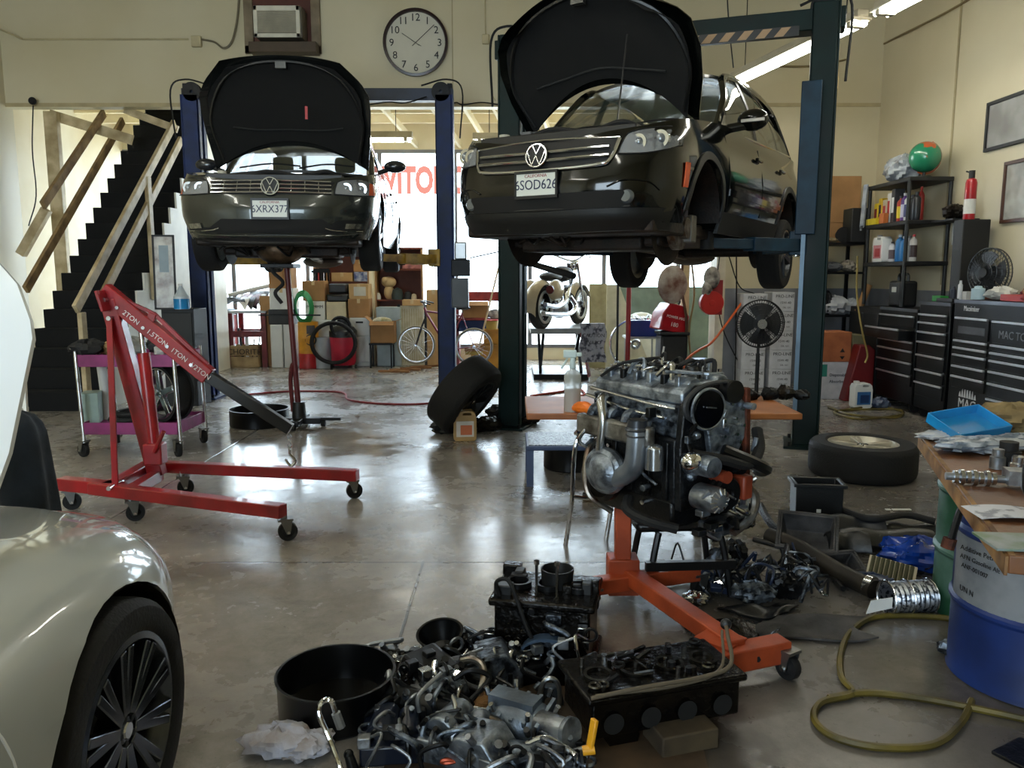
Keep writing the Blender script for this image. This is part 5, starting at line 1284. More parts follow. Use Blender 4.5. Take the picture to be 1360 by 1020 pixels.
MB().tube([(-.1, -.13, .48), (-.2, -.18, .38), (-.5, -.19, .32), (-.9, -.2, .36)], .035).build('exhaust_pipe', steel, mo)
MB().cyl((.72, -.09, .31), (.48, -.08, .95), .022).cyl((.72, .09, .31), (.48, .08, .95), .022).build('front_fork', steel, mo)
MB().tube([(.15, -.42, 1.02), (.3, -.3, 1.08), (.46, 0, .98), (.3, .3, 1.08), (.15, .42, 1.02)], .013).build('handlebar', steel, mo)
MB().sph((.56, 0, .92), (.09, .09, .09)).build('headlamp', chrome, mo)
MB().tube([(-.5, -.1, .3), (-.2, -.1, .55), (.2, -.1, .62), (.46, 0, .85)], .02).tube([(-.5, .1, .3), (-.2, .1, .55), (.2, .1, .62), (.46, 0, .85)], .02).build('frame', dark_metal, mo)
MB().grid(lambda u, v: (.5+.1*v, -.22+.44*u, 1.0+.3*v-.08*(2*u-1)**2), 8, 5, thick=(.004, 0, 0)).build('windscreen', M('screen', 'c8ccd0', r=.05, var=0, alpha=.35), mo)
MB().tube([(.3, .1, 1.05), (.36, .0, 1.2), (.5, .1, 1.15)], .012).tube([(.3, -.3, 1.05), (.34, -.42, 1.25)], .01).build('mirror_stalk', steel, mo)
MB().sph((.34, -.44, 1.27), (.02, .07, .04)).sph((.34, .44, 1.25), (.02, .07, .04)).build('mirror', chrome, mo)
# notice, plywood, tarp, pole tools
Y = 11.2
def rag_grid(w, h, amp, seed, dep=.05):
    r_ = random.Random(seed); ph = [r_.uniform(0, 6) for _ in range(4)]
    return lambda u, v: ((u-.5)*w+.02*sin(9*v+ph[0]), amp*sin(7*u+ph[1])*sin(4*v+ph[2])+amp*.6*sin(15*u+ph[3]), h*v)
x0, x1 = X_(771, Y), X_(804, Y)
simple('printed_sack', 'grey printed sack with dark lettering slung over the end of the scissor table', 'sack', MB().grid(rag_grid(x1-x0, Z_(429, Y)-Z_(480, Y), .03, 3), 16, 12, thick=(0, .1, 0)), M('sack_grey', '9b9ca6', r=.6, c2='3f414e', sc=16, lo=.4, hi=.5), (((x0+x1)/2), Y-.1, Z_(480, Y)))
o = bpy.data.objects['printed_sack']; text('sack_print', 'CAUTION', .07, ink, o, (0, -.05, .38)); text('sack_print', 'EVAPO', .07, ink, o, (0, -.05, .28))
Y = 12.9
simple('plywood_sheet', 'tall weathered plywood sheet standing beyond the motorcycle', 'plywood', MB().bx(-.14, .14, 0, .02, 0, Z_(377, Y)), M('plywood', 'a39a76', r=.8, c2='8a8160'), (X_(794, Y), Y, 0))
simple('plywood_sheet', 'sloping pale board leaning beside the weathered plywood', 'plywood', MB().prism([(0, 0), (.75, 0), (.2, Z_(378, Y)), (0, Z_(378, Y))], 0, .02), M('pale_board', 'b8b29c', r=.7), (X_(806, Y), Y+.05, 0))
for i, (a, b_, lb, m_) in enumerate((((819, 500), (821, 366), 'black pole standing upright between the plywood and the red stand', ink), ((768, 400), (798, 328), 'grey roof post outside the window wall', M('mp', '8a8a8e')))):
    if i: continue
    p = A(a[0], a[1], 11.6); q = A(b_[0], b_[1], 11.6); p.z = 0
    simple('steel_pole', lb, 'pole', MB().cyl(p, q, .018), m_)
# red floor stand with cross arms
p = X_(835, 11.3)
rs = thing('jack_stand', 'thin red post stand with small cross arms beside the blue toolbox', 'stand', (p, 11.3, 0))
h_ = Z_(371, 11.3)
MB().cyl((0, 0, 0), (0, 0, h_), .035).build('post', redfr if False else M('stand_red', '8c1f24', r=.4), rs)
MB().tube([(-.13, 0, h_+.03), (-.05, 0, h_-.0), (.05, 0, h_-.0), (.16, 0, h_+.05)], .012).build('cross_arm', dark_metal, rs)
MB().bx(-.2, .2, -.2, .2, 0, .03).build('base_plate', dark_metal, rs)
# blue toolbox on small table, wire bicycle wheel and fairing behind
bt_ = thing('tool_table', 'pale metal side table under the blue toolbox', 'table', (X_(852, 11.5), 11.5, 0))
zz = Z_(446, 11.5)
MB().bx(-.24, .24, -.2, .2, zz-.03, zz).build('table_top', M('bench_steel', 'a2a2a0'), bt_)
for a in (-.2, .2):
    for b_ in (-.17, .17): MB().bx(a-.012, a+.012, b_-.012, b_+.012, 0, zz-.03).build('leg', M('bench_steel', 'a2a2a0'), bt_)
tb = thing('toolbox', 'open blue toolbox heaped with wrenches beside the red post stand', 'toolbox', (X_(854, 11.5), 11.48, zz))
MB().bx(-.2, .2, -.13, .13, 0, .23).build('box_body', M('toolbox_blue', '16307a', r=.35), tb, bev=.01)
for i in range(9):
    MB().beam((-.18+.04*i, -.1, .25), (-.16+.04*i+.06*((i % 3)-1), .1, .27+.03*(i % 2)), .03, .02).build('wrench', [steel, white_pl, dark_metal][i % 3], tb)
simple('wheel_hoop', 'large bare wheel rim leaning behind the blue toolbox', 'wheel', MB().torus((0, 0, .42), .4, .02, 'y', 40, 6).torus((0, 0, .42), .06, .03, 'y', 16, 6), steel, (X_(845, 12.6), 12.6, .0))
simple('white_fairing', 'rounded white plastic fairing behind the blue toolbox', 'fairing', MB().sph((0, 0, .45), (.42, .15, .45), 20, 12), M('fairing_white', 'cfcdc2', r=.4), (X_(852, 13.3), 13.3, 0))
# red welder on black cabinet
Y = 10.9
wl = thing('welder_cart', 'black wheeled cart holding the red welder', 'cart', (X_(892, Y), Y, 0))
zz = Z_(440, Y)
MB().bx(-.17, .2, -.2, .2, .12, zz-.04).build('cart_body', black_plastic, wl, bev=.03)
MB().bx(-.19, .22, -.22, .22, zz-.04, zz).build('cart_top', black_plastic, wl, bev=.01)
for a in (-.13, .16): MB().cyl((a, -.2, .06), (a+.03, -.2, .06), .06).build('cart_wheel', rubber, wl)
for b_ in ((-.13, .17), (.16, .17)): MB().cyl((b_[0], b_[1], .06), (b_[0]+.03, b_[1], .06), .06).build('cart_wheel', rubber, wl)
MB().tube([(-.13, -.22, .55), (-.15, -.26, .4), (-.05, -.24, .22), (.12, -.24, .2), (.13, -.22, .3)], .014).build('cable_loop', white_pl, wl)
wd = thing('welder', 'red welding machine tilted on the black wheeled cart', 'welder', (X_(887, Y), Y, zz), (0, rad(12), rad(15)))
MB().prism([(-.2, .0), (.2, .0), (.2, .25), (.08, .38), (-.12, .38), (-.2, .22)], -.17, .17).build('case', M('welder_red', 'a81420', r=.35, coat=.4), wd, bev=.015)
MB().tube([(-.1, 0, .38), (-.1, 0, .45), (.08, 0, .45), (.08, 0, .38)], .014).build('handle', ink, wd)
text('case_print', 'POWER MIG', .05, M('decal_white', 'e8dede'), wd, (0, -.173, .2)); text('case_print', '180', .08, M('decal_white', 'e8dede'), wd, (0, -.173, .1))
# column with red hose reel, hanging cloth and cables
struct(MB().bx(X_(947, 11.0), XO, 10.86, 11.2, 0, ZS).build('trim_8', M('column_white', 'd8cfb8', r=.5)))
struct(MB().bx(X_(903, 11.4), X_(913, 11.4), 11.3, 11.4, 0, ZS).build('trim_9', cream))
rl = thing('hose_reel', 'round red hose reel mounted high on the white column', 'hose reel', A(943, 402, 10.6))
MB().cyl((0, -.12, 0), (0, .0, 0), .155, n=32).cyl((0, -.13, 0), (0, -.12, 0), .04).cyl((0, 0, 0), (0, .09, 0), .07).build('reel_drum', M('reel_red', 'b5241e', r=.4), rl, bev=.006)
MB().bx(-.03, .16, -.02, .12, -.16, .3).build('reel_bracket', M('stand_red', '8c1f24'), rl)
MB().sph((-.0, -.05, .33), (.11, .1, .15)).sph((-.06, -.06, .18), (.07, .08, .12)).build('hanging_cap', M('cap_cloth', 'c8c2b8', r=.95, c2='3a3232', sc=7, bump=.4), rl)
cable('air_hose', 'orange air hose slanting from the grey wall down to the bench', [A(985, 402, 10.7), A(965, 430, 10.4), A(945, 455, 10.0), A(928, 465, 9.7), A(912, 478, 9.4), A(905, 500, 9.0)], .016, M('hose_orange', 'd8622a', r=.45), 'hose')
for i, (pts, r_) in enumerate(((((957, 330), (952, 380), (958, 430), (975, 470), (990, 495)), .008), (((908, 335), (905, 380), (912, 430), (906, 480)), .02), (((917, 335), (922, 390), (915, 440), (919, 485)), .014), (((968, 340), (982, 380), (1002, 390)), .008), (((978, 340), (978, 400), (976, 505)), .009))):
    cable('hanging_cable', ['black cable curving down the grey wall beside the fan', 'thick brown hose hanging beside the red reel', 'tan rope hanging next to the thick brown hose', 'black cable sloping to the top of the printed boxes', 'dark conduit running straight down the grey wall'][i],
          [A(a, b_, 10.75-.0*i) for a, b_ in pts], r_, [rubber, M('brown_hose', '5a3c28', r=.6), M('rope', '8c7450', r=.9), rubber, dark_metal][i])
tl = MB().tube([A(905, 345, 10.8), A(898, 352, 10.75), A(880, 358, 10.7), A(872, 352, 10.7)], .03).tube([A(880, 358, 10.7), A(868, 385, 10.7), A(862, 420, 10.7)], .03)
simple('leather_bag', 'brown and white gear bag hanging over the welder', 'bag', MB().sph((0, 0, 0), (.2, .1, .26), 16, 12), M('gear_bag', '6a4436', r=.8, c2='b9afa4', sc=5, bump=.4), A(893, 378, 10.75))
# bucket with blue lid
def pail(name, label, loc, r, h, m, lidm):
    t = thing(name, label, 'bucket', loc)
    MB().lathe([(0, 0), (r*.88, 0), (r, h*.93), (r, h)], 28).build('bucket_wall', m, t)
    MB().lathe([(0, h+.012), (r*.95, h+.012), (r*1.06, h+.008), (r*1.06, h-.03)], 28).build('bucket_lid', lidm, t)
    MB().tube([(-r*1.02, 0, h*.8), (-r*.9, -r*.6, h*.55), (0, -r*1.05, h*.42), (r*.9, -r*.6, h*.55), (r*1.02, 0, h*.8)], .004).build('handle', steel, t)
    return t
pail('bucket', 'white pail with a bright blue lid beyond the engine', G(937, 516)+V((0, .3, 0)), .155, .36, M('pail_white', 'd4d6d4', r=.4), M('lid_blue', '2a4a9c', r=.4))
# printed boxes stacks
prom = M('printed_box_white', 'd4d4d6', r=.6)
for c_, (p0, p1, pt, yy) in enumerate(((988, 1020, 390, 10.55), (1026, 1056, 388, 10.55))):
    n_ = 5; zt = Z_(pt, yy); bh = zt/n_
    x0, x1 = X_(p0, yy), X_(p1, yy); w = x1-x0
    for k in range(n_):
        t = thing('cardboard_box', ['white printed motor-oil box behind the fan, ', 'white printed box by the green post, '][c_]+['lowest of its stack', 'second from the floor', 'third from the floor', 'fourth from the floor', 'topmost of its stack'][k], 'box', ((x0+x1)/2, yy+.19, k*bh), 0, 'white printed oil boxes against the grey wall')
        MB().bx(-w/2, w/2, -.17, .17, 0, bh-.002).build('box_body', prom, t, bev=.005)
        text('box_print', 'PRO-LINE', .058, ink, t, (.02, -.173, bh*.78))
        text('box_print', '15W-40', .045, ink, t, (.03, -.173, bh*.45)); text('box_print', 'OIL 12/1', .03, ink, t, (.05, -.173, bh*.2))
# pedestal fan
Y = 9.6
fp = A(1010, 430, Y); fr = 31.5*Y/F
fn_ = thing('pedestal_fan', 'black pedestal fan standing before the white printed boxes', 'fan', (fp.x, Y, 0))
MB().cyl((0, .05, 0), (0, .05, .03), .2, .18, n=30).build('fan_base', black_plastic, fn_)
MB().cyl((0, .05, .03), (0, .05, fp.z-.05), .017).cyl((0, .05, .03), (0, .05, fp.z*.6), .024).build('pole', black_plastic, fn_)
MB().cyl((0, .03, fp.z), (0, .2, fp.z), .07, .05).build('motor_housing', black_plastic, fn_)
def cage(parent, c, r, mat, hubm, nsp=60, dy=.07):
    g = MB()
    for k in (1, .8, .6, .4): g.torus((c[0], c[1]-dy*(1-k*k*.9), c[2]), r*k, .0035, 'y', 40, 4)
    g.torus(c, r, .009, 'y', 40, 6); g.torus((c[0], c[1]+.05, c[2]), r*.99, .006, 'y', 40, 5)
    for i in range(nsp):
        a = 2*PI*i/nsp
        g.tube([(c[0]+r*cos(a)*k, c[1]-dy*(1-k*k*.9), c[2]+r*sin(a)*k) for k in (.22, .6, 1)], .0032, n=3, k=0)
        g.tube([(c[0]+r*cos(a)*k, c[1]+.05+dy*(1-k*k*.9), c[2]+r*sin(a)*k) for k in (.3, .6, 1)], .003, n=3, k=0)
    g.build('wire_grille', mat, parent)
    MB().cyl((c[0], c[1]-dy-.005, c[2]), (c[0], c[1]-dy+.02, c[2]), r*.2, n=24).build('grille_badge', hubm, parent)
    for i in range(4):
        a0 = 2*PI*i/4
        b = MB().grid(lambda u, v: (c[0]+r*(.15+.72*u)*cos(a0+(v-.5)*1.3), c[1]+.03*(v-.5), c[2]+r*(.15+.72*u)*sin(a0+(v-.5)*1.3)), 8, 8, thick=(0, .003, 0)); b.build('fan_blade', M('fan_blade', '26282b', r=.35), parent)
cage(fn_, (0, 0, fp.z), fr, black_plastic, M('fan_badge', 'a8a8a8', r=.25, m=.8))
# ================================================================ RIGHT WALL
XCf = 4.36
chm = M('chest_black', '070809', r=.32, var=.15, ior=1.35); alh = M('drawer_pull_alu', 'e4e6ea', r=.38, m=1, var=.05)
def chest(label, y0, y1, h, cols, body_x=XCf, open_row=None):
    """drawers face -x.  cols: [(ya, yb, [z of pulls], zbot)]"""
    t = thing('tool_chest', label, 'tool chest', (XCf+.28, (y0+y1)/2, 0))
    oy = (y0+y1)/2; ox = XCf+.28
    MB().bx(XCf-ox, XR-.02-ox, y0-oy, y1-oy, .1, h).build('chest_body', chm, t, bev=.008)
    MB().bx(XCf-ox-.006, XCf-ox, y0-oy, y1-oy, h-.03, h+.004).build('top_edge', M('edge_steel', '6f7278', r=.3, m=.8), t)
    for a in (y0+.1, y1-.1): 
        for b_ in (XCf+.08, XR-.12): MB().cyl((b_-ox, a-oy-.02, .055), (b_-ox, a-oy+.02, .055), .053).build('caster_wheel', rubber, t)
    for ya, yb, zs, zb_ in cols:
        for i, z in enumerate(zs):
            zl_ = zs[i+1]+.022 if i+1 < len(zs) else zb_
            ex = .16 if open_row == i else .0
            d = MB().bx(XCf-ox-.014-ex, XCf-ox, ya-oy+.015, yb-oy-.015, zl_, z-.012).build('drawer', chm, t, bev=.003)
            MB().bx(XCf-ox-.036-ex, XCf-ox-.012-ex, ya-oy+.015, yb-oy-.015, z-.012, z+.008).build('drawer_pull', alh, d, bev=.004)
    return t, ox, oy
c3, ox, oy = chest('wide black double-column tool chest nearest the camera with a pale tool-maker emblem', 5.7, 7.80, 1.27, [(7.18, 7.74, [1.10, .88, .81, .74, .63, .53], .42), (6.3, 7.14, [1.095, .88, .81, .74, .64, .53, .39], .14), (5.74, 6.26, [1.095, .88, .81, .74, .64, .53, .39], .14)])
whm = M('emblem_white', 'c9c9c9', r=.5, var=0)
rotR = (PI/2, 0, -PI/2)
text('maker_lettering', 'TOOLS', .085, whm, c3, (XCf-ox-.004, 7.46-oy, .185), rotR, .002, 1.1)
text('maker_lettering', 'MAC', .13, whm, c3, (XCf-ox-.004, 7.46-oy, .275), rotR, .002, 1.05)
em = MB()
for i in range(7):
    yy = 7.46+(i-3)*.042; hh = .14-.03*abs(i-3)
    em.prism([(yy-oy-.017, .34), (yy-oy+.017, .34), (yy-oy+.010, .34+hh*.6), (yy-oy-.0, .34+hh)], XCf-ox-.005, XCf-ox-.002, plane='yz')
em.build('maker_emblem', whm, c3)
text('maker_lettering', 'Macsimizer', .07, whm, c3, (XCf-ox-.004, 7.5-oy, 1.19), rotR, .002, .8)
text('maker_lettering', 'MAC TOOLS', .10, M('grey_letter', '7a7a7e', r=.5), c3, (XCf-ox-.018, 6.75-oy, .98), rotR, .002, 1.0)
MB().bx(XCf-ox-.017, XCf-ox-.0145, 7.24-oy, 7.68-oy, .95, 1.02).build('drawer_placard', M('placard', '3f3f43', r=.4), c3)
chest('narrow black tool chest with seven bright drawer pulls between the other chests', 7.86, 8.46, 1.23, [(7.88, 8.44, [1.10, 1.015, .915, .81, .67, .51, .38], .24)])
chest('farthest black tool chest with dull pulls and one drawer pulled out', 8.50, 9.36, 1.14, [(8.52, 9.34, [1.06, .92, .78, .68, .55, .41], .3)], open_row=1)
# cabinet behind the far chest carrying the rack
cab = thing('cabinet', 'low dark cabinet behind the far tool chest carrying one end of the shelf rack', 'cabinet', (4.66, 9.82, 0))
MB().bx(-.28, .27, -.42, .42, 0, 1.12).build('cabinet_body', M('cab_dark', '16181a', r=.5), cab, bev=.01)
MB().bx(-.295, -.28, -.4, .0, .1, 1.05).build('door', M('cab_dark', ''), cab, bev=.004); MB().bx(-.295, -.28, .02, .4, .1, 1.05).build('door', M('cab_dark', ''), cab, bev=.004)
# black shelf rack
xf = 4.42; ya, yb = 9.02, 10.0
P = lambda py, px=1197: AX(px, py, xf).z
zT, zM, zL = P(237), P(293), P(347)
rk = thing('shelf_rack', 'black plastic shelf rack loaded with bottles and standing on the far tool chest', 'shelf', (4.66, 9.5, 1.145))
def L(x, y, z): return (x-4.66, y-9.5, z-1.145)
rkm = M('rack_black', '121314', r=.5)
for x in (xf+.02, 4.9):
    for y in (ya, yb): MB().cyl(L(x, y, 1.15), L(x, y, zT), .022).build('rack_post', rkm, rk)
for z in (zT, zM, zL):
    a = L(xf, ya-.03, z-.05); b_ = L(4.92, yb+.03, z); MB().bx(a[0], b_[0], a[1], b_[1], a[2], b_[2]).build('shelf', rkm, rk, bev=.01)
gl = thing('globe', 'green toy globe with orange continents on top of the black shelf rack', 'globe', (4.66, 9.16, zT))
gr_ = 19.5*9.2/F
MB().sph((0, 0, gr_+.06), gr_, 28, 18).build('sphere', M('globe_green', '1f7a58', r=.25, c2='b5562c', sc=4.5, lo=.60, hi=.61, coat=.5) if False else M('globe_green', '23805c', r=.25, coat=.5, c2='c05a30', sc=3.5, lo=.36, hi=.38), gl)
MB().cyl((0, 0, 0), (0, 0, .02), .09, .08).cyl((0, 0, .02), (0, 0, .06), .02).build('stand', M('globe_stand', '1c1c1c', r=.4), gl)
MB().at(T(0, 0, gr_+.06) @ RY(.4)).tube([((gr_+.012)*cos(a), 0, (gr_+.012)*sin(a)) for a in [rad(x) for x in range(-90, 91, 20)]], .007).build('meridian_arm', M('globe_arm', 'b8542c', r=.4), gl)
def crumple(w, d, h, seed, nu=18, nv=12):
    r_ = random.Random(seed); ph = [r_.uniform(0, 6.3) for _ in range(6)]
    def f(u, v):
        a, t = 2*PI*u, PI*v
        k = 1+.16*sin(3*a+ph[0])*sin(2*t+ph[1])+.12*sin(7*a+ph[2]+4*t)+.07*sin(11*t+ph[3]+5*a)
        return V((w/2*sin(t)*cos(a)*k, d/2*sin(t)*sin(a)*k, max(0, h/2+h/2*cos(t)*k)))
    return MB().grid(f, nu, nv)
bagm = M('clear_plastic_bag', 'b4b8bc', r=.25, c2='8b9096', sc=12)
simple('plastic_bag', 'translucent plastic bag slumped on the rack top beside the globe', 'bag', crumple(.34, .6, .3, 4, 30, 18), bagm, (4.64, 9.62, zT))
simple('plastic_bag', 'thin plastic film hanging off the far end of the rack top', 'bag', MB().grid(lambda u, v: (.02*sin(9*u), .1*u+.05*v, -.5*v+.03*sin(5*u)), 8, 12, thick=(.01, 0, 0)), bagm, (xf-.035, 9.98, zT))
def bot(i, y, z, r, h, c, cc, lb, band=None, x=None):
    h *= 1.2
    return bottle('bottle', lb, 'bottle', (x or xf+.12, y, z), r, h, M('bt_'+c, c, r=.35), M('bc_'+cc, cc, r=.4), group=None, band=M('bb_'+band, band, r=.5) if band else None)
bxs = [(9.93, .10, .20, 'd3b820', 'upright yellow carton at the far end of the middle rack shelf'), (9.82, .09, .24, 'cfa91c', 'taller yellow carton second from the far end of the middle rack shelf'),
       (9.71, .10, .22, 'c8b79a', 'tan carton beside the yellow cartons on the rack'), (9.60, .08, .27, 'dcdad4', 'white bottle-shaped box with red print on the middle rack shelf'), (9.50, .09, .30, '33343a', 'dark carton before the rack post'), ]
for i, (y, w, h, c, lb) in enumerate(bxs):
    t = thing('product_box', lb, 'box', (xf+.13, y, zM))
    h *= 1.3
    MB().bx(-.06, .06, -w/2+.004, w/2-.004, 0, h).build('box_body', M('pb_'+c, c, r=.5), t, bev=.004); MB().bx(-.063, -.06, -w*.3, w*.3, h*.3, h*.75).build('box_print', [redfr, ink, red_pl, red_pl, white_pl][i], t)
for i, (y, w, h, c, lb) in enumerate(((9.90, .26, .075, 'd9c21e', 'flat yellow carton lying in front on the middle rack shelf'), (9.62, .12, .12, 'c06a30', 'small orange carton lying in front on the middle rack shelf'))):
    simple('product_box', lb, 'box', MB().bx(-.03, .03, -w/2, w/2, 0, h), M('pb_'+c, c, r=.5), (xf+.03, y, zM), 0, .004)
bot(0, 9.40, zM, .042, .25, 'a83226', '222222', 'red oil bottle beside the middle rack post', 'd8c22a')
bot(1, 9.31, zM, .042, .27, '5a3a7a', 'c8c8c8', 'purple bottle on the middle rack shelf', 'c8c4d8')
bot(2, 9.22, zM, .045, .26, 'd8d8d8', '8a2020', 'white bottle with dark bands next to the charcoal bottles', '3a3f6a')
bot(3, 9.13, zM, .048, .24, '2a2c30', '1a1a1a', 'charcoal oil bottle near the close end of the middle shelf')
bot(4, 9.04, zM, .045, .26, '25272b', '1a1a1a', 'closest charcoal oil bottle on the middle shelf')
bot(5, 9.30, zM, .035, .33, 'a8342c', 'c03028', 'tall red-necked bottle behind the purple one', x=xf+.3)
jg = jug('jug', 'white gallon jug with a pink label on the lower rack shelf', (xf+.09, 9.74, zL), .26, .12, .33, white_pl, M('cap_grey', '9a9a9a'), M('label_pink', 'c9868c', r=.5), rz=-PI/2, lab2=M('label_red', 'a8383c', r=.5))
bot(6, 9.54, zL, .04, .20, 'd0cfd4', '2a2a2a', 'short white bottle right beside the pink-label jug', '5a4a50')
bot(7, 9.36, zL, .05, .26, '2c6fa8', 'cfd4d8', 'blue washer bottle on the lower rack shelf'); bot(8, 9.25, zL, .05, .24, '2f78b4', 'dfe2e4', 'second blue washer bottle, shorter and closer')
bot(9, 9.14, zL, .045, .24, '7c7d80', '5a5a5a', 'grey tall can on the lower rack shelf', '8d8e90'); bot(10, 9.045, zL, .04, .25, 'c0bdb8', 'a83030', 'striped aerosol can at the close end of the lower shelf', '3a2a2a')
# things on the far chest below the rack
def L2(px, py, X): return AX(px, py, X)
pk = thing('power_pack', 'black portable power pack with top handle on the far tool chest', 'power pack', (4.52, 9.18, 1.145))
MB().bx(-.1, .1, -.15, .15, 0, .30).build('case', black_plastic, pk, bev=.03)
MB().tube([(0, -.11, .28), (0, -.09, .37), (0, .09, .37), (0, .11, .28)], .018).build('handle', black_plastic, pk)
MB().bx(-.105, -.1, -.05, .05, .17, .23).build('gauge', M('gauge', 'b0b0aa', r=.3), pk)
# objects on the narrow chest and the wide chest top
smalls = [('cap', 'round red cap on the narrow chest', 8.30, 4.72, 'sph', 'b81c1c', (.10, .10, .09)), ('funnel', 'green plastic tray of fittings on the narrow chest', 8.33, 4.5, 'bx', '2f8a3c', (.09, .16, .06)),
          ('spray_can', 'small dark spray can with white cap on the narrow chest', 8.18, 4.55, 'cyl', '2a2d3a', (.03, .03, .16)), ('paper_box', 'white paper box on the narrow chest', 8.05, 4.62, 'bx', 'd4d2cc', (.08, .1, .11)),
          ('parts_tray', 'black tray of sockets at the edge of the narrow chest', 8.10, 4.45, 'bx', '141416', (.07, .3, .04)), ('spray_can', 'tall slim white canister beside the paper box', 7.97, 4.5, 'cyl', 'd8dadc', (.022, .022, .22)),
          ('wipe_tub', 'white and blue tub at the corner of the wide chest', 7.66, 4.5, 'cyl', 'b8d0da', (.06, .06, .13)), ('paper_stack', 'crumpled white papers on the wide chest', 7.45, 4.6, 'cr', 'd6d4cc', (.24, .3, .12)),
          ('tool_roll', 'dark red tool roll on the wide chest', 7.25, 4.75, 'cr', '7a2030', (.15, .2, .12)), ('red_tray', 'long red parts tray heaped on the wide chest', 6.95, 4.6, 'bx', 'b02018', (.26, .62, .06)),
          ('straw_cloth', 'straw coloured cloth heap on the wide chest', 7.05, 4.66, 'cr', 'a4865a', (.16, .26, .2)), ('metal_clamp', 'bright metal clamp at the edge of the wide chest', 6.8, 4.46, 'cyl', 'c8ccd0', (.03, .03, .14)),
          ('blue_jacket', 'blue jacket heaped against the wall on the wide chest', 6.72, 4.68, 'cr', '2c4a86', (.3, .5, .34)), ('work_glove', 'pale yellow glove lying by the blue jacket', 6.66, 4.5, 'cr', 'c9b860', (.12, .2, .1)),
          ('oil_filter', 'black oil filter on the wide chest', 7.55, 4.72, 'cyl', '17181a', (.045, .045, .12)), ('red_tool', 'red handled pneumatic tool on the wide chest', 6.75, 4.44, 'cr', 'a01a1c', (.1, .3, .09))]
for nm, lb, y, x, k, c, s in smalls:
    z = 1.235 if y > 7.86 else 1.275
    m_ = M('sm_'+c, c, r=.45)
    if k == 'bx': b = MB().bx(-s[0]/2, s[0]/2, -s[1]/2, s[1]/2, 0, s[2])
    elif k == 'cyl': b = MB().lathe([(0, 0), (s[0], 0), (s[0], s[2]*.8), (s[0]*.6, s[2]*.86), (s[0]*.5, s[2]), (0, s[2])], 16)
    elif k == 'sph': b = MB().sph((0, 0, s[2]*.8), s, 18, 10)
    else: b = crumple(s[0], s[1], s[2], int(y*100))
    simple(nm, lb, nm.split('_')[-1], b, m_, (x, y, z), 0, .004 if k == 'bx' else 0)
# black tower speaker with red bottle jack on top, wall shelf, slotted panel, table fan
q = AX(1289, 292, 4.72); ztw = q.z
tw = thing('tower_speaker', 'tall narrow black box standing on the chests under the red cylinder', 'speaker', (4.74, q.y, 1.24))
MB().bx(-.14, .14, -.09, .09, 0, ztw-1.24).build('cabinet', ink, tw, bev=.008)
re_ = thing('nitrous_bottle', 'tall red cylinder with black valve standing on the narrow black box', 'cylinder', (4.70, q.y, ztw))
hh = AX(1285, 228, 4.70).z-ztw
MB().lathe([(0, 0), (.052, 0), (.055, .01), (.055, hh*.75), (.045, hh*.82), (.03, hh*.84), (0, hh*.84)], 24).build('bottle_body', M('cylinder_red', 'a8141f', r=.3, coat=.4), re_)
MB().cyl((0, 0, hh*.84), (0, 0, hh*1.0), .03).cyl((0, 0, hh*.95), (-.02, .07, hh*1.0), .008).build('valve', ink, re_)
MB().lathe([(.0553, hh*.12), (.056, hh*.12), (.056, hh*.42), (.0553, hh*.42)], 24).build('bottle_label', paper, re_)
q2 = AX(1262, 292, 4.75)
sh = thing('wall_shelf', 'short pale wall shelf beside the rack carrying a black casting', 'shelf', (XR-.15, q2.y, q2.z))
MB().bx(-.14, .14, -.22, .22, -.02, 0).build('shelf_board', ink, sh); MB().bx(.10, .135, -.22, .22, -.26, -.02).build('shelf_backboard', white_pl, sh)
cst = crumple(.2, .3, .16, 8, 20, 12); simple('carburetor', 'black cast carburetor on the short wall shelf', 'engine part', cst, greasy, (XR-.16, q2.y, q2.z))
sp_ = MB()
for i in range(5): sp_.bx(-.015, .0, -.2, .2, i*.09, i*.09+.075)
simple('slotted_panel', 'dark slotted panel on the wall below the short shelf', 'panel', sp_, M('slot_brown', '4a4034', r=.7), (XR-.015, q2.y, q2.z-.72))
q = AX(1312, 362, 4.66)
tf = thing('desk_fan', 'round wire desk fan with dark motor on the wide chest', 'fan', (4.66, q.y, 1.275), rad(-75))
cage(tf, (0, 0, q.z-1.275), .235, M('fan_wire', '3a3c3e', r=.35, m=.5), ink, 36, .06)
MB().cyl((0, .04, q.z-1.275), (0, .16, q.z-1.275), .07).build('motor_housing', M('fan_motor', '24303a', r=.3), tf); MB().cyl((0, .08, 0), (0, .08, q.z-1.3), .016).cyl((0, .08, 0), (0, .08, .02), .11).build('fan_stand', rust, tf)
# framed pictures
def frame(label, pa, pb, pc, fm_, pic, fw=.035):
    """pa top-left px, pb bottom-left px on the wall X=XR; pc = y of the near end"""
    a = AX(pa[0], pa[1], XR-.02); b_ = AX(pb[0], pb[1], XR-.02); y1 = (a.y+b_.y)/2; y0 = pc
    t = thing('framed_picture', label, 'picture', (XR-.001, (y0+y1)/2, b_.z)); h = a.z-b_.z; w = (y1-y0)/2
    MB().bx(-.03, 0, -w, w, 0, fw).bx(-.03, 0, -w, w, h-fw, h).bx(-.03, 0, -w, -w+fw, fw, h-fw).bx(-.03, 0, w-fw, w, fw, h-fw).build('frame', fm_, t, bev=.003)
    MB().bx(-.012, 0, -w+fw, w-fw, fw, h-fw).build('picture', pic, t)
    MB().bx(-.016, -.014, -w+fw, w-fw, fw, h-fw).build('glazing', M('picture_glass', 'ffffff', r=.04, var=0, alpha=.12, coat=1), t)
frame('dark-framed glazed picture high on the side wall', (1309, 138), (1309, 202), 7.1, ink, M('picture_dark', '4a4438', r=.3, c2='9a9a92', sc=2.2))
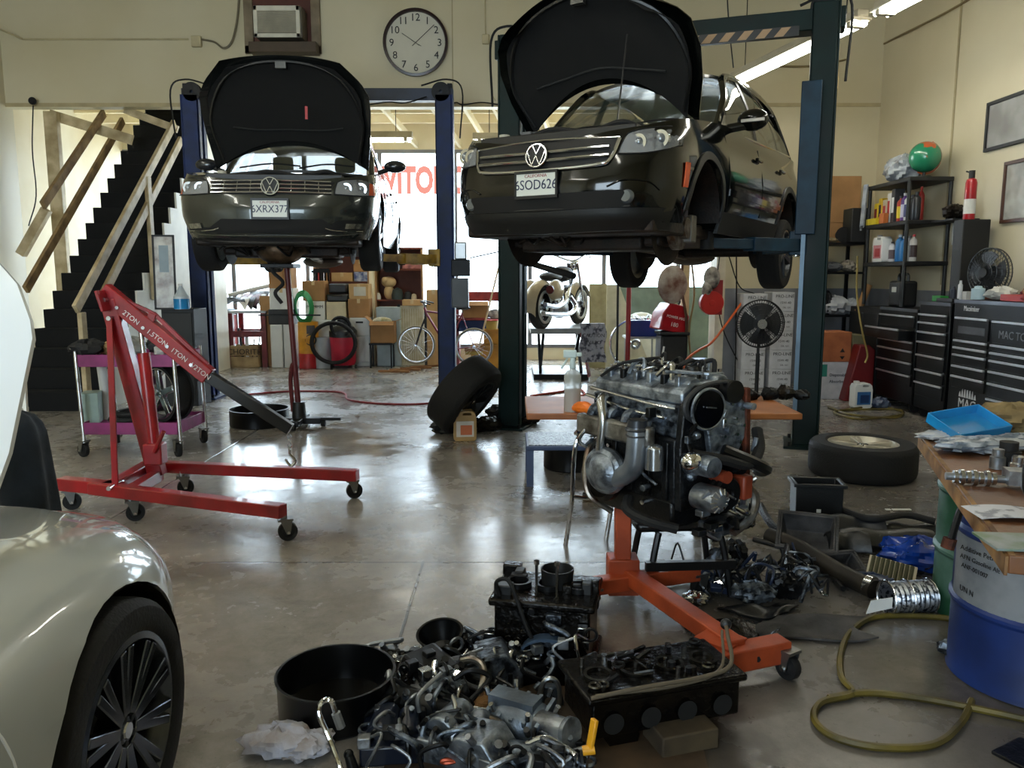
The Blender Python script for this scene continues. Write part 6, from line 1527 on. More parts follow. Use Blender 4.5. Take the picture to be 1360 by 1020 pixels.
frame('brown-framed glazed print lower on the side wall', (1333, 216), (1330, 297), 6.9, M('frame_brown', '4a2a18', r=.4), M('picture_pale', 'a8a698', r=.4, c2='7c7a70', sc=7))
# grey steel rack in the corner with bags and boxes
gy0, gy1 = 9.95, 10.75
def corner(px, py, Y): return A(px, py, Y)
gx0, gx1 = X_(1092, 10.3), X_(1146, 10.3)
gk = thing('steel_rack', 'grey steel rack with perforated posts in the back corner', 'shelf', ((gx0+gx1)/2, 10.55, 0)); w = gx1-gx0
zs_ = [Z_(418, 10.3), Z_(384, 10.3)-.0, Z_(361, 10.3), Z_(322, 10.3)]
for a in (-w/2, w/2):
    for b_ in (-.25, .3): MB().bx(a-.02, a+.02, b_-.02, b_+.02, 0, zs_[-1]+.02).build('rack_post', dark_metal, gk)
for z in (zs_[0], zs_[2], zs_[3]): MB().bx(-w/2, w/2, -.27, .32, z-.03, z).build('shelf', dark_metal, gk)
simple('cardboard_sheet', 'flattened brown carton standing on the corner rack against the wall', 'cardboard', MB().bx(-.21, .21, 0, .03, 0, Z_(233, 10.7)-zs_[3]).bx(-.2, .2, -.01, 0, .28, .30), card, (X_(1115, 10.75), 10.76, zs_[3]), 0, .004)
simple('speaker_box', 'black box speaker at the end of the corner rack top', 'speaker', MB().bx(-.11, .13, -.14, .14, 0, Z_(276, 10.2)-zs_[3]), ink, (X_(1137, 10.2), 10.35, zs_[3]), 0, .01)
simple('round_speaker', 'small black round horn on the corner rack top', 'speaker', MB().cyl((0, -.06, .1), (0, .06, .1), .1, .06, n=20), rubber, (X_(1117, 10.3), 10.4, zs_[3]+.0))
for i, (px, z, s, c, lb) in enumerate(((1103, zs_[3], (.2, .2, .06), '8a7a5c', 'crumpled tan paper on top of the corner rack'), (1105, zs_[2], (.3, .3, .12), '5a5c60', 'grey parts heap on the upper corner rack shelf'), (1128, zs_[2], (.18, .3, .14), '8c8478', 'pale parts on the upper corner rack shelf'),
        (1112, zs_[0], (.42, .4, .24), 'b4b6ba', 'white plastic sack on the lower corner rack shelf'), (1136, zs_[0], (.22, .3, .2), 'aeb2b8', 'smaller white sack at the end of the lower shelf'), (1100, zs_[0], (.15, .3, .3), '1c1c1e', 'black parts heap on the lower corner rack shelf'))):
    simple(['crumpled_paper', 'parts_heap', 'parts_heap', 'plastic_sack', 'plastic_sack', 'parts_heap'][i], lb, ['paper', 'parts', 'parts', 'sack', 'sack', 'parts'][i], crumple(*s, i+20), M('cr_'+c, c, r=.5, bump=.4, c2=None), (X_(px, 10.3), 10.4, z))
simple('cardboard_roll', 'rolled brown cardboard standing in the sacks on the corner rack', 'cardboard', MB().cyl((0, 0, .02), (.12, 0, .36), .045), card, (X_(1140, 10.1), 10.1, zs_[0]+.03))
# floor boxes and jug in front of the corner rack
Y = 9.55
x0, x1 = X_(1089, Y), X_(1133, Y); zt = Z_(481, Y); w = x1-x0
t = thing('cardboard_box', 'white printed carton with a green corner label on the floor under an orange carton', 'box', ((x0+x1)/2, Y+.22, 0))
MB().bx(-w/2, w/2, -.2, .2, 0, zt).build('box_body', M('white_carton', 'b9bac0', r=.7, c2='a9aab2', sc=10), t, bev=.006); MB().bx(-w/2+.0, -w/2+.14, -.203, -.2, zt-.18, zt-.03).build('box_label', M('label_teal', '2c7a6c', r=.5), t)
text('box_print', 'Disposable', .05, ink, t, (.08, -.203, .3)); text('box_print', 'Absorbent', .05, ink, t, (.08, -.203, .22))
_x, _ = carton('orange-brown carton with black arrows on the white printed carton', 1089, 1132, 441, zt, Y+.02, .36, M('orange_carton', 'a4603a', r=.8, c2='8c4e2e'), tape=False)
MB().prism([(.06, .12), (.12, .12), (.09, .17)], -.183, -.18).prism([(.06, .07), (.12, .07), (.09, .03)], -.183, -.18).build('box_print', ink, _x)
carton('olive carton standing behind the red jerrycan', 1133, 1155, 445, 0, 9.75, .3, M('olive_carton', '6f6a4e', r=.8), tape=False)
rj = MB().prism([(-.17, 0), (.17, 0), (.17, .62), (.10, .68), (-.02, .68)], -.1, .1)
simple('jerry_can', 'dark red wedge-shaped metal ramp standing beside the cartons', 'ramp', rj, M('ramp_red', '6e1418', r=.45), (X_(1148, 9.4), 9.5, 0), 0, .015).name = 'metal_ramp'
jg = jug('jug', 'white washer-fluid jug with a blue label on the floor by the chests', (X_(1151, 8.95), 8.95, 0), .21, .13, .31, white_pl, white_pl, M('label_blue', '3a6ea4', r=.4), rz=.1, lab2=M('label_navy', '1f3a6a', r=.4))
simple('plastic_wrap', 'small crumpled blue and white wrapper beside the washer jug', 'wrapper', crumple(.2, .16, .12, 31), M('wrap_blue', '6a7484', r=.3, c2='1c2c4c', sc=9), (X_(1178, 8.9), 8.9, 0))
yh = M('hose_yellow', '6c5e22', r=.5, c2='3e3614', sc=6)
cable('air_hose', 'yellow-brown hose coiled flat on the floor in front of the washer jug', [G(x, y)+V((0, 0, .012)) for x, y in ((1100, 541), (1130, 552), (1190, 556), (1196, 546), (1150, 545), (1108, 548), (1140, 558), (1200, 551), (1165, 541), (1120, 546))], .012, yh, 'hose')
cable('hanging_cable', 'yellow cord hanging from the rack past the red ramp', [A(1139, 340, 9.3), A(1138, 390, 9.3), A(1145, 440, 9.25), A(1152, 470, 9.3), A(1149, 482, 9.3)], .011, M('cord_yellow', '9a8648', r=.6))
# ================================================================ ENGINE ON STAND
BL = M('grimy_block', '26282b', r=.35, m=.6, c2='0c0c0c', sc=13, bump=.6, bs=45)
SIL = M('silver_cast', '9aa3ad', r=.36, m=.8, c2='4c5158', sc=16, bump=.45, bs=55, lo=.35, hi=.6)
BLU = M('bluish_cast', '7d8793', r=.4, m=.8, c2='22252a', sc=20, bump=.6, bs=60, lo=.4, hi=.62)
ORG = M('stand_orange', 'b04a24', r=.5, c2='8a3618', sc=6, bump=.1)
es = thing('engine_stand', 'orange engine stand with casters carrying the upright engine', 'engine stand', (0, 0, 0))
mast0 = G(832, 800); mx, my = mast0.x, mast0.y
fa, fb = G(912, 920), G(1040, 893); fc = (fa+fb)/2
ra_, rb2 = G(788, 812), G(925, 792)
zc = .10
def up2(p, z): return V((p.x, p.y, z))
MB().beam(up2(fa, zc), up2(fb, zc), .085, .085).build('front_crossbar', ORG, es, bev=.006)
MB().beam(up2(ra_, zc+.02), up2(rb2, zc+.02), .07, .07).build('rear_crossbar', ORG, es, bev=.006)
MB().beam(up2(mast0, zc+.04), up2(fc, zc+.03), .075, .07).build('centre_beam', ORG, es, bev=.006)
MB().beam(up2(fc, zc+.045), up2(fc, zc+.05)+V((-.10, .10, 0)), .14, .012).build('gusset_plate', ORG, es)
MB().bx(mx-.09, mx+.05, my-.05, my+.07, .05, .22).build('mast_socket', ORG, es, bev=.006)
mtop = V((mx-.03, my+.02, .78))
MB().beam(V((mx-.02, my, .1)), mtop, .07, .07, up=(0,1,0)).build('mast', ORG, es, bev=.006)
MB().cyl(mtop+V((-.02, .0, -.05)), mtop+V((.18, -.02, -.05)), .045, n=18).build('pivot_tube', ORG, es)
for p, yw in ((up2(fb, 0)+V((-.01, -.03, 0)), -1.0), (up2(fa, 0), -.8), (up2(rb2, 0), .5), (up2(ra_, 0), 1.8)):
    caster(es, p, yw, r=.048, z0=zc-.02)
for t_ in (.3, .7):
    p = up2(fa.lerp(fb, t_), zc); MB().cyl(p+V((-.01, -.05, 0)), p+V((.01, .05, 0)), .012, n=6).build('bolt', dark_metal, es)
settle(es, (mx, my, 0))
en = thing('engine', 'large grimy silver engine mounted upright on the orange stand', 'engine', (.665, 3.42, .47), rad(36)); en.scale = (1, 1, .86)
rr = random.Random(11)
MB().prism([(-.17, .0), (.17, .0), (.19, .05), (.19, .14), (-.19, .14), (-.19, .05)], -.24, .24).build('oil_pan', M('pan_black', '0f1012', r=.35, m=.4, bump=.2), en, bev=.015)
MB().bx(-.19, .19, -.25, .25, .12, .44).build('cylinder_block', BL, en, bev=.012)
for s in (-1, 1):
    rb = MB()
    for i in range(5): rb.bx(min(s*.205, s*.19), max(s*.205, s*.19), -.22+i*.10, -.19+i*.10, .14, .42)
    rb.build('block_rib', BL, en, bev=.004)
MB().bx(-.18, .18, -.26, .26, .44, .60).build('cylinder_head', BLU, en, bev=.012)
MB().prism([(-.17, .60), (.17, .60), (.17, .66), (.11, .70), (-.11, .70), (-.17, .66)], -.26, .26).build('cam_cover', SIL, en, bev=.012)
for s in (-1, 1):
    k = MB(); k.cyl((s*.085, -.25, .685), (s*.085, .26, .685), .038, n=16); k.build('cam_housing', SIL, en, bev=.006)
for i in range(6):
    y = -.20+i*.08
    for s in (-1, 1):
        c_ = MB(); c_.bx(s*.085-.055, s*.085+.055, y-.013, y+.013, .66, .728); c = c_.build('cam_cap', SIL if (i+s) % 3 else dark_metal, en, bev=.005)
        for dx in (-.04, .04):
            MB().cyl((s*.085+dx, y, .725), (s*.085+dx, y, .742), .009, n=6).build('cap_bolt', steel, c)
for i in range(4):
    y = -.16+i*.11; MB().lathe([(.0, .76), (.022, .76), (.026, .75), (.026, .70), (.035, .69)], 14, T(0, y, 0)).build('coil_plug', black_plastic, en)
for i in range(14):
    x, y = rr.uniform(-.14, .14), rr.uniform(-.24, .24); L_ = rr.uniform(.03, .09); a = rr.uniform(0, 3.1)
    MB().beam((x-L_*cos(a), y-L_*sin(a), .735+rr.uniform(0, .02)), (x+L_*cos(a), y+L_*sin(a), .745), .016, .014).build('rocker_part', rr.choice([steel, SIL, dark_metal]), en, bev=.003)
MB().tube([(-.15, .24, .68), (-.16, .1, .76), (-.06, 0, .79), (.05, .1, .77), (.1, .24, .72)], .008).build('wire_loom', rubber, en)
MB().tube([(-.19, .26, .62), (-.2, 0, .60), (-.19, -.2, .585), (-.1, -.28, .57)], .008).build('fuel_line', steel, en)
MB().tube([(-.2, .28, .58), (-.22, 0, .55), (-.2, -.2, .535)], .009).build('fuel_line', steel, en)
# intake runners on the camera side
for i in range(4):
    y = -.14+i*.105; MB().tube([(-.18, y, .52), (-.24, y, .53), (-.27, y, .47)], .026, n=10).build('runner', BLU, en)
MB().bx(-.30, -.25, -.20, .24, .40, .50).build('heat_shield', M('shield_steel', 'a8a8a4', r=.42, m=.9, c2='55504a', sc=10, bump=.3), en, bev=.015)
# front (timing) face towards the camera right
pl = [(-.19, .10), (.19, .10), (.20, .40), (.17, .60), (.10, .69), (-.10, .69), (-.18, .60), (-.20, .40)]
MB().prism(pl, -.285, -.25).build('timing_plate', BL, en, bev=.006)
pl = [(-.05, .36), (.02, .33), (.12, .34), (.165, .42), (.17, .58), (.10, .64), (.0, .60), (-.08, .52)]
MB().prism(pl, -.315, -.285).build('timing_cover', SIL, en, bev=.008)
for (x, z) in ((.0, .36), (.06, .345), (.12, .40), (.14, .48), (.13, .56), (.06, .59), (-.03, .52), (.05, .46), (.09, .52), (.02, .44), (.10, .44)):
    MB().cyl((x, -.328, z), (x, -.31, z), .008, n=6).build('cover_bolt', steel, en)
MB().cyl((.05, -.34, .47), (.05, -.31, .47), .026, n=16).build('cover_boss', SIL, en)
MB().lathe([(.0, .0), (.085, .0), (.09, -.012), (.09, -.05)], 32, T(-.09, -.335, .585) @ RX(PI/2)).build('cam_gear_cover', M('gear_black', '08090a', r=.18, m=.5), en)
MB().torus((-.09, -.325, .585), .095, .007, 'y', 36, 8).build('gear_rim', SIL, en)
MB().beam((-.12, -.342, .60), (-.06, -.342, .59), .004, .006).build('gear_slot', steel, en)
MB().cyl((.07, -.33, .65), (.07, -.27, .65), .055, n=24).build('cam_gear', dark_metal, en)
MB().torus((-.01, -.30, .60), .135, .012, 'y', 36, 8, m=Matrix.Diagonal((1.35, 1, .75, 1))).build('timing_belt', M('belt_grey', '2a2b2d', r=.6), en).location = (.0, 0, .15)
MB().beam((.165, -.30, .66), (.185, -.30, .22), .03, .045, up=(0,1,0)).build('rusty_bracket', rust, en, bev=.005)
MB().beam((.20, -.27, .60), (.215, -.26, .30), .02, .05, up=(0,1,0)).build('side_bracket', BLU, en, bev=.005)
# lower front: crank pulley, water pump, alternator, tensioner, hoses
MB().lathe([(.0, .0), (.03, .0), (.035, -.01), (.075, -.01), (.085, .0), (.085, .012), (.075, .02), (.085, .03), (.085, .04)], 30, T(.0, -.36, .17) @ RX(-PI/2)).build('crank_pulley', dark_metal, en)
MB().lathe([(0, 0), (.045, 0), (.05, .01), (.05, .08), (.06, .09), (.06, .12)], 24, T(-.13, -.40, .33) @ RX(-PI/2)).build('water_pump', SIL, en)
MB().lathe([(0, 0), (.02, 0), (.055, .012), (.062, .03), (.062, .12)], 24, T(-.10, -.42, .17) @ RX(-PI/2)).build('alternator', alu, en)
al = MB()
for i in range(12):
    a = 2*PI*i/12; al.beam((-.10+.03*cos(a), -.418, .17+.03*sin(a)), (-.10+.058*cos(a), -.405, .17+.058*sin(a)), .006, .006)
al.build('alternator_vent', steel, en)
MB().sph((-.20, -.34, .36), (.045, .045, .045)).build('solenoid', chrome, en)
MB().lathe([(0, 0), (.03, 0), (.035, .02), (.035, .07)], 18, T(.10, -.36, .28) @ RX(-PI/2)).build('idler_pulley', dark_metal, en)
MB().cyl((-.02, -.38, .26), (-.02, -.30, .26), .03).build('oil_filter_housing', M('filter_orange', '8e3a20', r=.5), en)
MB().tube([(-.16, -.31, .38), (-.05, -.38, .35), (.08, -.40, .31), (.2, -.36, .36), (.26, -.30, .44)], .024).build('radiator_hose', rubber, en)
MB().tube([(.0, -.33, .38), (.1, -.40, .32), (.22, -.38, .26), (.29, -.3, .22)], .03).build('mount_arm', M('arm_black', '0e0f10', r=.35, m=.3), en)
MB().cyl((.27, -.31, .22), (.33, -.31, .24), .022).build('mount_bolt', chrome, en)
MB().tube([(.16, -.31, .2), (.2, -.35, .12), (.16, -.36, .02), (.05, -.36, -.03)], .02).build('coolant_pipe', M('pipe_worn', '9c9a92', r=.3, m=.9, c2='4a3020', sc=14), en)
MB().bx(.10, .16, -.37, -.30, .12, .24).build('sensor_block', M('filter_orange', ''), en, bev=.01)
for i in range(22):   # clutter of fittings around the lower front
    x, z = rr.uniform(-.16, .2), rr.uniform(-.03, .22); y = -.30-rr.uniform(0, .07); k = i % 4
    if k == 0: b = MB().cyl((x, y, z), (x+rr.uniform(-.05, .05), y-.03, z+rr.uniform(-.04, .04)), rr.uniform(.008, .018), n=10)
    elif k == 1: b = MB().tube([(x, y, z), (x+.04, y-.03, z-.03), (x+.08, y-.01, z+rr.uniform(-.06, .02))], .007, n=6)
    elif k == 2: b = MB().bx(x-.025, x+.025, y-.02, y+.02, z-.015, z+.015)
    else: b = MB().torus((x, y, z), .02, .006, 'y', 16, 6)
    b.build(['fitting', 'small_pipe', 'sensor', 'clip'][k], rr.choice([steel, alu, BL, dark_metal, M('pipe_worn', '')]), en, bev=.003 if k == 2 else 0)
MB().bx(-.06, .20, -.34, -.26, -.05, .03).build('lower_bracket', alu_dk, en, bev=.012)
# camera-left side: turbo, elbow, exhaust shield tube
MB().lathe([(.0, -.05), (.05, -.05), (.085, -.03), (.10, 0), (.085, .03), (.05, .05), (.0, .05)], 28, T(-.30, .05, .24) @ RY(PI/2) @ RX(.3)).build('turbo_housing', SIL, en, bev=.004)
MB().torus((-.29, .05, .24), .085, .034, 'x', 28, 10).build('turbo_volute', SIL, en)
MB().lathe([(0, 0), (.10, 0), (.115, .02), (.115, .05), (.09, .06)], 30, T(-.21, .13, .17) @ RY(-PI/2)).build('flywheel_guard', M('guard_dark', '34302c', r=.4, m=.6, c2='1a1410'), en)
MB().tube([(-.30, -.14, .50), (-.30, -.14, .42), (-.295, -.12, .30), (-.29, -.05, .235), (-.29, .03, .20)], lambda t: .038+.012*t, n=18).build('intake_elbow', M('elbow_silver', '939aa2', r=.3, m=.7, c2='6c7278', bump=.1), en)
MB().cyl((-.30, -.14, .495), (-.30, -.14, .53), .040, n=22).torus((-.30, -.14, .485), .042, .008, 'z', 24, 6).torus((-.30, -.14, .455), .041, .005, 'z', 24, 6).build('elbow_collar', M('collar_dark', '4c4f54', r=.35, m=.7), en)
MB().cyl((-.30, -.14, .531), (-.30, -.14, .533), .033, n=20).build('elbow_bore', ink, en)
MB().tube([(-.24, .12, .60), (-.285, .09, .58), (-.30, .06, .50), (-.30, .07, .38), (-.29, .09, .30)], .022, n=14).build('heat_tube', M('tube_bright', 'c4c6c6', r=.25, m=1), en)
MB().cyl((-.26, -.20, .40), (-.26, -.20, .30), .038, n=18).sph((-.26, -.20, .40), (.038, .038, .02)).build('wastegate', M('wastegate', 'b0b4b8', r=.2, m=.9), en)
MB().tube([(-.2, .2, .36), (-.28, .18, .30), (-.33, .12, .12), (-.25, .05, .02)], .014).build('drain_pipe', M('pipe_worn', ''), en)
MB().tube([(-.25, -.05, .12), (-.30, -.1, .08), (-.28, -.2, .05), (-.2, -.28, .02)], .024).build('lower_hose', rubber, en)
for i in range(10):
    y, z = rr.uniform(-.2, .2), rr.uniform(.1, .42)
    MB().cyl((-.19, y, z), (-.19-rr.uniform(.02, .05), y, z), rr.uniform(.008, .016), n=8).build('block_bolt', rr.choice([steel, dark_metal]), en)
for i in range(30):
    sd = i % 2; k = i % 5; m_ = rr.choice([SIL, SIL, steel, alu, BLU, dark_metal])
    if sd: p = V((-.20-rr.uniform(0, .07), rr.uniform(-.22, .24), rr.uniform(.1, .6))); q = V((-.03, 0, 0))
    else: p = V((rr.uniform(-.18, .18), -.29-rr.uniform(0, .06), rr.uniform(.05, .62))); q = V((0, -.03, 0))
    if k == 0: b = MB().cyl(p, p+q*rr.uniform(.8, 1.6), rr.uniform(.012, .024), n=12)
    elif k == 1: b = MB().tube([p, p+q+V((0, 0, .03)), p+q*1.3+V((rr.uniform(-.05, .05), rr.uniform(-.06, .06), -.05)), p+V((rr.uniform(-.08, .08)*(1-sd), rr.uniform(-.08, .08)*sd, -.1))], rr.uniform(.006, .011), n=8)
    elif k == 2: b = MB().box(p, (rr.uniform(.02, .05), rr.uniform(.02, .05), rr.uniform(.03, .07)))
    elif k == 3: b = MB().sph(tuple(p), (rr.uniform(.015, .03),)*3, 12, 8)
    else: b = MB().beam(p, p+V((rr.uniform(-.06, .06)*(1-sd), rr.uniform(-.07, .07)*sd, rr.uniform(-.09, .09))), .022, .012)
    b.build(['boss', 'small_pipe', 'actuator', 'ball_cap', 'brace'][k], m_, en, bev=.004 if k in (2, 4) else 0)
for i in range(10):
    x, y = rr.uniform(-.16, .16), rr.uniform(-.24, .24)
    MB().tube([(x, y, .70), (x+.02, y+.02, .77+rr.uniform(0, .02)), (x+rr.uniform(-.05, .05), y+.06, .76), (x, y+.09, .71)], rr.uniform(.005, .012), n=7).build('injector_line', rr.choice([steel, SIL, rubber, dark_metal]), en)
# black cart under the engine
bcz = .40
ck = thing('steel_tray_stand', 'black steel tray stand directly under the hanging engine', 'stand', (.80, 3.66, 0), rad(4))
MB().bx(-.24, .22, -.16, .18, .33, .38).build('tray', M('tray_black', '0d0e10', r=.35), ck, bev=.02)
for a in (-.17, .19):
    for q in (-1, 1): MB().tube([(a*.8, q*.15, .33), (a*.95, q*.16, .2), (a*1.1, q*.17, .02)], .016).build('leg', M('tray_black', ''), ck)
MB().bx(-.2, .22, -.19, -.16, .16, .2).build('lower_rail', M('tray_black', ''), ck)
# ---- chrome legged workbench behind the engine with its boards
wt = thing('work_table', 'low wooden board table on chromed tube legs behind the engine', 'table', (.86, 4.55, 0))
def W(p): return (p.x-.86, p.y-4.55, p.z)
za = .76
MB().bx(-.78, .72, -.33, .30, za-.035, za).build('tabletop', M('board_orange', 'a86a3a', r=.45, c2='8a5028', sc=4), wt, bev=.006)
for a in (-.20, .30):
    for b_ in (-.20, .22): MB().bx(a-.02, a+.02, b_-.02, b_+.02, 0, za-.035).build('leg', dark_metal, wt)
cs = thing('stool', 'chrome tube legged stool with dark seat behind the hanging engine', 'stool', (0, 0, 0))
f0, f1, r0, r1 = G(751, 724), G(806, 722), G(992, 682), G(972, 700)
f1.y += .05; hz_ = .655
for p, q, k_ in ((f0, r0, 1), (f1, r1, -1)):
    MB().tube([p, p+V((.02, 0, .14)), p+V((.035, 0, .28)), p+V((.045, .01, .52)), p+V((.075, .02, .62)), p+V((.14, .03, hz_)), q+V((-.14, .03, hz_)), q+V((-.07, .02, .60)), q+V((-.045, .01, .5)), q+V((-.03, 0, .26)), q], .0135, n=10).build('leg_frame', chrome, cs)
MB().tube([f0+V((.035, 0, .28)), f0.lerp(f1, .5)+V((.02, -.03, .27)), f1+V((.03, 0, .28))], .012, n=8).build('foot_rail', chrome, cs)
MB().tube([r0+V((-.03, 0, .26)), r1+V((-.03, 0, .26))], .012, n=8).build('foot_rail', chrome, cs)
c_ = (f0+f1+r0+r1)/4; MB().at(T(c_)).bx(-.18, .25, -.12, .14, hz_+.01, hz_+.05).build('seat', black_plastic, cs, bev=.02)
settle(cs, (c_.x, c_.y, 0))
sb = thing('spray_bottle', 'clear spray bottle of pinkish liquid with a white trigger head on the board table', 'spray bottle', (.295, 4.12-.0, za))
sb.location = A(760, 547, 4.30)*1.0; sb.location.z = za
k_ = 1.13
MB().lathe([(0, 0), (.038*k_, 0), (.04*k_, .006), (.04*k_, .105*k_)], 20).build('liquid', M('pink_liquid', 'b88f80', r=.3, var=0), sb)
MB().lathe([(.041*k_, .0), (.0415*k_, .105*k_), (.0415*k_, .175*k_), (.03*k_, .195*k_), (.014*k_, .205*k_), (.014*k_, .215*k_)], 20).build('bottle_wall', M('bottle_clear', 'b9bdb8', r=.15, var=0, alpha=.55), sb)
MB().cyl((0, 0, .21*k_), (0, 0, .262*k_), .016*k_, .012*k_).bx(-.052, .02, -.013, .013, .262*k_, .30*k_).bx(.015, .05, -.008, .008, .268*k_, .288*k_).build('spray_head', M('head_white', 'cfe0de', r=.4), sb, bev=.006)
MB().tube([(-.03, 0, .262*k_), (-.045, 0, .235*k_), (-.062, 0, .21*k_)], .006).build('trigger', M('head_white', ''), sb)
simple('orange_glove', 'bright orange tool grip lying on the table edge by the spray bottle', 'tool', MB().tube([(-.08, 0, .02), (0, -.02, .035), (.1, -.05, .02)], lambda t: .012+.022*sin(PI*min(1, t*1.1)), n=10), M('grip_orange', 'e8731a', r=.4), V((.40, 4.235, za)), -.5)
simple('drip_tray', 'small white dish near the edge of the board table', 'dish', MB().lathe([(0, 0), (.05, 0), (.06, .02), (.055, .02), (.045, .006), (0, .006)], 20), white_pl, V((.50, 4.35, za)))
for i, (px, py, m_) in enumerate(((982, 524, dark_metal), (1000, 520, BL), (1016, 519, greasy), (1034, 518, dark_metal), (968, 520, alu_dk), (952, 517, steel))):
    p = G(px, py, za); p.y = min(p.y, 4.7)
    simple('engine_part', ['black pulley on the far end of the board table', 'dark bracket on the board table beside the pulley', 'greasy casting on the board table under the fan', 'small dark clamp at the end of the board table', 'grey housing on the board table beside the engine', 'shiny valve part on the board table touching the engine'][i],
           'engine part', crumple(.11, .09, .06+.012*(i % 3), 60+i, 14, 8), m_, p)
# ---- step stool with tread plate, pans and cups
sp0 = A(752, 600, 5.7)
ss = thing('step_stool', 'blue step stool with a perforated tread top', 'stool', (.40, 5.75, 0))
hs = .30
b = MB(); b.bx(-.30, .26, -.25, .25, hs-.035, hs).build('seat', M('stool_blue', '4a5878', r=.4, m=.3), ss, bev=.008)
tm = M('tread_mesh', '9a9ea2', r=.4, m=.8, c2='4a4e54', sc=60, lo=.45, hi=.55, bump=.8, bs=80)
MB().bx(-.28, .24, -.24, .24, hs, hs+.006).build('tread_plate', tm, ss)
for a in (-.27, .23):
    for b_ in (-.22, .22): MB().bx(a-.025, a+.025, b_-.02, b_+.02, 0, hs-.035).build('leg', M('stool_blue', ''), ss)
def pan(name, label, loc, r, h, m_, rz=0, taper=1.0, tilt=None, liquid=None):
    t = thing(name, label, 'pan', loc, rz if tilt is None else tilt)
    MB().lathe([(0, 0), (r*taper-.01, 0), (r*taper, .01), (r, h-.012), (r+.006, h), (r-.004, h), (r-.006, h-.012), (r*taper-.014, .014), (0, .008)], 48).build('pan_wall', m_, t)
    if liquid: MB().lathe([(0, liquid), (r-.012, liquid)], 40).build('used_oil', M('used_oil', '050403', r=.03, var=0, coat=1), t)
    return t
pk_ = M('pan_black_gloss', '0b0c0e', r=.3, m=.2, var=.3)
pan('drain_pan', 'black drain pan tucked behind the blue step stool', G(752, 632)+V((.05, .28, 0)), .21, .2, pk_)
simple('tuna_can', 'small round tin of old grease on the floor by the chrome legs', 'tin', MB().lathe([(0, 0), (.07, 0), (.07, .045), (.065, .045), (.065, .01), (0, .01)], 22), M('old_tin', '5a4a34', r=.4, m=.6, c2='2a1c10'), G(787, 664))
simple('paper_cup', 'small white cup standing on the round tin', 'cup', MB().lathe([(0, 0), (.028, 0), (.033, .07), (.03, .07), (.026, .004), (0, .004)], 18), white_pl, G(787, 664)+V((0, 0, .012)))
# ---- tyre leaning, jug, dark trim at the green post
tl = thing('tire', 'big black tyre with alloy wheel leaning against the dark green lift post', 'tire', (0, 0, 0))
make_wheel(tl, (0, 0, 0), .385, .29, 1, M('wheel_dark', '26282a', r=.4, m=.6), 8, style=1)
c_ = A(621, 513, 7.45); tl.location = (c_.x-.02, 7.3, .40); tl.rotation_euler = (0, rad(36), rad(-24))
jug('jug', 'tan coolant jug with a white and orange label standing on the floor', G(617, 586)+V((0, .06, 0)), .21, .13, .30, M('jug_tan', 'b08f5c', r=.4), M('cap_tan', 'a88a58'), M('label_white', 'd8d4cc', r=.6), rz=.1, lab2=M('label_orange', 'c8704a', r=.6))
for i, (px, py, s, rz) in enumerate(((590, 578, (.28, .2, .12), 0), (645, 575, (.3, .25, .14), .4), (668, 560, (.35, .25, .16), 0), (704, 566, (.3, .12, .1), .8))):
    simple('engine_part', ['dark greasy casting lying beside the tan jug', 'black trim tangle between the jug and the green post', 'dark heap against the foot of the green post', 'black lever on the floor by the step stool'][i], 'engine part', crumple(*s, 80+i, 20, 12), greasy if i % 2 else BL, G(px, py)+V((0, .1, 0)), rz)
cable('air_hose', 'red air hose snaking across the floor from the hoist to the leaning tyre', [G(x, y)+V((0, 0, .012)) for x, y in ((330, 525), (380, 521), (440, 521), (458, 524), (463, 532), (500, 537), (545, 538), (582, 536))], .012, M('hose_red', '9c2c34', r=.5), 'hose')
cable('air_hose', 'orange-red hose lying across the floor behind the step stool', [G(x, y)+V((0, 0, .012)) for x, y in ((705, 527), (740, 522), (768, 518), (775, 526), (742, 530), (712, 530))], .014, M('hose_orangered', 'b8442a', r=.5), 'hose')
# ---- transmission jack under the sedan
tj = thing('transmission_jack', 'tall dark red under-hoist jack on a black wheeled base beneath the sedan', 'jack', (0, 0, 0))
jb = G(398, 566); zt_ = A(382, 356, jb.y).z
jr = M('jack_red', '5c1c1e', r=.45)
top = V((A(381, 356, jb.y).x, jb.y, zt_))
MB().cyl(jb+V((0, 0, .1)), top, .028, n=14).build('lift_tube', jr, tj)
MB().tube([jb+V((-.06, 0, .15)), jb+V((-.075, 0, .45)), jb+V((-.05, 0, .62)), jb+V((-.02, 0, .6))], .022).build('pump_lever_frame', jr, tj)
MB().cyl(jb+V((0, 0, .04)), jb+V((0, 0, .25)), .075, .06).build('pump_body', black_plastic, tj)
MB().at(T(jb)).bx(-.22, .22, -.05, .05, .03, .09).bx(-.05, .05, -.22, .22, .03, .09).bx(.1, .42, -.02, .03, .06, .09).build('base_leg', dark_metal, tj, bev=.006)
for a, b_ in ((-.24, 0), (.24, 0), (0, -.24), (0, .24)): MB().at(T(jb)).cyl((a-.02, b_, .03), (a+.02, b_, .03), .03).build('caster_wheel', rubber, tj)
MB().cyl(top+V((-.3, 0, -.46)), top+V((.32, -.02, -.46)), .008).build('cross_handle', dark_metal, tj)
MB().tube([top+V((-.05, -.05, .12)), top+V((-.12, -.08, -.02)), top+V((-.02, -.08, -.14)), top+V((-.1, -.08, -.24)), top+V((-.04, -.08, -.34))], .018).build('strap', rubber, tj)
MB().at(T(top+V((-.06, 0, .0)))).bx(-.16, .16, -.14, .14, .0, .04).build('saddle', dark_metal, tj, bev=.006)
settle(tj, (jb.x, jb.y, 0))
gb = MB().at(T(top+V((-.06, .02, .04)))).sph((0, 0, .14), (.24, .22, .15), 18, 12).cyl((0, 0, .14), (.25, -.02, .24), .11, .15)
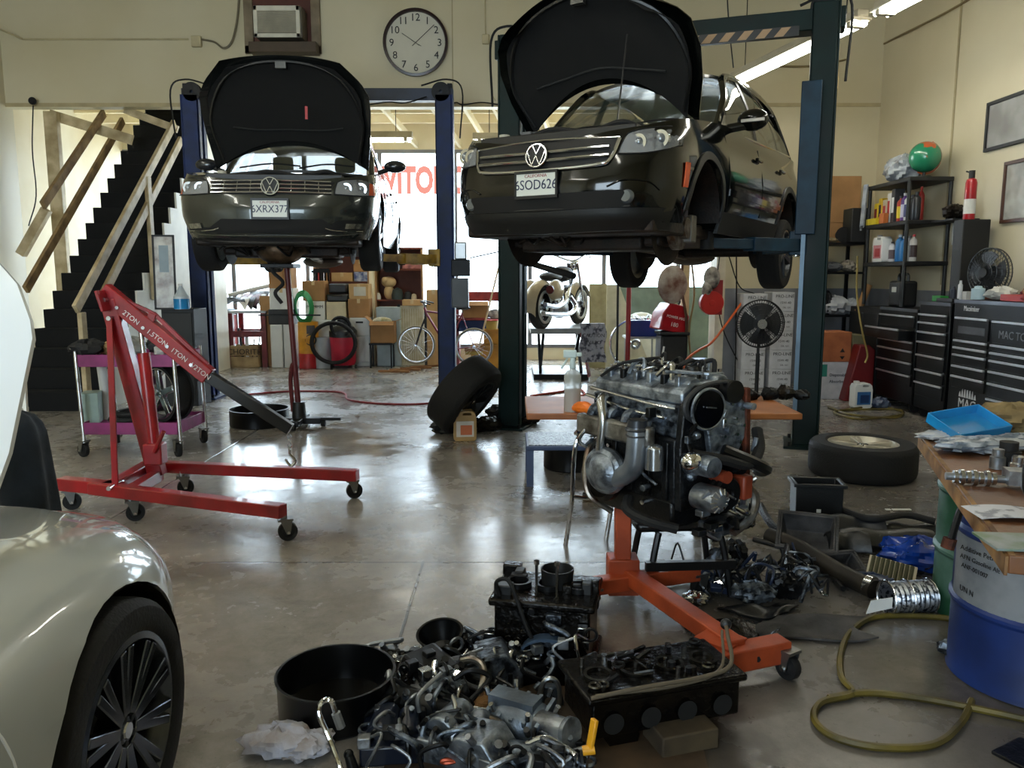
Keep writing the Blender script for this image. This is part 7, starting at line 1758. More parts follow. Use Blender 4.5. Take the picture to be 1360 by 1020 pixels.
simple('gearbox', 'brownish gearbox resting on the under-hoist jack beneath the sedan', 'gearbox', gb, M('gearbox_brown', '7a624a', r=.4, m=.6, c2='1c1814', sc=6, bump=.4))
pan('steel_wheel_rim', 'black ribbed steel wheel rim lying flat behind the hoist hook', G(345, 564)+V((0, .0, 0)), .29, .17, M('rim_black', '0e0f11', r=.35, m=.5))
o = thing('tool_cart', 'two-tier chrome tool cart with mauve shelves behind the hoist mast', 'cart', (0, 0, 0))
Yc = 6.45
cx0, cx1 = X_(98, Yc), X_(226, Yc); cy1 = Yc+.55
mauve = M('cart_mauve', '8c2f6c', r=.4, c2='6c2452')
zt1 = A(150, 476, Yc).z; zb1 = A(150, 566, Yc).z
for x in (cx0, cx1):
    for y in (Yc, cy1):
        MB().cyl((x+(.02 if x == cx1 else 0), y, .12), (x-(.02 if x == cx0 else 0), y, zt1+.06), .016).build('leg', chrome, o)
        caster(o, V((x, y, 0)), rr.uniform(0, 3), r=.06, z0=.14)
for z in (zt1, zb1):
    MB().bx(cx0, cx1, Yc, cy1, z-.01, z).bx(cx0, cx1, Yc-.01, Yc, z-.07, z+.03).bx(cx0, cx1, cy1, cy1+.01, z-.07, z+.03).bx(cx0-.01, cx0, Yc, cy1, z-.07, z+.03).bx(cx1, cx1+.01, Yc, cy1, z-.07, z+.03).build('shelf_tray', mauve, o, bev=.003)
settle(o, ((cx0+cx1)/2, Yc+.27, 0))
cl = [('tool_heap', 'black tool heap at the stair end of the cart top', 110, (.28, .3, .14), '1a1b1d'), ('leather_glove', 'tan leather glove on the cart top beside the hoist mast', 134, (.18, .2, .12), 'a8895a'), ('shop_towel', 'pale grey towel in the middle of the cart top', 170, (.2, .3, .16), '8c8c88'),
      ('parts_heap', 'small black parts heap on the cart top near the boom', 196, (.2, .3, .15), '202124'), ('shop_towel', 'white rag at the far end of the cart top', 212, (.14, .2, .1), 'bcbcb8'), ('paper_tag', 'small white label card lying on the cart top', 120, (.07, .1, .05), 'd8d8d4')]
for i, (nm, lb, px, s, c) in enumerate(cl):
    simple(nm, lb, nm.split('_')[-1], crumple(*s, 90+i, 18, 10), M('ct_'+c, c, r=.7, bump=.4), (X_(px, Yc+.1), Yc+.12+(.18 if i == 3 else 0)+(.1 if i == 1 else 0), zt1+.002))
rm = thing('alloy_wheel', 'bright alloy wheel rim standing on the lower shelf of the cart', 'wheel', (X_(214, Yc+.28), Yc+.28, zb1+.24), rad(60))
make_wheel(rm, (0, 0, 0), .235, .18, -1, M('alloy_bright', 'c9ccd0', r=.2, m=1), 5, rimr=.93, style=1)
simple('hand_pump', 'black air hose bundle on the lower shelf of the cart', 'hose', MB().torus((0, 0, .03), .13, .028).torus((.03, 0, .08), .11, .025), rubber, (X_(160, Yc+.2), Yc+.2, zb1))
simple('bottle_box', 'pale green bottle box at the stair end of the lower cart shelf', 'box', MB().bx(-.07, .07, -.1, .1, 0, .26), M('pale_green_box', '8fa59c', r=.5), (X_(112, Yc+.2), Yc+.2, zb1), .3, .006)
simple('white_tube', 'white pipe offcut standing on the lower cart shelf', 'pipe', MB().cyl((0, 0, 0), (-.03, 0, .48), .04), white_pl, (X_(130, Yc+.3), Yc+.34, zb1))
# cabinet, framed poster and blue jug under the stairs' near side
zc_ = A(235, 411, 8.95).z
Yq = 9.05
x0, x1 = X_(213, Yq), X_(256, Yq)
ct = thing('cabinet', 'dark cabinet between the stairs and the blue lift post holding the poster', 'cabinet', ((x0+x1)/2, Yq+.2, 0))
w = x1-x0
MB().bx(-w/2, w/2, -.2, .2, 0, zc_).build('cabinet_body', M('cab_dark', ''), ct, bev=.008); MB().bx(-w/2+.02, w/2-.02, -.215, -.2, .05, zc_-.04).build('door', M('cab_dark', ''), ct, bev=.004)
pf = thing('framed_poster', 'tall black-framed poster leaning upright on the dark cabinet', 'picture', (X_(225, Yq), Yq-.1, zc_), (rad(-4), 0, rad(12)))
hh = A(225, 312, Yq).z-zc_; w = .235
MB().bx(-w/2, w/2, -.012, .012, 0, .02).bx(-w/2, w/2, -.012, .012, hh-.02, hh).bx(-w/2, -w/2+.02, -.012, .012, 0, hh).bx(w/2-.02, w/2, -.012, .012, 0, hh).build('frame', ink, pf)
MB().bx(-w/2+.02, w/2-.02, -.004, .006, .02, hh-.02).build('poster', M('poster', 'c6c4b8', r=.3, c2='6a5648', sc=5), pf)
MB().bx(-.05, .05, -.006, -.004, hh*.5, hh*.86).build('poster_print', M('poster_blue', '7f9096', r=.4), pf)
bj = bottle('jug', 'clear jug half full of bright blue fluid on the dark cabinet', 'jug', (X_(243, Yq), Yq-.04, zc_), .085, .29, M('jug_white_clear', 'c9d3d8', r=.3), white_pl, shoulder=.5, neck=.25)
MB().lathe([(.0865, .004), (.0865, .12)], 20).build('blue_fluid', M('fluid_blue', '1f86c4', r=.2), bj)
# flat tyre at the right
ft = thing('tire', 'black tyre with pale alloy wheel lying flat on the floor beneath the tall green post', 'tire', (0, 0, 0))
make_wheel(ft, (0, 0, 0), .385, .26, 1, M('alloy_pale', 'c9c2b0', r=.35, m=.6), 5, rimr=.62, style=0)
p = G(1161, 640); ft.location = (p.x, p.y+.22, .131); ft.rotation_euler = (0, -PI/2, rad(10))
# ================================================================ WHITE CAR, NEAR LEFT
whitep = M('pearl_white_paint', 'b2b6b2', r=.22, var=0, coat=1)
wc = thing('car', 'pearl white car nearest the camera with its hood raised', 'car', (-1.885, 2.76, 0), rad(180))
wv = Car(inn=.42, crown=.03, W=.915, L=4.6, a=.8, ar=.5, n=2.3, zb=.17, inss=[(.17, .06), (.35, .02), (.55, 0), (.68, .015), (.76, .06), (.84, .16)], insf=[(.17, .06), (.3, 0), (.5, 0), (.62, .04), (.72, .14), (.84, .35)],
    top=[(0, .70), (.2, .74), (.6, .80), (1.0, .83), (1.6, .86), (3.8, .92), (4.6, .9)])
wv.body(whitep, wc, [(.86, .375, .335), (3.7, .375, .335)])
for sg in (-1, 1):
    wr2 = thing('front_wheel', '', ''); del wr2['label'], wr2['category']; wr2.parent = wc
    make_wheel(wr2, (sg*.80, .86, .335), .335, .225, sg, M('anthracite_alloy', '5e636c', r=.22, m=.9, var=.1), 10, rimr=.70, style=0, tyremat=tread)
    MB().tube([wv.side(y, z, sg, .001) for y, z in ((1.42, .76), (1.355, .62), (1.315, .45), (1.30, .22))], .0035, n=5).build('door_seam', M('gap_highlight', 'e8ebea', r=.3, var=0), wc)  # pale seam colour is a painted highlight along the panel gap
    MB().cyl((sg*.70, .86, .335), (sg*.73, .86, .335), .19, n=30).build('brake_disc', M('brake_disc', ''), wc)
greenhouse(wv, wc, whitep, (1.75, .92, .74, 2.5, 1.42, .60, 3.6, 4.3, 1.0))
hd = open_hood(wc, M('daylit_hood_paint', 'f2f5f6', r=.25, var=0, coat=1), .75, .5, 1.0, .10, rad(70), (1.13, .86), [(0, .68), (.3, .74), (.62, .76), (.76, .70), (.9, .56), (1, .44)])  # body white made brighter; daylight reflected on the hood is put into the colour
# dark coat draped on a stand and a little step ladder beyond the white car
lad = thing('step_ladder', 'white aluminium step ladder standing near the foot of the stairs', 'ladder', (0, 0, 0))
Yl = 5.6
a0, a1 = A(6, 440, Yl), G(46, 616)
a1.y = Yl; 
MB().beam(V((A(28, 440, Yl).x, Yl, A(28, 440, Yl).z)), V((A(46, 575, Yl).x, Yl-.12, 0)), .03, .05).build('side_rail', stw, lad)
MB().beam(V((A(-20, 440, Yl).x, Yl, A(28, 440, Yl).z)), V((A(-40, 575, Yl).x, Yl-.12, 0)), .03, .05).build('side_rail', stw, lad)
for f_ in (.25, .5, .75):
    z = A(28, 440, Yl).z*(1-f_); x0 = A(-20-20*f_, 500, Yl).x; x1 = A(28+18*f_, 500, Yl).x; MB().bx(x0, x1, Yl-.12*f_-.04, Yl-.12*f_+.04, z-.015, z+.015).build('step', stw, lad)
coatm = M('dark_blue_coat', '1c2632', r=.9, c2='0c1218', sc=5, bump=.6, bs=20)
cx_ = A(16, 600, 3.3)
cb = MB().grid(lambda u, v: (cx_.x+(.13-.03*v+.012*sin(12*u*PI+3*v))*sin(2*PI*u)*(1 if v < .86 else max(0, 1-((v-.86)/.14)**2)**.5)+.02*sin(4*v), 3.35+.12*cos(2*PI*u)*(1 if v < .86 else max(0, 1-((v-.86)/.14)**2)**.5), .94*v), 48, 24)
tag(cb.build('draped_coat', coatm), 'dark blue coat draped over a stand beyond the white car', 'coat')
# ================================================================ PANS, RAG, PIPE
pan('oil_drain_pan', 'large round black drain pan holding used oil near the rag', V((-.61, 2.57, 0)), .20, .145, pk_, taper=.98, liquid=.02)
p = A(588, 878, 2.86); pan('small_pan', 'small dark pan tilted on the parts heap beside the big drain pan', V((p.x, p.y, .075)), .085, .085, pk_, tilt=(rad(12), rad(-6), 0), taper=.7)
rg = crumple(.22, .15, .09, 5, 20, 10); simple('shop_rag', 'crumpled white work gloves on the floor beside the large drain pan', 'gloves', rg, M('white_glove', 'c4c8d8', r=.9, c2='9a8f88', sc=9, bump=.5), G(372, 1000))
b = crumple(.16, .12, .07, 9, 30, 14); simple('shop_rag', 'smaller folded glove half touching the crumpled white gloves', 'gloves', b, M('white_glove', ''), G(408, 1003), .4)
Yp = 2.22
tag(MB().tube([A(470, 1080, 2.1), A(452, 1020, 2.15), A(437, 980, 2.2), A(424, 948, 2.22), A(428, 932, 2.24), A(440, 931, 2.24), A(447, 950, 2.25)], .0085, n=10).build('coolant_pipe', chrome), 'bright steel pipe with a hooked end rising beside the drain pan', 'pipe')
tag(MB().cyl(A(446, 947, 2.25), A(453, 966, 2.25), .015, n=8).build('pipe_fitting', alu), 'square pipe fitting on the end of the hooked steel pipe', 'fitting')
# ================================================================ PARTS HEAP
oily = M('oily_black_iron', '0b0a0a', r=.22, m=.55, c2='17130e', sc=16, bump=.7, bs=38)
blk = thing('engine_block', 'oily black engine block standing upright behind the parts heap', 'engine block', (.155, 2.98, 0), rad(-12))
MB().bx(-.20, .17, -.14, .14, .0, .27).bx(-.22, .19, -.16, .16, .25, .28).bx(-.22, .19, -.16, .16, .0, .03).build('block_casting', oily, blk, bev=.01)
for i in range(3):
    MB().lathe([(.04, .28), (.052, .28), (.052, .30), (.04, .30), (.04, .28)], 24, T(-.13+.12*i, 0, 0)).build('bore_ring', dark_metal, blk)
for x in (-.05, .03):
    c = MB(); c.cyl((x, -.05, .27), (x, -.05, .40), .006, n=8).cyl((x, -.05, .39), (x, -.05, .405), .012, n=6); c.build('head_stud', steel, blk)
MB().grid(lambda u, v: (.02+.12*cos(PI*u), -.155-.05*v, .05+.10*sin(PI*u)), 16, 3, thick=(0, 0, .012)).build('bearing_shell', M('blue_grey_iron', '4c6078', r=.4, m=.4, bump=.2), blk)
MB().tube([(-.18, -.12, .27), (-.19, -.14, .34), (-.14, -.16, .36), (-.10, -.17, .28), (-.06, -.18, .18), (-.02, -.17, .10)], .008).build('wire_loom', rubber, blk)
rr = random.Random(21)
for i in range(8):
    x, y = rr.uniform(-.2, .17), rr.uniform(-.14, .14)
    MB().box((x, y, .29), (rr.uniform(.03, .09), rr.uniform(.02, .06), rr.uniform(.02, .07))).build('casting_lug', rr.choice([oily, dark_metal, black_plastic]), blk, bev=.005)
MB().lathe([(.05, .28), (.062, .28), (.066, .35), (.06, .35), (.05, .3)], 28, T(.02, .03, 0)).build('thermostat_housing', black_plastic, blk)
for i in range(26):
    x, z = rr.uniform(-.19, .16), rr.uniform(.04, .25)
    b = MB().cyl((x, -.14, z), (x, -.14-rr.uniform(.01, .035), z), rr.uniform(.006, .02), n=10) if i % 3 else MB().bx(x-.03, x+.03, -.165, -.14, z-.02, z+.02)
    b.build(['web_rib', 'boss', 'core_plug'][i % 3], rr.choice([oily, oily, dark_metal, BLU]), blk, bev=.003)
wb = simple('wood_block', 'stubby wooden block under the end of the oily cylinder head', 'wood block', MB().bx(-.10, .10, -.07, .07, 0, .07), M('block_wood', '4a3e2a', r=.8, c2='2a2116'), G(912, 1010)+V((0, .10, 0)), .3, .006)
h2 = thing('cylinder_head', 'long oily cylinder head lying face up in front of the orange stand', 'cylinder head', (.475, 2.50, .0), rad(17))
MB().bx(-.27, .26, -.12, .13, .05, .19).bx(-.29, .28, -.135, .145, .17, .195).build('head_casting', oily, h2, bev=.008)
MB().bx(-.2, -.1, -.1, .1, 0, .05).build('support_foot', oily, h2)
for i in range(4):
    x = -.20+.13*i
    MB().lathe([(.038, .196), (.048, .196), (.05, .205), (.038, .205), (.036, .18), (0, .178)], 26, T(x, .0, 0)).build('valve_seat', M('valve_steel', '6a665e', r=.25, m=.9, c2='1c1814', sc=20), h2)
    MB().cyl((x, -.13, .10), (x, -.131, .10), .035, n=20).build('exhaust_port', M('mesh_black', ''), h2)
for i in range(26):
    x, y = rr.uniform(-.26, .25), rr.uniform(-.11, .12); k = i % 4
    b = MB().cyl((x, y, .19), (x, y, .205+rr.uniform(0, .02)), rr.uniform(.006, .014), n=8) if k < 2 else (MB().beam((x-.03, y, .20), (x+.03, y+rr.uniform(-.03, .03), .21), .012, .01) if k == 2 else MB().torus((x, y, .205), .018, .005, n=14, k=6))
    b.build(['bolt', 'valve_stem', 'rocker', 'seal_ring'][k], rr.choice([steel, dark_metal, M('valve_steel', ''), oily]), h2)
MB().tube([(-.28, -.13, .20), (-.1, -.15, .22), (.1, -.14, .215), (.22, -.12, .23), (.27, -.02, .28), (.30, .04, .29)], .007).tube([(-.26, -.12, .20), (0, -.14, .20), (.18, -.12, .22), (.26, 0, .29)], .005).build('wire_loom', M('dusty_loom', '5e5444', r=.6), h2)
MB().sph((.30, .04, .29), (.02, .02, .02)).build('connector', alu_dk, h2)
# aluminium timing housing with yellow dipstick
hsg = thing('intake_manifold', 'rounded silver-blue manifold housing in the middle of the parts heap', 'manifold', (.03, 2.37, 0), rad(-28))
b = MB().sph((0, 0, .085), (.12, .085, .07), 22, 14)
for i in range(5): b.beam((-.09+.045*i, -.075, .11), (-.09+.045*i, .06, .14), .012, .03)
b.bx(-.10, .06, -.04, .03, .13, .165)
b.build('manifold_body', M('pale_blue_cast', '8593a2', r=.38, m=.7, c2='5e6670', sc=8, bump=.3), hsg)
MB().cyl((.08, -.02, .10), (.19, -.05, .12), .045, .04, n=22).build('throttle_neck', alu, hsg)
MB().cyl((.185, -.048, .119), (.20, -.052, .122), .048, n=22).build('throttle_flange', SIL, hsg)
for i in range(6):
    a = i*1.05; MB().cyl((.12*cos(a), .09*sin(a), .14), (.13*cos(a), .10*sin(a), .165), .009, n=8).build('bolt', steel, hsg)
dp_ = thing('dipstick', 'dipstick with a bright yellow handle sticking out of the parts heap', 'dipstick', (0, 0, 0))
q0, q1 = A(783, 995, 2.10), A(790, 955, 2.11)
MB().beam(q0, q1, .024, .014).build('handle', M('handle_yellow', 'e0a020', r=.35), dp_, bev=.004)
MB().cyl(q0+V((-.02, 0, -.005)), q0+V((.015, 0, 0)), .014).build('handle_collar', M('handle_yellow', ''), dp_)
MB().cyl(q0, q0+V((-.01, .04, -.13)), .004, n=6).build('stick', steel, dp_)
fm_ = crumple(.13, .10, .06, 17, 26, 12)
simple('foam_wad', 'torn brown foam wad on top of the silver-blue manifold', 'foam', fm_, M('brown_foam', '6e4c24', r=.95, bump=1.0, bs=30), A(655, 925, 2.46)-V((0, 0, .05)))
mt_ = thing('engine_mount', 'grey engine mount bracket with a steel loop leaning on the oily block', 'bracket', (0, 0, 0))
c_ = A(730, 920, 2.62)
MB().at(T(c_)).prism([(-.045, -.10), (.045, -.10), (.05, -.02), (.035, .04), (-.035, .04), (-.05, -.02)], -.03, .0).build('mount_body', M('mount_grey', '4a525c', r=.4, m=.5), mt_, bev=.006)
MB().at(T(c_)).tube([(-.03, -.04, -.03), (-.032, -.04, .03), (-.02, -.04, .065), (.0, -.04, .075), (.02, -.04, .065), (.032, -.04, .03), (.03, -.04, -.03)], .009).build('steel_loop', M('loop_steel', 'a8acae', r=.3, m=.9), mt_)
MB().at(T(c_)).cyl((0, -.045, -.01), (0, -.02, -.01), .02, n=18).build('mount_bush', steel, mt_)
# heap: tubes, hoses, castings.  (name, label, cat, material, radius, [(px,py,Y)...])
WP = M('weathered_pipe', '9d9c96', r=.3, m=.9, c2='5c4a34', sc=15); BP = M('black_tube', '101214', r=.35, m=.2)
tubes = [('coolant_pipe', 'bright bent pipe with a square nut arching over the heap beside the small pan', WP, .011, ((612, 878, 2.66), (628, 876, 2.64), (640, 884, 2.62), (642, 905, 2.58), (634, 930, 2.52))),
 ('rubber_sleeve', 'grey rubber sleeve joining the arching pipe under the small pan', M('sleeve_grey', '3a3d44', r=.5), .017, ((592, 884, 2.68), (602, 880, 2.67), (613, 878, 2.66))),
 ('metal_pipe', 'short S-shaped bright tube in the middle of the heap', steel, .010, ((578, 880, 2.6), (577, 893, 2.56), (586, 903, 2.55), (600, 910, 2.54))),
 ('coolant_pipe', 'long silver pipe running across the heap to the manifold', steel, .010, ((628, 940, 2.44), (645, 944, 2.4), (670, 942, 2.36), (700, 952, 2.32), (722, 966, 2.28))),
 ('rubber_hose', 'black rubber hose feeding the long silver pipe', BP, .016, ((575, 940, 2.5), (590, 924, 2.5), (608, 928, 2.48), (628, 940, 2.44))),
 ('coolant_pipe', 'silver pipe making a square bend beneath the long pipe', WP, .011, ((620, 942, 2.4), (630, 953, 2.36), (652, 955, 2.34), (663, 962, 2.3), (660, 975, 2.26), (640, 996, 2.2), (622, 1012, 2.15))),
 ('coolant_pipe', 'bright curved pipe stub near the bottom of the heap', steel, .012, ((606, 985, 2.28), (625, 972, 2.3), (645, 975, 2.28), (658, 990, 2.24), (662, 1010, 2.2))),
 ('metal_pipe', 'thin silver pipe hooking round the yellow-handled dipstick side', steel, .009, ((690, 1000, 2.2), (705, 986, 2.22), (725, 981, 2.22), (745, 990, 2.2), (765, 1004, 2.16))),
 ('metal_pipe', 'stub of bright tube angling down at the left of the heap', WP, .009, ((560, 968, 2.42), (572, 958, 2.42), (582, 948, 2.42), (590, 938, 2.43))),
 ('metal_pipe', 'upright shiny elbow on the dark plastic manifold', steel, .011, ((550, 1000, 2.3), (560, 984, 2.32), (556, 970, 2.34), (572, 960, 2.34), (580, 966, 2.33))),
 ('rubber_hose', 'thick black hose curling down the near side of the heap', BP, .022, ((520, 900, 2.6), (530, 930, 2.52), (522, 960, 2.44), (505, 990, 2.36), (492, 1015, 2.3))),
 ('rubber_hose', 'second black hose lying beside the thick curling hose', BP, .017, ((552, 880, 2.7), (556, 905, 2.6), (545, 935, 2.5), (530, 975, 2.4), (520, 1010, 2.3))),
 ('rubber_hose', 'brown-stained hose looped behind the small pan', M('stained_hose', '2c2218', r=.6), .02, ((520, 905, 2.78), (540, 882, 2.85), (562, 868, 2.9), (600, 860, 2.95))),
 ('brake_line', 'thin dull line twisting between the pipes of the heap', WP, .005, ((535, 915, 2.6), (560, 925, 2.55), (600, 935, 2.5), (610, 960, 2.4), (600, 990, 2.3))),
 ('brake_line', 'thin black line crossing the manifold', BP, .005, ((660, 900, 2.6), (690, 920, 2.5), (700, 950, 2.42), (720, 990, 2.3))),
 ('coolant_pipe', 'stubby pipe crossing in front of the manifold flange', alu, .013, ((738, 972, 2.26), (728, 984, 2.24), (726, 1004, 2.2), (730, 1020, 2.16)))]
for nm, lb, m_, r_, pts in tubes:
    P_ = [A(a, b_, c) for a, b_, c in pts]
    for q in P_: q.z = max(q.z, r_+.002)
    tag(MB().tube(P_, r_*1.25, n=10).build(nm, m_), lb, nm.split('_')[-1])
heap = [((588, 893), 2.80, (.16, .14, .07), oily, 'black casting propping up the small tilted pan'), ((548, 955), 2.56, (.2, .26, .12), oily, 'flattened oily cover at the outer edge of the heap'), ((560, 985), 2.42, (.26, .3, .14), BP, 'black plastic intake manifold low in the heap'), ((575, 930), 2.62, (.24, .2, .15), dark_metal, 'dark bracket cluster beneath the S-shaped tube'),
 ((610, 1000), 2.28, (.22, .2, .14), SIL, 'silver casting with bolts at the bottom of the heap'), ((545, 905), 2.78, (.26, .2, .10), oily, 'greasy round cover beside the small pan'), ((655, 895), 2.72, (.2, .16, .14), BLU, 'blue-grey bracket piece behind the foam wad'),
 ((690, 905), 2.74, (.16, .14, .13), dark_metal, 'dark sensor block leaning on the oily block'), ((700, 1010), 2.16, (.2, .16, .12), BLU, 'grey sensor housing in front of the manifold'), ((640, 1010), 2.18, (.2, .14, .14), SIL, 'pale fuel rail casting nearest the camera in the heap'),
 ((520, 1010), 2.3, (.2, .2, .12), M('blue_black_plastic', '141c2c', r=.3), 'blue-black plastic runner at the near edge of the heap'), ((640, 870), 2.9, (.2, .16, .12), oily, 'oily casting between the small pan and the upright block'), ((760, 860), 2.75, (.14, .16, .2), oily, 'black chain guide standing before the upright block'),
 ((745, 1005), 2.2, (.16, .12, .10), alu_dk, 'grimy aluminium cover under the yellow dipstick'), ((590, 960), 2.48, (.14, .12, .17), BLU, 'bluish pump body amid the bent pipes')]
for i, ((px, py), Y_, s, m_, lb) in enumerate(heap):
    p = A(px, py, Y_); t = thing('engine_part', lb, 'engine part', (p.x, Y_+.05, 0), rr.uniform(-.6, .6)); r_ = random.Random(200+i)
    w, d, h = s
    c_ = MB()
    if i % 3 == 0: c_.prism([(-w/2, 0), (w/2, 0), (w/2, h*.5), (w*.2, h), (-w*.3, h*.9), (-w/2, h*.4)], -d/2, d/2)
    elif i % 3 == 1: c_.bx(-w/2, w/2, -d/2, d/2, 0, h*.55).cyl((-w*.2, -d*.3, h*.6), (-w*.1, d*.4, h*.6), h*.38, n=16).cyl((w*.25, -d*.2, h*.5), (w*.25, d*.3, h*.7), h*.28, n=14)
    else: c_.cyl((-w/2, 0, h*.45), (w/2, 0, h*.55), h*.42, h*.3, n=18).bx(-w*.3, w*.3, -d*.45, d*.45, 0, h*.4)
    c_.build('casting', m_, t, bev=.008)
    for k in range(19):
        x, y = r_.uniform(-w*.5, w*.5), r_.uniform(-d*.5, d*.3); z = h*r_.uniform(.4, .95); kk = k % 4
        if kk == 0: b = MB().cyl((x, y, z), (x+r_.uniform(-.02, .02), y-.02, z+.03), r_.uniform(.006, .014), n=8)
        elif kk == 1: b = MB().tube([(x, y, z), (x+r_.uniform(-.05, .05), y-.03, z+.03), (x+r_.uniform(-.10, .10), y-.06, z), (x+r_.uniform(-.12, .12), y-.07, z-.05)], r_.uniform(.005, .011), n=8)
        elif kk == 2: b = MB().bx(x-.02, x+.02, y-.02, y+.015, z-.015, z+.02)
        else: b = MB().torus((x, y, z), r_.uniform(.015, .03), .006, 'zxy'[k % 3], 18, 6)
        b.build(['bolt', 'pipe_stub', 'connector', 'clamp'][kk], r_.choice([steel, alu, dark_metal, BP, BLU]), t, bev=.003 if kk == 2 else 0)
for (px, py, Y_), m_, lb in (((463, 1002, 2.24), BP, 'black ball joint lying on the floor beside the hooked pipe'), ((533, 872, 2.92), BP, 'black ball stud standing beside the big drain pan')):
    p = A(px, py, Y_); tag(MB().sph(tuple(p), .016).cyl(p, p+V((.03, -.03, -.07)), .014, .022).build('ball_joint', m_), lb, 'ball joint')
sp_ = MB().tube([A(600+14*cos(t*1.1), 1000+4*t+7*sin(t*1.1), 2.2) for t in range(14)], .006, n=6)
tag(sp_.build('copper_spring', M('spring_copper', 'a8482c', r=.35, m=.6)), 'coppery orange spring coil low in the parts heap', 'spring')
# cardboard under the heap
simple('cardboard_sheet', 'oil-soaked cardboard sheet under the near parts heap', 'cardboard', MB().prism([(-.42, -.5), (.55, -.55), (.62, .1), (.30, .42), (-.15, .5), (-.40, .2)], 0, .004, plane='xy'), M('oily_card', '4e3c28', r=.7, c2='1c140c', sc=4), (.02, 2.5, .002))
# ================================================================ DRUM WORKBENCH
drumb = M('drum_blue', '183272', r=.45, c2='102454', sc=4); drumg = M('drum_green', '1b4c34', r=.45, c2='6f8f86', sc=1.6, lo=.30, hi=.46)
def drum(name, label, x, y, m_, h=.86, r=.287):
    t = thing(name, label, 'drum', (x, y, 0), .4)
    pr = [(0, .01), (r-.02, .01), (r-.01, 0), (r+.004, .006), (r, .02)]
    for z in (h*.34, h*.66): pr += [(r, z-.02), (r+.010, z-.006), (r+.010, z+.006), (r, z+.02)]
    pr += [(r, h-.02), (r+.006, h-.01), (r+.002, h), (r-.012, h), (r-.014, h-.016), (0, h-.016)]
    MB().lathe(pr, 56).build('drum_shell', m_, t); return t
bd_ = drum('steel_drum', 'blue steel drum with a worn white label holding up the workbench top', 1.965, 2.80, drumb)
lm = M('worn_label', 'b9bcc0', r=.7, c2='8e949c', sc=7)
b = MB(); b.grid(lambda u, v: (.289*cos(rad(140)+rad(75)*u), .289*sin(rad(140)+rad(75)*u), .30+.25*v), 16, 2, thick=(0, 0, 0)); lb_ = b.build('drum_label', lm, bd_)
def on_drum(s, ang, z, size):
    a = rad(ang); text('label_print', s, size, ink, bd_, (.2915*cos(a), .2915*sin(a), z), (PI/2, 0, a+PI/2), .0005)
on_drum('Additive Petroleum', 176, .51, .026); on_drum('AFN Gasoline Alt', 172, .475, .024); on_drum('ANF-001007', 168, .44, .024); on_drum('UN N', 162, .35, .03)
drum('steel_drum', 'faded green steel drum beneath the far end of the workbench top', 2.20, 3.36, drumg)
ta, tb_ = G(1222, 578, .915), G(1340, 737, .915)
tdir = (tb_-ta).normalized(); ang = math.atan2(tdir.y, tdir.x); Lt = (tb_-ta).length
wt2 = thing('workbench', 'worn brown wooden bench top laid across the two drums', 'bench', (ta.x, ta.y, .915), ang)
MB().bx(0, Lt, 0, 1.0, -.042, 0).build('board', M('bench_brown', '7a4c28', r=.45, c2='4a2e18', sc=3, bump=.15), wt2, bev=.004)
MB().bx(0, Lt, -.006, .0, -.046, -.004).bx(-.005, Lt, .0, .012, .0, .002).build('worn_edge', M('edge_worn', 'a07848', r=.7, c2='5a3c20', sc=9), wt2)
zt = .917
bpk = thing('foam_tray', 'bright blue glossy tray tipped on white plastic at the far end of the bench top', 'tray', G(1287, 584, zt)+V((0, .03, .035)), (rad(20), rad(-6), rad(14))); bpk.scale = (.8, .8, .8)
MB().bx(-.13, .15, -.10, .10, 0, .006).bx(-.13, .15, -.10, -.094, 0, .05).bx(-.13, .15, .094, .10, 0, .05).bx(-.13, -.124, -.10, .10, 0, .05).bx(.144, .15, -.10, .10, 0, .05).build('tray_wall', M('tray_blue', '1c86c4', r=.25, coat=.5), bpk, bev=.004)
def item(nm, lb, px, py, s, m_, seed, rz=0, cat=None):
    return simple(nm, lb, cat or nm.split('_')[-1], crumple(*s, seed, 26, 14), m_, G(px, py, zt), rz)
pw_ = M('printed_plastic', 'a9b0ba', r=.3, c2='5c6672', sc=14, lo=.42, hi=.52)
item('plastic_bag', 'printed white plastic bag spread in front of the blue tray', 1300, 600, (.30, .14, .05), pw_, 301)
item('plastic_bag', 'white plastic scrap at the far corner of the bench top', 1248, 584, (.16, .10, .03), M('white_film', 'c6c8cc', r=.35), 302)
item('paper_bag', 'tan crumpled paper bag behind the printed plastic bag', 1340, 575, (.24, .16, .11), M('tan_paper', '9a8458', r=.8, c2='6a5838', sc=9), 303)
item('plastic_bag', 'grey plastic wrap over the machined parts', 1352, 596, (.22, .12, .05), M('grey_film', '6e7884', r=.3), 304)
for px, py, r_, h_, m_, lb in ((1324, 622, .022, .06, alu, 'small bright cylinder part beside the black canister'), (1338, 618, .035, .075, rubber, 'squat black canister on the bench top'), (1352, 628, .026, .05, steel, 'bright bushing by the edge of the bench beside the canister')):
    simple('machined_part', lb, 'part', MB().lathe([(0, 0), (r_, 0), (r_, h_*.6), (r_*.75, h_*.65), (r_*.75, h_), (0, h_)], 20), m_, G(px, py, zt))
cm = thing('camshaft', 'silver camshaft gear piece lying on the bench top above the paper sheet', 'part', G(1318, 645, zt)+V((0, 0, .02)), rad(-15))
for i in range(7): MB().cyl((-.10+.016*i, 0, 0), (-.09+.016*i, 0, 0), .018+.004*(i % 2), n=16).build('cam_lobe', steel, cm)
MB().cyl((-.12, 0, 0), (.16, 0, 0), .011).bx(.03, .2, -.03, .03, -.01, .03).build('shaft', alu, cm)
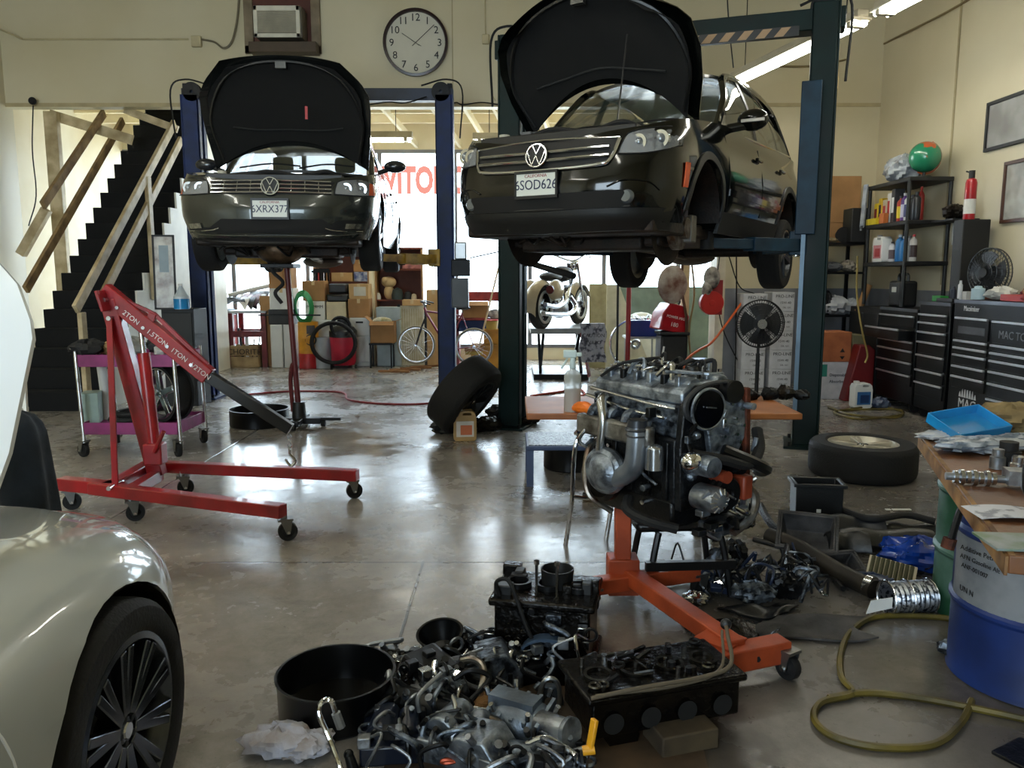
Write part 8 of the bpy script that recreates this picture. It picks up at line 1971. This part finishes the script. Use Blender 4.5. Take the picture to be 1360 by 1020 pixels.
simple('printed_sheet', 'white printed paper sheet near the edge of the bench top', 'paper', MB().grid(lambda u, v: ((u-.5)*.15, (v-.5)*.11, .004+.006*sin(3*u)), 8, 6, thick=(0, 0, .001)), M('printed_sheet', 'c9cad2', r=.7, c2='8c8e98', sc=26, lo=.4, hi=.48), G(1332, 684, zt), -.1)
dr = thing('pneumatic_drill', 'dark pneumatic tool with a chrome chuck standing on the magazine', 'tool', G(1352, 705, zt)+V((.03, 0, 0)))
MB().cyl((0, 0, .03), (0, 0, .06), .008).cyl((0, 0, .05), (0, 0, .08), .014).build('chuck', steel, dr)
MB().lathe([(0, .08), (.02, .08), (.028, .10), (.028, .16), (.02, .19), (0, .19)], 18).bx(-.0, .12, -.015, .015, .13, .165).build('tool_body', M('tool_brown_black', '1c1614', r=.3, m=.4), dr, bev=.004)
MB().cyl((0, 0, 0), (0, 0, .03), .004).build('drill_bit', steel, dr)
simple('magazine', 'green-covered magazine at the near corner of the bench top', 'magazine', MB().bx(-.07, .1, -.055, .06, 0, .006), M('mag_green', '55704c', r=.4, c2='8a8f98', sc=14), G(1352, 722, zt), -.1, .001)
cl_ = thing('pipe_clamp', 'dark iron clamp handle hooked over the edge of the bench top', 'clamp', (0, 0, 0))
q = [A(1310, 668, 2.35), A(1290, 668, 2.33), A(1277, 676, 2.32), A(1268, 700, 2.31), A(1262, 722, 2.3)]
MB().tube(q, .011).build('handle', rust if False else dark_metal, cl_); MB().cyl(A(1262, 715, 2.3), A(1258, 728, 2.3), .02, n=10).build('knob', rust, cl_)
# ================================================================ RIGHT-HAND HEAP ON THE FLOOR
dkp = M('dark_grey_plastic', '0d0f11', r=.42, var=.3, bump=.2); mudp = M('muddy_plastic', '4a4848', r=.7, c2='1a1a1c', sc=7, bump=.4)
def shell(name, label, cat, loc, w, d, h, m_, rz=0, tilt=0, th=.01, taper=.85, tiltx=0):
    t = thing(name, label, cat, loc, (tiltx, tilt, rz))
    b = MB(); o0 = [(-w/2*taper, -d/2*taper, 0), (w/2*taper, -d/2*taper, 0), (w/2*taper, d/2*taper, 0), (-w/2*taper, d/2*taper, 0)]; o1 = [(-w/2, -d/2, h), (w/2, -d/2, h), (w/2, d/2, h), (-w/2, d/2, h)]
    i1 = [(x*(1-2*th/w), y*(1-2*th/d), h) for x, y, z in o1]; i0 = [(x*(1-2*th/w), y*(1-2*th/d), th) for x, y, z in o0]
    b.loft([o0, o1, i1, i0], cap=True); b.build('tray_wall', m_, t, bev=.006)
    b = MB(); b.bx(-w/2-.015, w/2+.015, -d/2-.015, -d/2, h-.02, h).bx(-w/2-.015, w/2+.015, d/2, d/2+.015, h-.02, h).bx(-w/2-.015, -w/2, -d/2, d/2, h-.02, h).bx(w/2, w/2+.015, -d/2, d/2, h-.02, h); b.build('rim_lip', m_, t, bev=.003)
    return t
bt2 = shell('battery_tray', 'upright black plastic battery box with a tiny white sticker', 'battery box', G(1092, 712)+V((0, .12, .0)), .27, .17, .30, dkp, rad(-8), taper=.95, tiltx=0)
MB().bx(-.015, .01, -.088, -.085, .13, .15).build('sticker', white_pl, bt2)
MB().bx(-.13, .13, -.08, -.07, .0, .26).build('front_wall', dkp, bt2)
shell('air_filter_box', 'open muddy grey air filter box in front of the battery box', 'air box', G(1080, 748)+V((0, .10, .06)), .28, .24, .12, mudp, rad(-22), tiltx=rad(30))
shell('air_duct', 'open-ended grey duct piece below the muddy filter box', 'duct', G(1110, 760)+V((0, .0, .0)), .2, .12, .08, mudp, rad(12), tiltx=rad(30))
simple('exhaust_muffler', 'long dark heat-shield pipe with a steel collar ending at the ribbed flex pipe', 'pipe', MB().tube([G(1020, 735)+V((0, 0, .10)), G(1060, 750)+V((0, 0, .09)), G(1110, 775)+V((0, 0, .065)), G(1160, 798)+V((0, 0, .055))], .045, n=18), M('pipe_black', '141312', r=.5, m=.3, c2='2a241c'))
e0, e1 = G(1150, 793)+V((0, 0, .06)), G(1188, 806)+V((0, 0, .06))
simple('pipe_collar', 'steel clamp collar on the end of the long dark pipe', 'collar', MB().cyl(e0, e0.lerp(e1, .25), .05, n=24), steel)
cf0, cf1 = G(1176, 815)+V((0, 0, .075)), G(1232, 812)+V((0, 0, .075))
fl = thing('flex_pipe', 'silvery ribbed perforated flex pipe lying on the floor across the yellow hose', 'flex pipe', cf0, math.atan2((cf1-cf0).y, (cf1-cf0).x))
Lf = (cf1-cf0).length; n_ = 9
pr = []
for i in range(n_*2+1): pr.append((.072-.006*(i % 2), Lf*i/(n_*2)))
MB().lathe([(.060, 0)]+pr+[(.060, Lf), (.060, 0)], 40, RY(PI/2)).build('flex_wall', M('flex_steel', 'b8bcc4', r=.3, m=.9, c2='3c4048', sc=55, lo=.42, hi=.5), fl)
for x in (.0, Lf*.45, Lf): MB().torus((x, 0, 0), .074, .005, 'x', 36, 6).build('ring', steel, fl)
MB().prism([(-.12, -.05), (.0, -.03), (.0, .02), (-.10, .01)], -.045, -.042).build('bracket_plate', white_pl, fl)
af = thing('air_filter', 'white-edged air filter panel tipped against the blue bag', 'air filter', G(1186, 775)+V((0, .03, .03)), (rad(38), rad(8), rad(-28)))
MB().bx(-.11, .11, -.07, .07, 0, .03).build('filter_frame', M('filter_cream', 'c4b69a', r=.7), af, bev=.004); MB().bx(-.112, .112, -.074, -.07, 0, .012).build('red_edge', M('filter_red', '9c2c34', r=.6), af)
pl_ = MB()
for i in range(9): pl_.prism([(-.10+.022*i, .03), (-.08+.022*i, .03), (-.09+.022*i, .038)], -.065, .065)
pl_.build('pleat', M('pleat_olive', '4e4b32', r=.9), af)
simple('plastic_bag', 'shiny bright blue plastic bag slumped beside the green drum', 'bag', crumple(.34, .24, .17, 401, 34, 18), M('bag_blue', '123f9a', r=.22, coat=.4, c2='0c2a6c', sc=9), G(1222, 762)+V((0, .05, 0)))
simple('plastic_cover', 'flat blue-grey plastic cover beneath the air filter', 'cover', crumple(.26, .14, .05, 402, 24, 10), M('lid_bluegrey', '2a3858', r=.35), G(1150, 775))
bl = [(1180, 735, .5, .2, .10, 'long black bumper cover lying behind the blue bag', 403, dkp), (1140, 722, .3, .18, .13, 'round dark duct behind the muddy filter box', 404, M('duct_navy', '12161e', r=.35)), (1215, 722, .36, .16, .08, 'black trim strip with pale stickers against the green drum', 405, dkp),
      (1128, 745, .22, .16, .12, 'black housing between the duct and the long pipe', 406, dkp)]
for px, py, w, d, h, lb, sd_, m_ in bl:
    b = MB().grid(lambda u, v: (w*(u-.5), d*(v-.5)+.04*sin(3*u), h*sin(PI*(.1+.85*v))+.01*sin(9*u)), 18, 10, thick=(0, 0, -.012)); simple('plastic_cover', lb, 'cover', b, m_, G(px, py)+V((0, .05, .015)), rad(-4))
p = G(1190, 700); simple('sticker_strip', 'pale bar code sticker on the black bumper cover', 'sticker', MB().bx(-.05, .06, 0, .02, 0, .004).bx(-.09, -.06, 0, .02, 0, .004), white_pl, p+V((0, -.05, .12)))
# wiring and control arms cluster
arms = [(((1008, 706), (1020, 722), (1042, 742), (1048, 775)), .022, BL, 'dark forked control arm pointing up out of the wiring tangle', (.16, .13, .10, .05)),
        (((1000, 735), (1040, 745), (1090, 765), (1120, 790)), .014, dkp, 'dark flat link bar lying along the heat-shield pipe', (.08, .07, .05, .03)),
        (((1066, 772), (1080, 782), (1090, 798), (1098, 799)), .007, steel, 'bright steel wire hook at the middle of the wiring tangle', (.10, .08, .04, .03)),
        (((1085, 690), (1150, 720), (1200, 715), (1240, 720)), .02, rubber, 'thick rubber hose lying over the bumper cover', (.12, .14, .14, .12)),
        (((930, 790), (945, 775), (975, 780), (1000, 770)), .03, dkp, 'fat black hose end at the stand side of the tangle', (.04, .05, .05, .05)),
        (((880, 776), (905, 772), (935, 764), (950, 748)), .006, M('wire_pale', '6a6450', r=.6), 'thin pale wire running from the stand to the tangle', (.02, .02, .04, .08))]
for pts, r_, m_, lb, zz in arms:
    tag(MB().tube([G(a, b_)+V((0, 0, z)) for (a, b_), z in zip(pts, zz)], r_, n=10).build('control_arm' if r_ > .018 else 'metal_rod', m_), lb, 'arm' if r_ > .018 else 'rod')
r_ = random.Random(77)
tang = thing('wiring_tangle', 'tangled dark wiring harness with connectors between the stand and the heat-shield pipe', 'wiring', G(1010, 785))
for i in range(34):
    x, y = r_.uniform(-.28, .28), r_.uniform(-.14, .16)
    P_ = [(x, y, .02)]
    for k in range(4): P_.append((P_[-1][0]+r_.uniform(-.08, .08), P_[-1][1]+r_.uniform(-.06, .06), r_.uniform(.02, .16)))
    MB().tube(P_, r_.uniform(.004, .010), n=6, k=4).build('wire', r_.choice([rubber, BP, dkp, M('loom_blue', '1c2a44', r=.4), BLU]), tang)
for i in range(20):
    x, y, z = r_.uniform(-.28, .28), r_.uniform(-.14, .14), r_.uniform(.03, .14)
    b = MB().at(T(x, y, z) @ RZ(r_.uniform(0, 3)) @ RX(r_.uniform(-.6, .6))); b.bx(-.025, .025, -.015, .015, -.015, .015).cyl((0, -.015, 0), (0, -.03, 0), .009, n=8)
    b.build('connector', r_.choice([black_plastic, BLU, steel, alu_dk, M('loom_blue', '')]), tang, bev=.003)
for i, (px, py, s, m_) in enumerate(((955, 762, (.13, .12, .13), BLU), (975, 748, (.14, .12, .12), BL), (925, 800, (.12, .1, .05), steel), (1000, 800, (.2, .12, .10), BLU), (1045, 795, (.14, .1, .12), BL), (960, 790, (.16, .1, .08), M('label_can', '5c5a56', r=.4, c2='1a1a1a')))):
    simple('engine_part', ['bluish alternator half at the stand end of the wiring', 'black pulley bracket behind the bluish alternator', 'small bright jack part beside the orange crossbar', 'bluish housing in front of the wiring tangle', 'dark caliper beside the bright wire hook', 'dusty cylinder lying beside the orange stand'][i], 'engine part', crumple(*s, 500+i, 22, 12), m_, G(px, py))
for i, (px, py, w, d) in enumerate(((1065, 838, .55, .22), (985, 845, .35, .25), (1010, 815, .3, .12))):
    b = MB().grid(lambda u, v: (w*(u-.5)*(1-.25*sin(5*v+i)), d*(v-.5)+.03*sin(6*u+i), .018+.018*sin(7*u+i)*sin(5*v)), 20, 10, thick=(0, 0, -.008))
    simple('splash_shield', ['wide flat black splash shield on the floor inside the yellow hose loop', 'oily rubber mat beside the orange centre beam', 'thin black liner strip in front of the wiring tangle'][i], 'shield', b, [mudp, oily, dkp][i], G(px, py), .1)
# yellow hose
cable('air_hose', 'dirty yellow air hose looping across the floor to the blue drum', [G(x, y)+V((0, 0, .014)) for x, y in ((1300, 838), (1262, 826), (1215, 822), (1160, 824), (1128, 845), (1116, 875), (1118, 905), (1132, 926), (1090, 938), (1082, 962), (1110, 985), (1170, 998), (1240, 994), (1276, 965), (1290, 935))], .0125, yh, 'hose')
cable('air_hose', 'straight yellow hose running along the floor under the blue drum', [G(x, y)+V((0, 0, .014)) for x, y in ((1100, 932), (1150, 925), (1220, 932), (1290, 945), (1370, 962), (1440, 975))], .0125, yh, 'hose')
simple('brake_caliper', 'small silver and black caliper on the floor between the two drums', 'caliper', crumple(.14, .1, .07, 601, 20, 12), BLU, G(1268, 872)); simple('floor_tool', 'dark clamp head beside the silver caliper', 'clamp', crumple(.1, .12, .08, 602, 20, 12), BL, G(1280, 850))
simple('metal_scrap', 'dark flat plate at the bottom corner of the floor near the blue drum', 'metal scrap', MB().bx(-.06, .1, -.05, .05, 0, .012), BL, G(1352, 1005), .5, .003)
bpy.context.view_layer.update()
